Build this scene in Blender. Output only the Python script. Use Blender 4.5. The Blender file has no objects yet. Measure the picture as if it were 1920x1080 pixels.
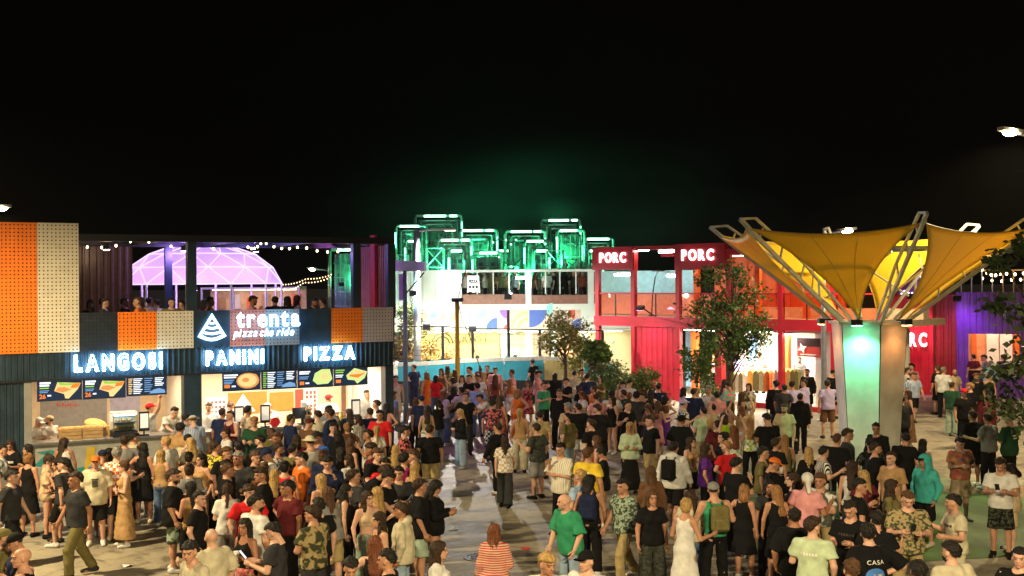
import bpy, math, random
import numpy as np
from mathutils import Vector, Matrix
from mathutils.bvhtree import BVHTree

SC = bpy.context.scene
COL = SC.collection
R = math.radians

# ------------------------------------------------------------------ camera
FPX, CAM_H, HORIZON, ROLL = 2200.0, 5.1, 527.0, -0.007      # focal length in pixels of a 1920 px wide frame
cam_data = bpy.data.cameras.new('camera')
cam_data.sensor_width = 36.0
cam_data.lens = FPX / 1920 * 36
cam_data.shift_y = (HORIZON - 540) / 1920
cam_data.clip_start = 0.1
cam_data.clip_end = 3000
cam = bpy.data.objects.new('camera', cam_data)
COL.objects.link(cam)
cam.matrix_world = Matrix.Translation((0, 0, CAM_H)) @ Matrix.Rotation(R(90), 4, 'X') @ Matrix.Rotation(ROLL, 4, 'Z')
SC.camera = cam

# ------------------------------------------------------------------ night sky and faint moonlight
world = bpy.data.worlds.new('World')
SC.world = world
world.use_nodes = True
wn, wl = world.node_tree.nodes, world.node_tree.links
sky = wn.new('ShaderNodeTexSky')
sky.sky_type = 'NISHITA'
sky.sun_disc = False
sky.sun_elevation = R(-6)
sky.sun_rotation = R(200)
wn['Background'].inputs['Strength'].default_value = 0.03
wl.new(sky.outputs[0], wn['Background'].inputs['Color'])
moon_data = bpy.data.lights.new('moon', 'SUN')
moon_data.energy = 0.07
moon_data.angle = R(25)
moon_data.color = (1.0, 0.93, 0.84)
moon = bpy.data.objects.new('moon', moon_data)
COL.objects.link(moon)
moon.rotation_euler = (R(38), 0, R(-20))

SC.view_settings.view_transform = 'Standard'
SC.view_settings.look = 'None'
SC.view_settings.exposure = 1.4
SC.view_settings.gamma = 1.0
SC.cycles.use_denoising = True
SC.cycles.max_bounces = 6
SC.cycles.diffuse_bounces = 3
SC.cycles.glossy_bounces = 3
SC.cycles.transmission_bounces = 4
SC.cycles.volume_bounces = 0
SC.cycles.sample_clamp_indirect = 4.0
SC.cycles.sample_clamp_direct = 0.0
SC.cycles.caustics_reflective = False
SC.cycles.caustics_refractive = False

# ------------------------------------------------------------------ pixel of the photograph -> place
def ray(px, py):
    x, y = (px - 960) / FPX, (HORIZON - py) / FPX
    c, s = math.cos(ROLL), math.sin(ROLL)
    return x * c - y * s, x * s + y * c
def at(px, py, Y):
    a, b = ray(px, py)
    return Vector((a * Y, Y, CAM_H + b * Y))
def at_z(px, py, z):
    a, b = ray(px, py)
    Y = (z - CAM_H) / b
    return Vector((a * Y, Y, z))

class Frame:
    """A facade: origin, direction along it (to the right in the photograph), depth behind it."""
    def __init__(self, a, b):
        self.o = Vector((a[0], a[1], 0))
        d = Vector((b[0] - a[0], b[1] - a[1], 0))
        self.len = d.length
        self.u = d.normalized()
        self.n = Vector((-self.u.y, self.u.x, 0))         # into the building
        self.rz = math.atan2(self.u.y, self.u.x)
    def uz(self, px, py, d=0.0):
        a, b = ray(px, py)
        o = self.o + self.n * d
        t = o.dot(self.n) / (Vector((a, 1, 0)).dot(self.n))
        return (Vector((a * t, t, 0)) - o).dot(self.u), CAM_H + b * t
    def w(self, u, d=0.0, z=0.0):
        return self.o + self.u * u + self.n * d + Vector((0, 0, z))

# ------------------------------------------------------------------ objects
def link(o, parent=None):
    COL.objects.link(o)
    if parent is not None:
        o.parent = parent
    return o
def tag(o, label=None, cat=None, group=None, kind=None):
    if label: o['label'] = label
    if cat: o['category'] = cat
    if group: o['group'] = group
    if kind: o['kind'] = kind
    return o
def thing(name, label, cat, loc=(0, 0, 0), rz=0.0, group=None):
    o = bpy.data.objects.new(name, None)
    o.empty_display_size = 0.2
    link(o)
    o.location = loc
    o.rotation_euler = (0, 0, rz)
    return tag(o, label, cat, group)

class MB:
    def __init__(self):
        self.v, self.f = [], []
    def poly(self, pts):
        n = len(self.v)
        self.v += [tuple(p) for p in pts]
        self.f.append(tuple(range(n, n + len(pts))))
        return self
    def box(self, x0, x1, y0, y1, z0, z1):
        n = len(self.v)
        self.v += [(x, y, z) for z in (z0, z1) for y in (y0, y1) for x in (x0, x1)]
        for q in ((0, 2, 3, 1), (4, 5, 7, 6), (0, 1, 5, 4), (2, 6, 7, 3), (0, 4, 6, 2), (1, 3, 7, 5)):
            self.f.append(tuple(n + i for i in q))
        return self
    def bar(self, a, b, w, h=None, up=(0, 0, 1)):
        """rectangular bar from a to b"""
        h = w if h is None else h
        a, b = Vector(a), Vector(b)
        d = (b - a).normalized()
        up = Vector(up)
        if abs(d.dot(up)) > 0.98: up = Vector((0, 1, 0))
        s = d.cross(up).normalized() * (w / 2)
        t = s.cross(d).normalized() * (h / 2)
        n = len(self.v)
        for p in (a, b):
            self.v += [tuple(p - s - t), tuple(p + s - t), tuple(p + s + t), tuple(p - s + t)]
        for q in ((3, 2, 1, 0), (4, 5, 6, 7), (0, 1, 5, 4), (1, 2, 6, 5), (2, 3, 7, 6), (3, 0, 4, 7)):
            self.f.append(tuple(n + i for i in q))
        return self
    def tube(self, pts, r, seg=8, cap=True):
        pts = [Vector(p) for p in pts]
        rs = r if isinstance(r, (list, tuple)) else [r] * len(pts)
        n0 = len(self.v)
        up = Vector((0, 0, 1))
        for i, p in enumerate(pts):
            d = (pts[min(i + 1, len(pts) - 1)] - pts[max(i - 1, 0)]).normalized()
            ref = up if abs(d.dot(up)) < 0.95 else Vector((1, 0, 0))
            s = d.cross(ref).normalized()
            t = s.cross(d).normalized()
            for k in range(seg):
                a = 2 * math.pi * k / seg
                self.v.append(tuple(p + (s * math.cos(a) + t * math.sin(a)) * rs[i]))
        for i in range(len(pts) - 1):
            for k in range(seg):
                a, b = n0 + i * seg + k, n0 + i * seg + (k + 1) % seg
                self.f.append((a, b, b + seg, a + seg))
        if cap:
            self.f.append(tuple(n0 + k for k in range(seg))[::-1])
            e = n0 + (len(pts) - 1) * seg
            self.f.append(tuple(e + k for k in range(seg)))
        return self
    def lathe(self, prof, c=(0, 0, 0), seg=12):
        n0 = len(self.v)
        for r_, z in prof:
            for k in range(seg):
                a = 2 * math.pi * k / seg
                self.v.append((c[0] + r_ * math.cos(a), c[1] + r_ * math.sin(a), c[2] + z))
        for i in range(len(prof) - 1):
            for k in range(seg):
                a, b = n0 + i * seg + k, n0 + i * seg + (k + 1) % seg
                self.f.append((a, b, b + seg, a + seg))
        return self
    def prism(self, pts, y0, y1):
        """outline in x,z swept along y"""
        n, k = len(self.v), len(pts)
        self.v += [(p[0], y0, p[1]) for p in pts] + [(p[0], y1, p[1]) for p in pts]
        self.f.append(tuple(range(n, n + k)))
        self.f.append(tuple(range(n + 2 * k - 1, n + k - 1, -1)))
        for i in range(k):
            j = (i + 1) % k
            self.f.append((n + j, n + i, n + k + i, n + k + j))
        return self
    def ball(self, c, r, seg=8, rings=5, sz=1.0):
        prof = [(max(1e-4, r * math.sin(math.pi * i / rings)), -r * sz * math.cos(math.pi * i / rings)) for i in range(rings + 1)]
        return self.lathe(prof, c, seg)
    def mesh(self, name, mat=None, smooth=False):
        me = bpy.data.meshes.new(name)
        me.from_pydata(self.v, [], self.f)
        if mat is not None:
            me.materials.append(mat)
        if smooth:
            me.shade_smooth()
        me.update()
        return me
    def build(self, name, mat, parent=None, smooth=False):
        return link(bpy.data.objects.new(name, self.mesh(name, mat, smooth)), parent)
def inst(name, me, parent=None, loc=None, rz=0.0):
    o = link(bpy.data.objects.new(name, me), parent)
    if loc is not None: o.location = loc
    o.rotation_euler[2] = rz
    return o
def bevelled(o, w=0.01, seg=2):
    m = o.modifiers.new('bevel', 'BEVEL'); m.width = w; m.segments = seg; m.limit_method = 'ANGLE'
    return o
def struct(name, mb, mat):
    return tag(mb.build(name, mat), kind='structure')

# ------------------------------------------------------------------ materials
MATS = {}
def mat(name, col, rough=0.6, metal=0.0, var=0.12, scale=6.0, bump=0.0, bscale=60.0, emit=None, estr=0.0, spec=0.5, sheen=0.0, stretch=None):
    if name in MATS: return MATS[name]
    m = bpy.data.materials.new(name); m.use_nodes = True
    n, l = m.node_tree.nodes, m.node_tree.links
    b = n['Principled BSDF']
    b.inputs['Roughness'].default_value = rough
    b.inputs['Metallic'].default_value = metal
    b.inputs['Specular IOR Level'].default_value = spec
    b.inputs['Base Color'].default_value = (*col, 1)
    tc = n.new('ShaderNodeTexCoord')
    src = tc.outputs['Object']
    if stretch:
        mp = n.new('ShaderNodeMapping'); mp.inputs['Scale'].default_value = stretch
        l.new(src, mp.inputs['Vector']); src = mp.outputs[0]
    if var > 0:
        nz = n.new('ShaderNodeTexNoise'); nz.inputs['Scale'].default_value = scale; nz.inputs['Detail'].default_value = 5
        rp = n.new('ShaderNodeValToRGB')
        e = rp.color_ramp.elements
        e[0].position, e[1].position = 0.3, 0.7
        e[0].color = (*[c * (1 - var) for c in col], 1)
        e[1].color = (*[min(1, c * (1 + var)) for c in col], 1)
        l.new(src, nz.inputs['Vector']); l.new(nz.outputs['Fac'], rp.inputs['Fac']); l.new(rp.outputs['Color'], b.inputs['Base Color'])
        mr = n.new('ShaderNodeMapRange')
        mr.inputs['To Min'].default_value = max(0.02, rough - 0.12); mr.inputs['To Max'].default_value = min(1, rough + 0.12)
        l.new(nz.outputs['Fac'], mr.inputs['Value']); l.new(mr.outputs[0], b.inputs['Roughness'])
    if bump > 0:
        nb = n.new('ShaderNodeTexNoise'); nb.inputs['Scale'].default_value = bscale; nb.inputs['Detail'].default_value = 4
        bp = n.new('ShaderNodeBump'); bp.inputs['Strength'].default_value = bump; bp.inputs['Distance'].default_value = 0.02
        l.new(src, nb.inputs['Vector']); l.new(nb.outputs['Fac'], bp.inputs['Height']); l.new(bp.outputs[0], b.inputs['Normal'])
    if emit:
        b.inputs['Emission Color'].default_value = (*emit, 1)
        b.inputs['Emission Strength'].default_value = estr
    if sheen: b.inputs['Sheen Weight'].default_value = sheen
    MATS[name] = m
    return m
def glow(name, col, strength):
    return mat(name, (0.8, 0.8, 0.8), 0.4, var=0, emit=col, estr=strength)
def glass(name, tint=(0.8, 0.9, 0.9), rough=0.03):
    if name in MATS: return MATS[name]
    m = bpy.data.materials.new(name); m.use_nodes = True
    n, l = m.node_tree.nodes, m.node_tree.links
    n.remove(n['Principled BSDF'])
    tr = n.new('ShaderNodeBsdfTransparent'); tr.inputs[0].default_value = (*tint, 1)
    gl = n.new('ShaderNodeBsdfGlossy'); gl.inputs['Roughness'].default_value = rough
    fr = n.new('ShaderNodeFresnel'); fr.inputs[0].default_value = 1.45
    mx = n.new('ShaderNodeMixShader')
    l.new(fr.outputs[0], mx.inputs[0]); l.new(tr.outputs[0], mx.inputs[1]); l.new(gl.outputs[0], mx.inputs[2])
    l.new(mx.outputs[0], n['Material Output'].inputs['Surface'])
    MATS[name] = m
    return m
def membrane(name, col, trans=0.5, rough=0.4):
    """tent fabric: reflects and lets light through"""
    if name in MATS: return MATS[name]
    m = bpy.data.materials.new(name); m.use_nodes = True
    n, l = m.node_tree.nodes, m.node_tree.links
    b = n['Principled BSDF']
    b.inputs['Base Color'].default_value = (*col, 1); b.inputs['Roughness'].default_value = rough
    t = n.new('ShaderNodeBsdfTranslucent'); t.inputs[0].default_value = (*col, 1)
    mx = n.new('ShaderNodeMixShader'); mx.inputs[0].default_value = trans
    l.new(b.outputs[0], mx.inputs[1]); l.new(t.outputs[0], mx.inputs[2])
    l.new(mx.outputs[0], n['Material Output'].inputs['Surface'])
    MATS[name] = m
    return m

# ------------------------------------------------------------------ lettering
def text_mesh(s, size, mat_, depth=0.02, offset=0.0, outline=0.0, shear=0.0, spacing=1.0, sx=1.0, align='LEFT', res=4):
    cu = bpy.data.curves.new('lettering', 'FONT')
    cu.body = s; cu.size = size; cu.shear = shear; cu.space_character = spacing
    cu.resolution_u = res; cu.align_x = align; cu.offset = offset
    if outline > 0:
        cu.fill_mode = 'NONE'; cu.bevel_depth = outline; cu.bevel_resolution = 1
    else:
        cu.extrude = depth / 2
    o = bpy.data.objects.new('lettering', cu)
    COL.objects.link(o)
    me = bpy.data.meshes.new_from_object(o.evaluated_get(bpy.context.evaluated_depsgraph_get()))
    bpy.data.objects.remove(o)
    me.transform(Matrix.Rotation(R(90), 4, 'X') @ Matrix.Diagonal((sx, 1, 1, 1)))
    me.materials.clear()
    if mat_ is not None: me.materials.append(mat_)
    return me
def width(me):
    xs = [v.co.x for v in me.vertices]
    return min(xs), max(xs)

def lamp(name, kind, loc, power, col, parent=None, size=0.1, aim=None, angle=60, blend=0.5):
    d = bpy.data.lights.new(name, kind)
    d.energy = power; d.color = col
    if kind == 'SPOT':
        d.spot_size = R(angle); d.spot_blend = blend
    if kind == 'AREA':
        d.size = size
    else:
        d.shadow_soft_size = size
    o = link(bpy.data.objects.new(name, d), parent)
    o.location = loc
    if aim is not None:
        o.rotation_euler = (Vector(aim) - Vector(loc)).to_track_quat('-Z', 'Y').to_euler()
    return o
# ================================================================== ground
def ground_mat():
    m = mat('paving', (.20, .19, .165), .62, var=0, spec=.4)
    n, l = m.node_tree.nodes, m.node_tree.links
    b = n['Principled BSDF']
    tc = n.new('ShaderNodeTexCoord')
    big = n.new('ShaderNodeTexNoise'); big.inputs['Scale'].default_value = .35; big.inputs['Detail'].default_value = 6; big.inputs['Roughness'].default_value = .65
    fine = n.new('ShaderNodeTexNoise'); fine.inputs['Scale'].default_value = 22; fine.inputs['Detail'].default_value = 5
    stain = n.new('ShaderNodeTexNoise'); stain.inputs['Scale'].default_value = 1.9; stain.inputs['Detail'].default_value = 7; stain.inputs['Distortion'].default_value = 1.2
    for t in (big, fine, stain): l.new(tc.outputs['Object'], t.inputs['Vector'])
    r1 = n.new('ShaderNodeValToRGB'); e = r1.color_ramp.elements
    e[0].position, e[1].position = .34, .68
    e[0].color, e[1].color = (.21, .185, .135, 1), (.38, .335, .245, 1)
    l.new(big.outputs['Fac'], r1.inputs['Fac'])
    r2 = n.new('ShaderNodeValToRGB'); e = r2.color_ramp.elements
    e[0].position, e[1].position = .36, .52
    e[0].color, e[1].color = (.52, .52, .52, 1), (1, 1, 1, 1)
    l.new(stain.outputs['Fac'], r2.inputs['Fac'])
    r3 = n.new('ShaderNodeMapRange'); r3.inputs['To Min'].default_value = .7; r3.inputs['To Max'].default_value = 1.25
    l.new(fine.outputs['Fac'], r3.inputs['Value'])
    m1 = n.new('ShaderNodeMix'); m1.data_type = 'RGBA'; m1.blend_type = 'MULTIPLY'; m1.inputs[0].default_value = 1
    l.new(r1.outputs['Color'], m1.inputs[6]); l.new(r2.outputs['Color'], m1.inputs[7])
    m2 = n.new('ShaderNodeMix'); m2.data_type = 'RGBA'; m2.blend_type = 'MULTIPLY'; m2.inputs[0].default_value = 1
    l.new(m1.outputs[2], m2.inputs[6]); l.new(r3.outputs[0], m2.inputs[7])
    vo = n.new('ShaderNodeTexVoronoi'); vo.feature = 'DISTANCE_TO_EDGE'; vo.inputs['Scale'].default_value = .42
    wp = n.new('ShaderNodeMix'); wp.data_type = 'RGBA'; wp.blend_type = 'ADD'; wp.inputs[0].default_value = .5
    l.new(tc.outputs['Object'], wp.inputs[6]); l.new(stain.outputs['Color'], wp.inputs[7]); l.new(wp.outputs[2], vo.inputs['Vector'])
    ck = n.new('ShaderNodeMapRange'); ck.inputs['From Min'].default_value = .004; ck.inputs['From Max'].default_value = .014; ck.inputs['To Min'].default_value = .72; ck.inputs['To Max'].default_value = 1
    l.new(vo.outputs['Distance'], ck.inputs['Value'])
    m3 = n.new('ShaderNodeMix'); m3.data_type = 'RGBA'; m3.blend_type = 'MULTIPLY'; m3.inputs[0].default_value = 1
    l.new(m2.outputs[2], m3.inputs[6]); l.new(ck.outputs[0], m3.inputs[7])
    l.new(m3.outputs[2], b.inputs['Base Color'])
    rr = n.new('ShaderNodeMapRange'); rr.inputs['To Min'].default_value = .45; rr.inputs['To Max'].default_value = .85
    l.new(stain.outputs['Fac'], rr.inputs['Value']); l.new(rr.outputs[0], b.inputs['Roughness'])
    bp = n.new('ShaderNodeBump'); bp.inputs['Strength'].default_value = .35; bp.inputs['Distance'].default_value = .01
    l.new(fine.outputs['Fac'], bp.inputs['Height']); l.new(bp.outputs[0], b.inputs['Normal'])
    return m
g = MB()
g.poly([(-400, -60, 0), (400, -60, 0), (400, 900, 0), (-400, 900, 0)])
struct('ground', g, ground_mat())
def blob(cx, cy, rx, ry, z, seed, n=40):
    r_ = random.Random(seed); ph = [r_.uniform(0, 6.3) for _ in range(4)]
    return [(cx + rx * math.cos(a) * (1 + .12 * math.sin(3 * a + ph[0]) + .07 * math.sin(5 * a + ph[1])),
             cy + ry * math.sin(a) * (1 + .12 * math.sin(2 * a + ph[2]) + .07 * math.sin(4 * a + ph[3])), z) for a in [2 * math.pi * k / n for k in range(n)]]
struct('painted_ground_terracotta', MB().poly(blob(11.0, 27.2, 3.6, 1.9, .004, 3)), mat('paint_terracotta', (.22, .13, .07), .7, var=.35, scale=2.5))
struct('painted_ground_green', MB().poly(blob(8.6, 24.4, 4.4, 3.6, .008, 8)), mat('paint_green', (.06, .15, .025), .7, var=.5, scale=1.6))  # green ground paint; also stands for green light spill before the column

# ================================================================== left food building
def corr(mb, x0, x1, z0, z1, y=0.0, pitch=.14, depth=.034, thick=.05):
    """corrugated steel sheet facing -y"""
    n = max(1, round((x1 - x0) / pitch)); p = (x1 - x0) / n
    prof = []
    for i in range(n):
        a = x0 + i * p
        prof += [(a, y), (a + p * .22, y), (a + p * .34, y + depth), (a + p * .86, y + depth)]
    prof += [(x1, y), (x1, y + depth + thick), (x0, y + depth + thick)]
    b = len(mb.v); k = len(prof)
    mb.v += [(q[0], q[1], z0) for q in prof] + [(q[0], q[1], z1) for q in prof]
    for i in range(k):
        j = (i + 1) % k
        mb.f.append((b + i, b + j, b + k + j, b + k + i))
    mb.f.append(tuple(range(b + k - 1, b - 1, -1))); mb.f.append(tuple(range(b + k, b + 2 * k)))
    return mb
def perforated(mb, x0, x1, z0, z1, y, cell=.095, hole=.42, thick=.02):
    """metal sheet with rows of real square-octagon holes"""
    nx, nz = max(2, round((x1 - x0) / cell)), max(2, round((z1 - z0) / cell))
    cx, cz = (x1 - x0) / nx, (z1 - z0) / nz
    for yy, fl in ((y, False), (y + thick, True)):
        b = len(mb.v)
        for j in range(nz + 1):
            for i in range(nx + 1): mb.v.append((x0 + i * cx, yy, z0 + j * cz))
        for j in range(nz):
            for i in range(nx):
                mx, mz = x0 + (i + .5) * cx, z0 + (j + .5) * cz
                h = len(mb.v); rx, rz = cx * hole / 2, cz * hole / 2
                for k in range(8):
                    a = math.pi * (k / 4) + math.pi * 1.25
                    mb.v.append((mx + rx * math.cos(a), yy, mz + rz * math.sin(a)))
                c = [b + j * (nx + 1) + i, b + j * (nx + 1) + i + 1, b + (j + 1) * (nx + 1) + i + 1, b + (j + 1) * (nx + 1) + i]
                for q in range(4):
                    fc = (c[q], c[(q + 1) % 4], h + (2 * q + 2) % 8, h + 2 * q + 1, h + 2 * q)
                    mb.f.append(fc[::-1] if fl else fc)
    mb.box(x0, x1, y + .002, y + thick - .002, z0 - .012, z0 + .004); mb.box(x0, x1, y + .002, y + thick - .002, z1 - .004, z1 + .012)
    return mb

FL = Frame(at_z(70, 712, 2.75), at_z(735, 683, 2.75))
def UL(px, py=600, d=0.0): return FL.uz(px, py, d)[0]
def ZL(px, py, d=0.0): return FL.uz(px, py, d)[1]
M_dark = mat('container_paint', (.013, .032, .052), .42, var=.3, scale=3, spec=.5)
M_black = mat('black_steel', (.008, .010, .016), .45, var=.25)
M_orange = mat('orange_panel', (.88, .19, .008), .5, var=.08)
M_beige = mat('beige_panel', (.66, .60, .48), .5, var=.08)
M_steel = mat('brushed_steel', (.42, .42, .42), .32, metal=.9, var=.15)
M_white = mat('white_panel', (.72, .70, .66), .5, var=.06)
M_grey = mat('grey_frame', (.24, .24, .23), .55, var=.12)
M_wood = mat('pale_wood', (.48, .30, .13), .6, var=.25, scale=4, stretch=(1, 8, 8))
u_right, u_left = UL(737, 680), UL(-90, 700)
L = thing('food_building', 'two-storey dark container building with food counters, orange and beige perforated panels', 'building', FL.o, FL.rz)
u45, u60, u345, u378, u722 = UL(45, 780), UL(60, 780), UL(345, 780), UL(378, 760), UL(722, 740)
Z1, Z2, Z3, ZR, ZT = 2.75, 3.41, 4.38, 6.36, 6.62
DB = 2.9                                            # depth of the kitchen
corr(MB(), u_left, u45, 0, Z1, 0).build('corrugated_wall', M_dark, L)
corr(MB(), u_left, u_right, Z1, Z2, -.03).build('fascia', M_dark, L)
MB().box(u_left, u_right, -.05, .12, Z1 - .05, Z1 - .002).build('fascia_edge', M_black, L)
MB().box(u45, u60, -.02, .16, 0, Z1 - .052).build('door_jamb', M_grey, L)
MB().box(u345, u378, -.03, .30, 0, Z1 - .052).build('column', M_dark, L)
MB().box(u722, u_right, -.03, .30, 0, Z1 - .052).build('corner_post', M_dark, L)
MB().box(u_right - .12, u_right, .30, DB, 0, Z1 - .052).build('side_wall', M_white, L)
MB().box(u45, u_right - .12, DB, DB + .1, 0, Z1 - .052).build('kitchen_back_wall', mat('kitchen_wall', (.62, .50, .36), .5, var=.06), L)
MB().box(u_left, u45, DB, DB + .1, 0, Z1 - .052).build('rear_wall', M_dark, L)
MB().box(u45 - .08, u45, .17, DB, 0, Z1 - .052).build('side_wall', mat('kitchen_side', (.5, .46, .4), .5), L)
MB().box((u345 + u378) / 2 - .05, (u345 + u378) / 2 + .05, .31, DB, 0, Z1 - .052).build('partition_wall', M_white, L)
MB().box(u_left, u_right, .13, 5.2, Z1 - .04, 2.95).build('terrace_floor', M_black, L)
MB().box(u_left, u_right - .13, .13, DB, .0, .05).build('kitchen_floor', mat('kitchen_floor', (.2, .19, .18), .5), L)
# counters
def counter(a, b, nm):
    c = MB().box(a, b, .10, .16, .06, 1.12).build('counter_front', mat('counter_front', (.33, .33, .30), .5, var=.15), L)
    MB().box(a, b, .0, .75, 1.122, 1.18).build('counter_top', M_steel, L)
    MB().box(a, b, .14, .30, 0, .058).build('plinth', M_black, L)
    return c
cf = counter(u60 + .002, u345 - .002, 'left')
counter(u378 + .002, u722 - .002, 'right')
# painted counter mural: palm, sea band and sun
yel, tea, dk = mat('mural_yellow', (.55, .38, .03), .6), mat('mural_teal', (.02, .22, .22), .6), mat('mural_dark', (.03, .03, .03), .6)
def flat(pts, y, m, name, parent): return MB().prism(pts, y, y + .004).build(name, m, parent)
flat([(u60 + .9, .30), (u60 + 2.9, .34), (u60 + 2.9, .52), (u60 + 1.6, .56), (u60 + .9, .46)], .094, tea, 'mural_band', cf)
flat([(u60 + .05, .62), (u60 + .3, .86), (u60 + .1, .95), (u60 + .42, .98), (u60 + .62, .92), (u60 + .8, .74), (u60 + .52, .82), (u60 + .56, .6), (u60 + .36, .76), (u60 + .2, .58)], .094, tea, 'mural_palm', cf)
flat([(u60 + 1.2, .1), (u60 + 1.75, .12), (u60 + 1.7, .55), (u60 + 1.45, .62), (u60 + 1.5, .98), (u60 + 1.3, 1.0), (u60 + 1.25, .6)], .088, yel, 'mural_figure', cf)
flat([(u60 + 2.4 + .25 * math.cos(a), .8 + .14 * math.sin(a)) for a in [math.pi * k / 7 for k in range(8)]], .094, yel, 'mural_sun', cf)
for k in (0, .1): flat([(u60 + 2.0 + k, .9), (u60 + 2.06 + k, .9), (u60 + 2.06 + k, .96), (u60 + 2.0 + k, .96)], .094, dk, 'mural_dot', cf)

# ceiling lights of the kitchen (lit)
def ceiling_light(u0, u1, d0, d1, z, strength, col, label, parent_frame=FL, name='ceiling_light', group='kitchen ceiling lights'):
    o = thing(name, label, 'light', parent_frame.w((u0 + u1) / 2, (d0 + d1) / 2, z), parent_frame.rz, group)
    w, h = (u1 - u0) / 2, (d1 - d0) / 2
    hs = MB().box(-w - .02, w + .02, -h - .02, h + .02, .012, .04).build('housing', M_white, o)
    MB().box(-w, w, -h, h, 0, .011).build('diffuser', glow('glow_%s_%.1f' % ('_'.join('%.2f' % c for c in col), strength), col, strength), hs)
    return o
WARM = (1.0, .72, .42); NEUT = (1.0, .80, .54)
uspan = u345 - u60
for k, nm in ((0, 'left'), (1, 'middle'), (2, 'right')):
    ceiling_light(u60 + uspan * (.12 + .3 * k), u60 + uspan * (.30 + .3 * k), .9, 1.6, Z1 - .09, 11, WARM, 'warm ceiling panel light in the left food counter, %s one of three' % nm)
uspan2 = u722 - u378
for k, nm in ((0, 'leftmost'), (1, 'second'), (2, 'third'), (3, 'rightmost')):
    ceiling_light(u378 + uspan2 * (.06 + .23 * k), u378 + uspan2 * (.22 + .23 * k), .8, 1.7, Z1 - .09, 18, NEUT, 'bright ceiling panel light above the pizza counter, %s of four' % nm)

# wall pictures at the back of the kitchen
orange_print, red_print, white_print = mat('print_orange', (.75, .17, .03), .5), mat('print_red', (.5, .05, .04), .5), mat('print_white', (.8, .78, .74), .5)
def back_panel(px0, px1, py0, py1, m, d, name='wall_poster'):
    a, b = UL(px0, 720, d), UL(px1, 720, d)
    return MB().box(a, b, d - .02, d, ZL((px0 + px1) / 2, py1, d), ZL((px0 + px1) / 2, py0, d)).build(name, m, L)
p = back_panel(385, 425, 745, 790, white_print, DB)
for r_ in range(4):
    for c_ in range(5):
        a = UL(388 + c_ * 7.4, 740, DB); MB().box(a, a + .06, DB - .026, DB - .021, ZL(400, 757 + r_ * 9, DB), ZL(400, 752 + r_ * 9, DB)).build('price_line', red_print, p)
p = back_panel(428, 500, 735, 775, orange_print, DB - .01)
a0, a1, a2 = UL(455, 740, DB), UL(432, 740, DB), UL(478, 740, DB)
flat([(a0, ZL(455, 738, DB)), (a1, ZL(455, 772, DB)), (a2, ZL(455, 772, DB))], DB - .038, white_print, 'poster_slice', p)
p = back_panel(505, 550, 735, 770, orange_print, DB - .01)
back_panel(553, 568, 730, 772, red_print, DB)
p = back_panel(571, 595, 728, 782, white_print, DB)
for r_ in range(6):
    for c_ in range(3):
        a = UL(573 + c_ * 7.2, 740, DB); MB().box(a, a + .07, DB - .026, DB - .021, ZL(580, 739 + r_ * 8, DB), ZL(580, 733 + r_ * 8, DB)).build('price_line', red_print, p)
for k in range(4):
    back_panel(640 + k * 12, 648 + k * 12, 715, 790, (mat('curtain_brown', (.16, .08, .05)), M_white, mat('curtain_violet', (.10, .04, .25)), M_wood)[k], DB - .01, 'wall_strip')
back_panel(75, 200, 745, 805, mat('grey_tiles', (.24, .24, .25), .35, var=.15, scale=9), DB, 'tile_panel')
for k in range(9):
    back_panel(106 + k * 5, 109 + k * 5 - k % 2, 755 + (k * 3) % 5, 761 + (k * 2) % 4, red_print, DB - .025, 'hook_tool')
back_panel(206, 262, 740, 775, mat('blue_tiles', (.38, .38, .55), .3, var=.1), DB, 'tile_panel')

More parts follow.
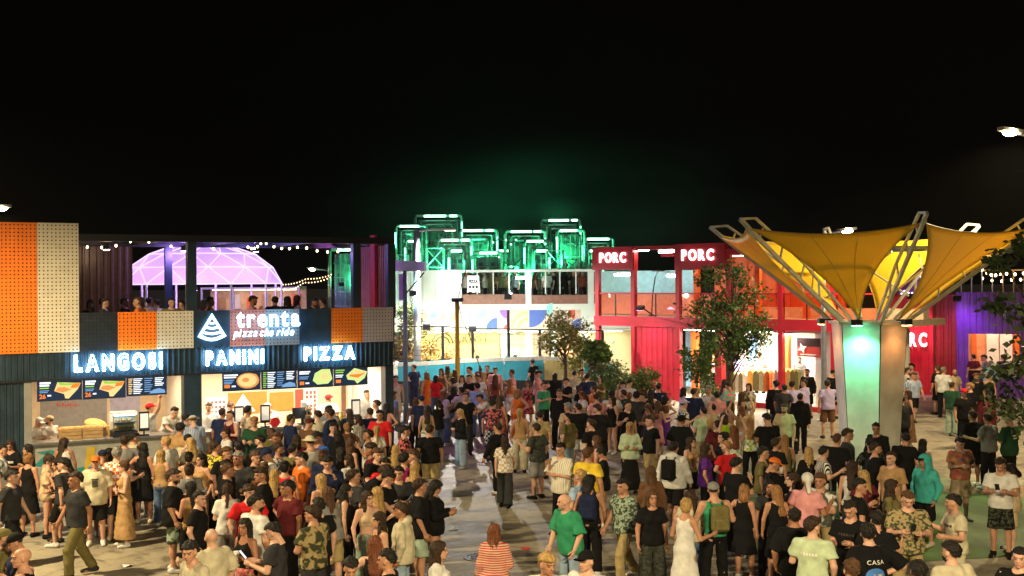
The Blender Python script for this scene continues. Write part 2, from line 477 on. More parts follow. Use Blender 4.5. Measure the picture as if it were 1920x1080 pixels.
# ------------------------------------------------------------------ menu boards
M_board = mat('menu_screen', (.006, .010, .02), .25, var=0, emit=(.02, .05, .10), estr=.2)
def scr(nm, col, s=.9): return mat('screen_' + nm, tuple(c * .12 for c in col), .3, var=0, emit=col, estr=s)
S_w, S_y, S_g, S_o, S_b = scr('white', (.9, .95, 1), .55), scr('cream', (1, .66, .26), .42), scr('green', (.35, .7, .08), .36), scr('orange', (1, .22, .03), .45), scr('blue', (.25, .5, .9), .3)
S_c = scr('crust', (.85, .34, .09), .36); S_l = scr('lightgreen', (.70, .85, .28), .40)
def menu_board(px0, px1, py0l, py0r, py1l, label, kind):
    d = .02
    a, b = UL(px0, 720, d), UL(px1, 720, d)
    z1 = ZL(px0, py0l, d); z0 = ZL(px0, py1l, d)
    o = thing('menu_board', label, 'menu board', FL.w(a, d, 0), FL.rz, 'menu boards over the counters')
    w = b - a
    MB().box(.004, w - .004, 0, .05, z0, z1).build('screen', M_board, o)
    MB().box(.0, w, .004, .06, z0 - .02, z0 - .001).build('frame', M_black, o)
    H = z1 - z0
    def P(pts, m, nm, k=0): flat([(x * w, z0 + y * H) for x, y in pts], -.006 - .005 * k, m, nm, o)
    def bars(x, ys, m, ww, hh, nm='menu_line'):
        for i, y in enumerate(ys):
            w_ = ww * (1 - .25 * ((i * 37) % 3) / 2)
            P([(x, y), (x + w_, y), (x + w_, y + hh), (x, y + hh)], m, nm)
    if kind == 'langos':
        bars(.06, (.82, .70), S_w, .24, .09); bars(.06, (.58,), S_g, .2, .06); bars(.06, (.46, .38), S_b, .2, .04)
        me = text_mesh('26', H * .30, S_o, .004, offset=.004); q = inst('price', me, o, (w * .05, -.008, z0 + H * .10)); bars(.23, (.2,), S_w, .08, .07)
        P([(.38, .45), (.45, .88), (.97, .80), (.90, .5), (.70, .05), (.62, .06), (.60, .28)], S_y, 'picture')
        P([(.45, .9), (.62, .82), (.95, .82), (.75, .70), (.5, .72)], S_g, 'picture_salad', 1)
        P([(.78, .8), (.97, .80), (.90, .58), (.74, .55)], S_o, 'picture_filling', 1)
        P([(.40, .46), (.58, .36), (.76, .50), (.60, .64), (.46, .62)], S_c, 'picture_bread', 2)
    elif kind == 'pizza':
        bars(.04, (.80, .68), S_w, .36, .08); bars(.04, (.54, .44, .36), S_b, .26, .05); bars(.05, (.14,), S_o, .14, .18); bars(.24, (.18,), S_w, .1, .08)
        n = 14
        P([(.66 + (.30 + (.05 if k == 2 else 0)) * math.cos(2 * math.pi * k / n), .50 + .44 * math.sin(2 * math.pi * k / n)) for k in range(n)], S_c, 'picture')
        P([(.65 + .25 * math.cos(2 * math.pi * k / n), .52 + .36 * math.sin(2 * math.pi * k / n)) for k in range(n)], S_y, 'picture_cheese', 1)
        P([(.60 + .1 * math.cos(2 * math.pi * k / 7), .55 + .13 * math.sin(2 * math.pi * k / 7)) for k in range(7)], S_c, 'picture_filling', 2)
    elif kind == 'wrap':
        bars(.05, (.82, .72), S_w, .3, .07); bars(.05, (.55, .45), S_b, .26, .05); bars(.06, (.14,), S_o, .12, .18); bars(.22, (.18,), S_w, .1, .08)
        P([(.42, .35), (.55, .12), (.85, .15), (.97, .40), (.90, .95), (.68, .97), (.48, .75)], S_l, 'picture')
        P([(.62, .45), (.80, .35), (.88, .6), (.72, .75)], S_y, 'picture_filling', 1)
    elif kind == 'panini':
        bars(.05, (.82, .70), S_g, .26, .07); bars(.05, (.55, .45), S_w, .22, .05); bars(.06, (.14,), S_o, .14, .18)
        P([(.36, .55), (.60, .95), (.98, .72), (.90, .35), (.68, .05), (.60, .25), (.40, .30)], S_l, 'picture')
        P([(.42, .5), (.62, .78), (.92, .64), (.70, .38)], S_o, 'picture_filling', 1)
        P([(.50, .58), (.64, .86), (.96, .72), (.80, .60)], S_y, 'picture_bread', 2)
    else:
        bars(.05, [.88 - .1 * i for i in range(9)], S_y if kind == 'list' else S_g, .1, .05)
        bars(.17, [.88 - .1 * i for i in range(9)], S_w, .22, .045); bars(.44, [.88 - .12 * i for i in range(7)], S_b, .2, .045)
        bars(.70, [.88 - .1 * i for i in range(5)], S_w, .22, .05)
        P([(.55, .06), (.66, .26), (.80, .34), (.94, .24), (.96, .06)], S_b, 'picture')
    return o
menu_board(69, 154, 714, 0, 752, 'leftmost menu board with folded flatbread picture, left food counter', 'langos')
menu_board(155, 236, 711, 0, 748, 'second menu board with folded flatbread picture, left food counter', 'langos')
menu_board(237, 313, 708, 0, 742, 'menu board of small text lists, right end of left counter', 'list')
menu_board(417, 489, 699, 0, 733, 'menu board with round pizza picture above the pizza counter', 'pizza')
menu_board(490, 557, 696, 0, 730, 'menu board of small text lists above the pizza counter', 'list2')
menu_board(558, 625, 693, 0, 727, 'menu board with pale green wrap picture above the pizza counter', 'wrap')
menu_board(626, 690, 690, 0, 723, 'menu board with sandwich picture, rightmost above the pizza counter', 'panini')

# ------------------------------------------------------------------ lit lettering
M_neon = glow('neon_tube', (.34, .70, 1.0), 26)
M_neon2 = glow('neon_letter', (.30, .64, 1.0), 4.2)
def sign(frame, s, px0, px1, pyb0, pyb1, pyt0, label, m, d=-.13, depth=.04, outline=0.0, name='neon_sign', gap=.12, offset=0.0, shear=0.0, cat='sign', backing=None, bold_x=1.0):
    """letters one by one; pyb0/pyb1: baseline at the left and right end, pyt0: top at the left end"""
    u0, z0 = frame.uz(px0, pyb0, d); u1, z1 = frame.uz(px1, pyb1, d); zt = frame.uz(px0, pyt0, d)[1]
    o = thing(name, label, cat, frame.w(u0, d, z0), frame.rz)
    parts, x, zmin, zmax = [], 0.0, 9, -9
    for ch in s:
        if ch == ' ':
            x += .30; continue
        me = text_mesh(ch, 1.0, m, .1, offset=offset, outline=0, shear=shear)
        lo, hi = width(me)
        parts.append((ch, x - lo))
        zs = [v.co.z for v in me.vertices]; zmin, zmax = min(zmin, min(zs)), max(zmax, max(zs))
        x += hi - lo + gap
        bpy.data.meshes.remove(me)
    sx, sz = (u1 - u0) / (x - gap), (zt - z0) / (zmax - max(zmin, -.05) if zmin > -.1 else zmax)
    for ch, ox in parts:
        me = text_mesh(ch, 1.0, m, depth / max(sz, .01), offset=offset, outline=outline / sz if outline else 0, shear=shear)
        me.transform(Matrix.Diagonal((sx, sz, sz, 1)) @ Matrix.Translation((ox, 0, 0)))
        inst('letter', me, o)
    return o
sign(FL, 'LANGOSI', 140, 304, 696, 690, 665, 'blue-white neon LANGOSI lettering above the left counter', M_neon, outline=.0095, gap=.28, offset=.03)
sign(FL, 'PANINI', 387, 494, 684, 679, 658, 'blue-white neon PANINI lettering on the corrugated fascia', M_neon, outline=.0095, gap=.28, offset=.03)
sign(FL, 'PIZZA', 571, 665, 675, 671, 651, 'blue-white neon PIZZA lettering at the right of the fascia', M_neon, outline=.0095, gap=.28, offset=.03)
sign(FL, 'trenta', 444, 562, 613, 608, 584, 'white glowing trenta lettering over the perforated panels', M_neon2, d=-.34, gap=.15, offset=.02)
sign(FL, 'pizza che ride', 437, 551, 632, 628, 617, 'small slanted white pizza che ride lettering under trenta', M_neon2, d=-.30, gap=.08, shear=.35, offset=.002, depth=.03)
# pizza slice emblem
u0, z0 = FL.uz(398, 640, -.12)
o = thing('slice_emblem', 'glowing white pizza slice emblem beside the trenta lettering', 'sign', FL.w(u0, -.12, z0), FL.rz)
rim = []
A = [(0, .73)] + [(-.37 + .74 * k / 8, .13 - .12 * math.sin(math.pi * k / 8)) for k in range(9)]
def ring(pts, s0, s1, c):
    mb = MB(); n = len(pts)
    for yy in (0, .03):
        for s_ in (s0, s1):
            mb.v += [(c[0] + (p[0] - c[0]) * s_, yy, c[1] + (p[1] - c[1]) * s_) for p in pts]
    for k in range(n):
        j = (k + 1) % n
        mb.f += [(k, j, n + j, n + k), (2 * n + j, 2 * n + k, 3 * n + k, 3 * n + j), (j, k, 2 * n + k, 2 * n + j), (n + k, n + j, 3 * n + j, 3 * n + k)]
    return mb
ring(A, 1.0, .76, (0, .3)).build('outline', M_neon2, o)
MB().prism([((p[0]) * .75, .3 + (p[1] - .3) * .75) for p in A], .01, .02).build('plate', mat('emblem_plate', (.12, .16, .24), .5, var=0), o)
for k, (w_, zz, hh) in enumerate(((.10, .46, .04), (.17, .33, .05), (.24, .19, .05))):
    MB().prism([(-w_, zz + .02), (0, zz - .02), (w_, zz + .02), (w_, zz + .02 + hh), (0, zz - .02 + hh), (-w_, zz + .02 + hh)], -.008, .006).build('stripe', M_neon2, o)

# ------------------------------------------------------------------ panels of the upper storey
def panel(px0, px1, z0, z1, m, y=-.06, cell=.095):
    a, b = UL(px0, 620), UL(px1, 620)
    return perforated(MB(), a + .004, b - .004, z0 + .012, z1 - .012, y, cell).build('perforated_panel', m, L)
M_darkpanel = mat('dark_perforated', (.014, .022, .034), .4, var=.2)
UPB = UL(-60, 600)
panel(-80, 70, Z2, ZT, M_orange); panel(70, 148, Z2, ZT, M_beige)
MB().box(UL(-80, 600), UL(148, 600) - .01, -.03, .0, Z2 + .01, ZT - .01).build('panel_backing', M_black, L)
panel(148, 220, Z2, Z3, M_darkpanel); panel(220, 293, Z2, Z3, M_orange); panel(293, 362, Z2, Z3, M_beige)
MB().box(UL(362, 620), UL(430, 620), -.06, -.03, Z2 + .002, Z3).build('solid_panel', M_dark, L)
panel(430, 496, Z2, Z3, mat('orange_panel_dimmed', (.40, .11, .07), .5, var=.08)); panel(496, 560, Z2, Z3, mat('beige_panel_dimmed', (.20, .19, .19), .5, var=.08))  # orange and beige panels, colour darkened to offset the glow of the letters
MB().box(UL(560, 620), UL(620, 620), -.06, -.03, Z2 + .002, Z3).build('solid_panel', M_dark, L)
panel(620, 679, Z2, Z3, M_orange); panel(679, 736, Z2, Z3, mat('lilac_panel', (.42, .37, .42), .5, var=.08))
MB().box(UL(148, 620), u_right, -.03, .02, Z2 + .002, Z3 - .01).build('parapet', M_black, L)
MB().box(UL(-80, 600), UL(148, 600), .002, 2.4, 2.952, ZT - .08).build('upper_container', M_dark, L)
# open terrace frame
uu = UL(148, 600)
for px in (361, 670, 735):
    a = UL(px, 500); MB().box(a - .13, a + .10, -.02, .2, Z3 - .3, ZR - .18).build('terrace_post', M_dark, L)
DT = 4.4
for px in (318, 735):
    a = UL(px, 500, DT); MB().box(a - .12, a + .08, DT, DT + .18, 2.952, ZR - .18).build('terrace_post', M_dark, L)
MB().box(uu, u_right + .05, -.04, .2, ZR - .178, ZR).build('roof_beam', M_black, L)
MB().box(uu, u_right + .05, DT, DT + .18, ZR - .178, ZR).build('roof_beam', M_black, L)
for k in range(5):
    a = uu + (u_right - uu) * (k + .02) / 4.05
    MB().box(a, a + .10, .202, DT - .002, ZR - .15, ZR - .03).build('roof_joist', M_black, L)
corr(MB(), UL(148, 500, DT) - .3, UL(247, 500, DT), 2.952, ZR - .18, DT - .1, .2, .04).build('corrugated_wall', mat('corrugated_brown', (.10, .06, .045), .35, var=.2), L)
M_pinkwall = mat('corrugated_end_wall', (.55, .20, .30), .4, var=.15)
e = corr(MB(), 0, 2.5, 2.952, ZR - .2, 0, .16, .035).build('corrugated_wall', M_pinkwall, L)
e.location = (u_right - .02, .22 + 2.5, 0); e.rotation_euler = (0, 0, R(-90))
a = UL(690, 500, 2.7)
MB().box(u_right - .14, u_right - .062, 1.0, 1.35, 2.952, ZR + .12).build('red_banner', mat('banner_red', (.6, .02, .05), .5), L)

# ------------------------------------------------------------------ bulb strings
M_wire = mat('cable_black', (.01, .01, .01), .6, var=0)
M_bulb2 = glow('bulb_far', (1.0, .66, .3), 2.2)
M_bulb = glow('bulb', (1.0, .72, .38), 8)
def bulb_string(pts, n, label, sag=.25, r_=.028, group='strings of bulbs', m=M_bulb):
    """cable hung through the points, n bulbs on each span"""
    o = thing('bulb_string', label, 'string lights', pts[0], 0, group)
    o0 = Vector(pts[0]); mb = MB(); path = []
    bulb = MB().ball((0, 0, -.05), r_, 6, 5, 1.25).mesh('bulb', m, True)
    for a, b in zip(pts, pts[1:]):
        a, b = Vector(a) - o0, Vector(b) - o0
        for k in range(9):
            t = k / 8; path.append(a.lerp(b, t) - Vector((0, 0, sag * 4 * t * (1 - t))))
        for k in range(n):
            t = (k + .5) / n; p_ = a.lerp(b, t) - Vector((0, 0, sag * 4 * t * (1 - t)))
            inst('bulb', bulb, o, p_)
    mb.tube(path, .008, 4).build('cable', M_wire, o)
    return o
bulb_string([at(150, 458, 31.5), at(258, 444, 31.5), at(420, 462, 33)], 4, 'string of warm bulbs at the left of the terrace roof', .12)
bulb_string([at(462, 458, 34), at(492, 449, 34), at(565, 458, 33.2), at(662, 462, 34)], 5, 'string of warm bulbs sagging under the terrace roof', .14)

# ================================================================== purple dome tent far behind the terrace
DC = at(379, 540, 62); DC.z = 0
dome = thing('dome_tent', 'white geodesic dome tent glowing violet behind the terrace', 'tent', DC)
Rd, rings_, segs = 4.1, 4, 12
def dp(i, k, r_=Rd):
    th = math.pi / 2 * (i / rings_) * .92; a = 2 * math.pi * (k + .5 * (i % 2) + .15) / segs
    return Vector((r_ * 1.02 * math.sin(th) * math.cos(a), r_ * 1.02 * math.sin(th) * math.sin(a), 4.75 + (r_ - 1.62) * math.cos(th)))
M_dome = membrane('dome_fabric', (.80, .74, .85), .55, .35)
struts = MB()
def tri(p, q, r_):
    MB().poly([p, q, r_]).build('dome_facet', M_dome, dome)
for i in range(rings_):
    for k in range(segs):
        if i == 0:
            tri(dp(0, 0), dp(1, k), dp(1, k + 1)); struts.tube([dp(0, 0, Rd + .02), dp(1, k, Rd + .02)], .03, 5)
        else:
            s_ = i % 2
            tri(dp(i, k), dp(i + 1, k + s_), dp(i, k + 1))
            tri(dp(i, k), dp(i + 1, k + s_ - 1), dp(i + 1, k + s_))
            struts.tube([dp(i, k, Rd + .02), dp(i + 1, k + s_, Rd + .02)], .03, 5); struts.tube([dp(i, k, Rd + .02), dp(i + 1, k + s_ - 1, Rd + .02)], .03, 5)
        struts.tube([dp(i + 1, k, Rd + .02), dp(i + 1, k + 1, Rd + .02)], .03, 5)
struts.build('strut_frame', mat('dome_struts', (.85, .75, .85), .3, var=0, emit=(.85, .6, 1.0), estr=.5), dome)  # struts glow by emission in place of light from inside the tent
for k in range(segs):
    p_ = dp(rings_, k); MB().tube([(p_.x, p_.y, 0), p_], .06, 6).build('leg', M_white, dome)
for k, (x, y, pw) in enumerate(((-1.5, -1.2, 420), (1.6, -1.4, 420), (0.2, 1.6, 420), (.4, -3.0, 170))):
    q = thing('dome_lamp', 'violet stage lamp hanging inside the dome tent, %s' % ('left', 'right', 'rear', 'front')[k] , 'lamp', DC + Vector((x, y, 5.15 if k < 3 else 4.75)), 0, 'lamps in the dome tent')
    MB().lathe([(.02, .25), (.12, .2), (.15, .0), (.13, -.02)], seg=8).build('housing', M_black, q)
    MB().lathe([(.001, -.03), (.13, -.03), (.13, -.018), (.001, -.018)], seg=8).build('lens', glow('violet_lens', (.8, .55, 1.0), 25), q)
    lamp('violet_light', 'POINT', (0, 0, -.15), pw * .42, (.50, .28, 1.0), q, .15)

# violet lamps on the food terrace
for k, (px, d, pw, col) in enumerate(((700, 2.2, 90, (.75, .2, 1.0)), (345, 3.6, 60, (.45, .25, 1.0)), (480, 3.9, 45, (.3, .25, 1.0)), (200, 2.6, 10, (1, .62, .35)))):
    u_ = UL(px, 500, d); q = thing('terrace_lamp', ('violet lamp by the pink end wall of the food terrace', 'blue-violet lamp at the rear post of the food terrace', 'blue lamp over the middle of the food terrace', 'warm lamp at the left of the food terrace')[k], 'lamp', FL.w(u_, d, 6.05), FL.rz, 'terrace lamps')
    MB().lathe([(.02, .16), (.08, .13), (.10, .0), (.09, -.01)], seg=8).build('housing', M_black, q)
    MB().lathe([(.001, -.02), (.085, -.02), (.085, -.008), (.001, -.008)], seg=8).build('lens', glow('terrace_lens_%d' % k, col, 18), q)
    lamp('terrace_light', 'POINT', (0, 0, -.1), pw, col, q, .06)

bulb_string([at(530, 543, 66), at(570, 528, 66), at(622, 517, 66)], 9, 'far string of small bulbs over the market behind the terrace', .12, .028, m=M_bulb2)
bulb_string([at(528, 532, 68), at(575, 521, 68), at(624, 512, 68)], 9, 'higher far string of small bulbs behind the terrace', .10, .028, m=M_bulb2)
bulb_string([at(488, 541, 64), at(530, 536, 64)], 8, 'far string of small bulbs right of the dome tent', .10, .028, m=M_bulb2)

# ------------------------------------------------------------------ things on the counters
def on_counter(name, label, cat, px, d, group=None): return thing(name, label, cat, FL.w(UL(px, 790, d), d, 1.182), FL.rz, group)
def order_kiosk(px, label, z=1.182):
    o = on_counter('order_kiosk', label, 'screen', px, .12, 'order screens on the counters')
    MB().box(-.12, .12, -.05, .05, 0, .03).build('foot', M_black, o); MB().box(-.02, .02, -.02, .02, .031, .12).build('stem', M_black, o)
    fr_ = MB().box(-.13, .13, -.03, .03, .121, .62).build('frame', M_black, o); MB().box(-.10, .10, -.036, -.031, .20, .57).build('display', glow('kiosk_display', (1, .92, .8), .14), fr_)
order_kiosk(270, 'black framed order screen at the right of the left counter')
order_kiosk(497, 'black framed order screen in the middle of the pizza counter')
order_kiosk(667, 'black framed order screen at the right of the pizza counter')
order_kiosk(448, 'black framed order screen at the left of the pizza counter')
def vitrine(px0, px1, label, glowc):
    a, b = UL(px0, 790, .1), UL(px1, 790, .1)
    o = thing('display_case', label, 'display case', FL.w(a, .08, 1.182), FL.rz)
    w = b - a
    MB().box(0, w, 0, .5, 0, .14).build('base', M_black, o)
    for z_ in (.16, .36): MB().box(.02, w - .02, .05, .48, z_, z_ + .015).build('shelf', M_steel, o)
    MB().box(0, w, 0, .5, .58, .62).build('top', M_white, o)
    MB().box(.04, w - .04, .04, .1, .55, .575).build('strip_light', glow('vitrine_light', glowc, 9), o)
    for x in (0, w - .02): MB().box(x, x + .02, .0, .02, .14, .58).build('edge', M_steel, o)
    MB().box(.02, w - .02, .004, .010, .15, .57).build('front_glass', glass('vitrine_glass'), o)
    MB().box(0, w, .47, .5, .145, .58).build('back', M_white, o)
    for k in range(7):
        MB().ball((.1 + (w - .2) * k / 6, .25, .21 + (.20 if k % 2 else 0)), .07, 8, 5, .5).build('pastry', mat('pastry', (.55, .27, .07), .6), o, True)
    return o
vitrine(212, 258, 'glass display case of pastries on the left counter', (.85, .92, 1))
vitrine(575, 590, 'small pale glass display case beside the till', (.7, .9, 1))
for k, (px0, px1) in enumerate(((112, 152), (154, 192))):
    a, b = UL(px0, 800, .5), UL(px1, 800, .5)
    o = thing('wooden_crate', 'low wooden crate on the left counter, %s of two' % ('left', 'right')[k], 'crate', FL.w(a, .42, 1.182), FL.rz, 'wooden crates')
    w = b - a
    for z_ in (0, .09, .18): MB().box(0, w, 0, .02, z_, z_ + .075).build('slat', M_wood, o); MB().box(0, w, .3, .32, z_, z_ + .075).build('slat', M_wood, o)
    for x in (0, w - .02): MB().box(x, x + .02, .021, .299, 0, .25).build('end_board', M_wood, o)
    for q in range(3):
        br = MB().ball((0, 0, 0), .11, 9, 6, .6).build('bread', mat('bread', (.58, .30, .08), .65, var=.3, scale=20), o, True); br.location = (w * (.2 + .3 * q), .16, .24); br.scale = (1.4, 1, 1)
o = on_counter('serving_board', 'wooden board with a large flatbread on the left counter', 'board', 180, .75)
MB().box(-.4, .4, -.18, .18, 0, .03).build('board', M_wood, o); q = MB().ball((0, 0, 0), .3, 12, 6, .25).build('flatbread', mat('bread', (.58, .30, .08)), o, True); q.location = (0, 0, .30); q.rotation_euler = (.35, .2, 0)
MB().box(-.38, .38, -.15, .15, .031, .25).build('box', M_wood, o)
o = on_counter('till_screen', 'black till screen on the pizza counter', 'screen', 567, .3)
MB().box(-.12, .12, -.1, .1, 0, .02).build('foot', M_black, o); MB().box(-.03, .03, -.02, .02, .021, .16).build('stem', M_black, o); q = MB().box(-.26, .26, -.02, .02, .15, .46).build('display', M_black, o); q.rotation_euler = (R(-14), 0, 0)
o = on_counter('red_tray', 'round red tray standing on the pizza counter', 'tray', 516, .05)
MB().tube([(0, 0, .13), (0, .03, .13)], .13, 16).build('tray', mat('tray_red', (.5, .01, .02), .4), o); MB().box(-.06, .06, .03, .12, 0, .03).build('stand', M_black, o)
for k, px in enumerate((478, 540, 606, 640)):
    o = on_counter('jar', 'glass jar on the pizza counter, %s of four' % ('leftmost', 'second', 'third', 'rightmost')[k], 'jar', px, .45, 'jars on the pizza counter')
    MB().lathe([(.001, 0), (.07, 0), (.075, .15), (.05, .2), (.05, .22)], seg=10).build('jar_body', mat('jar_%d' % (k % 2), ((.5, .12, .04), (.55, .42, .12))[k % 2], .2), o, True); MB().lathe([(.055, .221), (.055, .25), (.001, .25)], seg=10).build('lid', M_steel, o)

# ------------------------------------------------------------------ warm upper bar far behind the terrace
B0 = at(392, 560, 70)
ub = thing('upper_bar', 'far warm-lit upper bar container under the dome tent', 'container', (B0.x, 70, 0))
MB().box(-.5, 5.4, 0, 2.4, 0, 3.4).build('lower_container', M_dark, ub)
MB().box(-.5, 5.4, 2.3, 2.4, 3.402, 4.72).build('back_wall', mat('bar_cream', (.7, .5, .25), .6, var=.3, scale=2), ub)
MB().box(-.5, 5.4, 0, 2.4, 4.722, 4.84).build('roof', M_white, ub)
for x in (-.5, 1.4, 3.4, 5.3): MB().box(x, x + .1, 0, .1, 3.402, 4.72).build('post', M_white, ub)
for k in range(6): MB().box(-.1 + k * .92, .45 + k * .92, 2.2, 2.28, 3.5, 4.2 + .2 * (k % 2)).build('shelf_panel', (M_wood, M_white, M_orange)[k % 3], ub)
o = thing('bar_light', 'long warm ceiling light of the far upper bar', 'light', (B0.x, 70, 4.66)); MB().box(0, 5, .8, 1.2, 0, .05).build('diffuser', glow('bar_glow', (1, .66, .34), 3.5), o)
# ================================================================== white building in the centre, seen from the front
FC = Frame((at(737, 600, 58).x, 58), (at(1117, 600, 58).x, 58))
def UC(px, d=0.0): return FC.uz(px, 560, d)[0]
def ZC(px, py, d=0.0): return FC.uz(px, py, d)[1]
M_wpaint = mat('white_render', (.64, .74, .71), .55, var=.06, scale=1.5)  # white render; the cyan light on it is tinted into the base colour
M_yellow = mat('yellow_wall', (.72, .55, .18), .6, var=.08)
M_brownp = mat('brown_parapet', (.22, .10, .075), .5, var=.2)
C = thing('white_building', 'two-storey white container building with glazed terrace and painted wall', 'building', FC.o, FC.rz)
zr = ZC(900, 506); zf = ZC(900, 571); zm0 = ZC(900, 617); uL_, uR_ = UC(700), UC(1117)
um, u1000 = UC(862), UC(991)
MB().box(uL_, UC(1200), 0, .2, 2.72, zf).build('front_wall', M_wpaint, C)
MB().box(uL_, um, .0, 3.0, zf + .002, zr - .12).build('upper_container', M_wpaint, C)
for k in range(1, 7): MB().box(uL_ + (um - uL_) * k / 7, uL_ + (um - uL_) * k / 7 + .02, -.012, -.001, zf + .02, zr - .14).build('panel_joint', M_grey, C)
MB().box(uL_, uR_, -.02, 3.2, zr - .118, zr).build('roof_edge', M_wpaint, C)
MB().box(um, uR_, .21, 6, zf - .18, zf - .02).build('terrace_floor', M_brownp, C)
MB().box(um + .002, u1000 - .15, .02, .08, zf + .002, ZC(900, 552)).build('parapet', M_brownp, C)
MB().box(u1000 + .15, uR_ - .3, .02, .08, zf + .002, ZC(900, 554)).build('parapet', M_brownp, C)
for px, w_ in ((991, .28), (1108, .3), (863, .12)):
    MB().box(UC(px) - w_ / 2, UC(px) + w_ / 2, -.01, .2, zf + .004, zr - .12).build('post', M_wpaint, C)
for px in (895, 925, 955, 1023, 1050, 1080):
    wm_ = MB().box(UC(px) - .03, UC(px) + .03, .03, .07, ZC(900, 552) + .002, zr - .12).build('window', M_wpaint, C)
    w_ = MB().box(UC(px) + .032, UC(px + 25) - .05, .045, .055, ZC(900, 552) + .002, zr - .13).build('pane', glass('window_glass'), wm_)
MB().box(um, uR_, 3.0, 3.1, zf, zr - .12).build('terrace_back_wall', mat('terrace_back', (.28, .22, .14), .6, var=.2), C) if False else None
for px, w_, c_ in ((870, .9, (.22, .15, .07)), (905, .8, (.26, .2, .08)), (1030, .9, (.12, .14, .1)), (1065, .5, (.25, .17, .04))):
    MB().box(UC(px, 3), UC(px, 3) + w_, 3.0, 3.1, zf - .02, zr - .14).build('back_partition', mat('partition_%d' % px, c_, .6), C)
# ground floor: yellow shop wall, doors, columns
MB().box(UC(745), UC(935), .8, .9, 0, 2.6).build('yellow_wall', M_yellow, C)
MB().box(UC(935), UC(1240), 1.2, 1.3, 0, 2.6).build('pale_wall', mat('pale_yellow_wall', (.70, .64, .36), .6, var=.06), C)
for px, w_, m_ in ((937, .5, M_wpaint), (953, .6, mat('door_sage', (.45, .5, .36), .5)), (985, .35, M_wpaint), (1000, .9, mat('door_brown', (.42, .30, .2), .5)), (1030, .4, M_wpaint), (1050, .9, mat('panel_peach', (.72, .42, .2), .5)), (1090, .4, M_wpaint)):
    MB().box(UC(px), UC(px) + w_, 1.14, 1.198, 0, 2.5).build('door_panel', m_, C)
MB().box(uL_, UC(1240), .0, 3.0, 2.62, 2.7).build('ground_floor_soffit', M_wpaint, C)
for k, px in enumerate((770, 815, 860, 905, 950, 1000, 1050, 1100, 1150)):
    u_ = UC(px)
    ceiling_light(u_ - .45, u_ + .45, .25, .6, 2.56, 9, (1, .82, .48) if px < 940 else (1, .92, .72), 'arcade light under the white building, %s from left' % ('first', 'second', 'third', 'fourth', 'fifth', 'sixth', 'seventh', 'eighth', 'ninth')[k], FC, group='arcade lights')
# painted shapes on the wall
def cpoly(pts, m, name, y=-.012): return MB().prism([(UC(a), ZC(a, b)) for a, b in pts], y, y + .01).build(name, m, C)
def quarter(cx, cy, r_, a0, a1, m, name='mural_shape', y=-.012):
    n = 9
    return cpoly([(cx, cy)] + [(cx + r_ * math.cos(R(a0 + (a1 - a0) * k / (n - 1))), cy - r_ * math.sin(R(a0 + (a1 - a0) * k / (n - 1)))) for k in range(n)], m, name, y)
T_teal, T_lil, T_pur, T_blu = mat('mural_aqua', (.25, .68, .68)), mat('mural_lilac', (.48, .38, .58)), mat('mural_purple', (.25, .12, .45)), mat('mural_blue', (.06, .13, .45))
T_bei, T_yar, T_red, T_pea = mat('mural_beige', (.55, .45, .38)), mat('mural_arc', (.55, .5, .22)), mat('mural_red', (.6, .1, .07)), mat('mural_peach', (.85, .5, .3))
cpoly([(920, 617), (954, 617), (954, 581), (920, 581)], T_lil, 'mural_panel', -.008)
cpoly([(955, 617), (991, 617), (991, 581), (955, 581)], T_bei, 'mural_panel', -.008)
cpoly([(992, 617), (1089, 617), (1089, 581), (992, 581)], T_bei, 'mural_panel', -.008)
quarter(954, 581, 17, 180, 270, T_pur, y=-.016); quarter(932, 617, 21, 90, 180, T_blu, y=-.016); quarter(954, 617, 10, 90, 180, T_red, y=-.02)
for r_ in (34, 28, 22, 16): quarter(991, 617, r_, 90, 180, T_yar if r_ in (34, 22) else T_bei, y=-.016 - .005 * (34 - r_) / 6)
quarter(992, 581, 33, 270, 360, T_blu, y=-.016)
cpoly([(1065, 596), (1078, 596), (1078, 581), (1065, 581)], T_red, 'mural_shape', -.016); quarter(1089, 617, 20, 90, 180, T_blu, y=-.018)
quarter(911, 597, 18, 90, 180, T_teal); quarter(818, 598, 14, 90, 180, T_teal); quarter(826, 590, 10, 270, 360, T_pea)
quarter(856, 600, 14, 90, 180, T_pea); quarter(744, 590, 16, 0, 90, T_teal); quarter(1036, 580, 12, 90, 270, T_teal); quarter(790, 598, 12, 0, 90, T_pea)
# shop lettering and arc emblem
M_logo = mat('logo_grey', (.10, .12, .10), .5)
sign(FC, 'CRIVIT', 852, 916, 643, 642, 623, 'dark grey CRIVIT lettering on the yellow wall', M_logo, d=.72, depth=.05, name='shop_lettering', gap=.14)
o = thing('arc_emblem', 'grey double arc emblem on the yellow wall beside lettering', 'sign', FC.w(UC(829, .75), .75, ZC(829, 644, .75)))
for r0, r1 in ((.30, .38), (.48, .56)):
    n = 14; pts = [(r1 * math.cos(math.pi * k / n), r1 * math.sin(math.pi * k / n)) for k in range(n + 1)] + [(r0 * math.cos(math.pi * k / n), r0 * math.sin(math.pi * k / n)) for k in range(n, -1, -1)]
    MB().prism(pts, 0, .04).build('arc', M_logo, o)
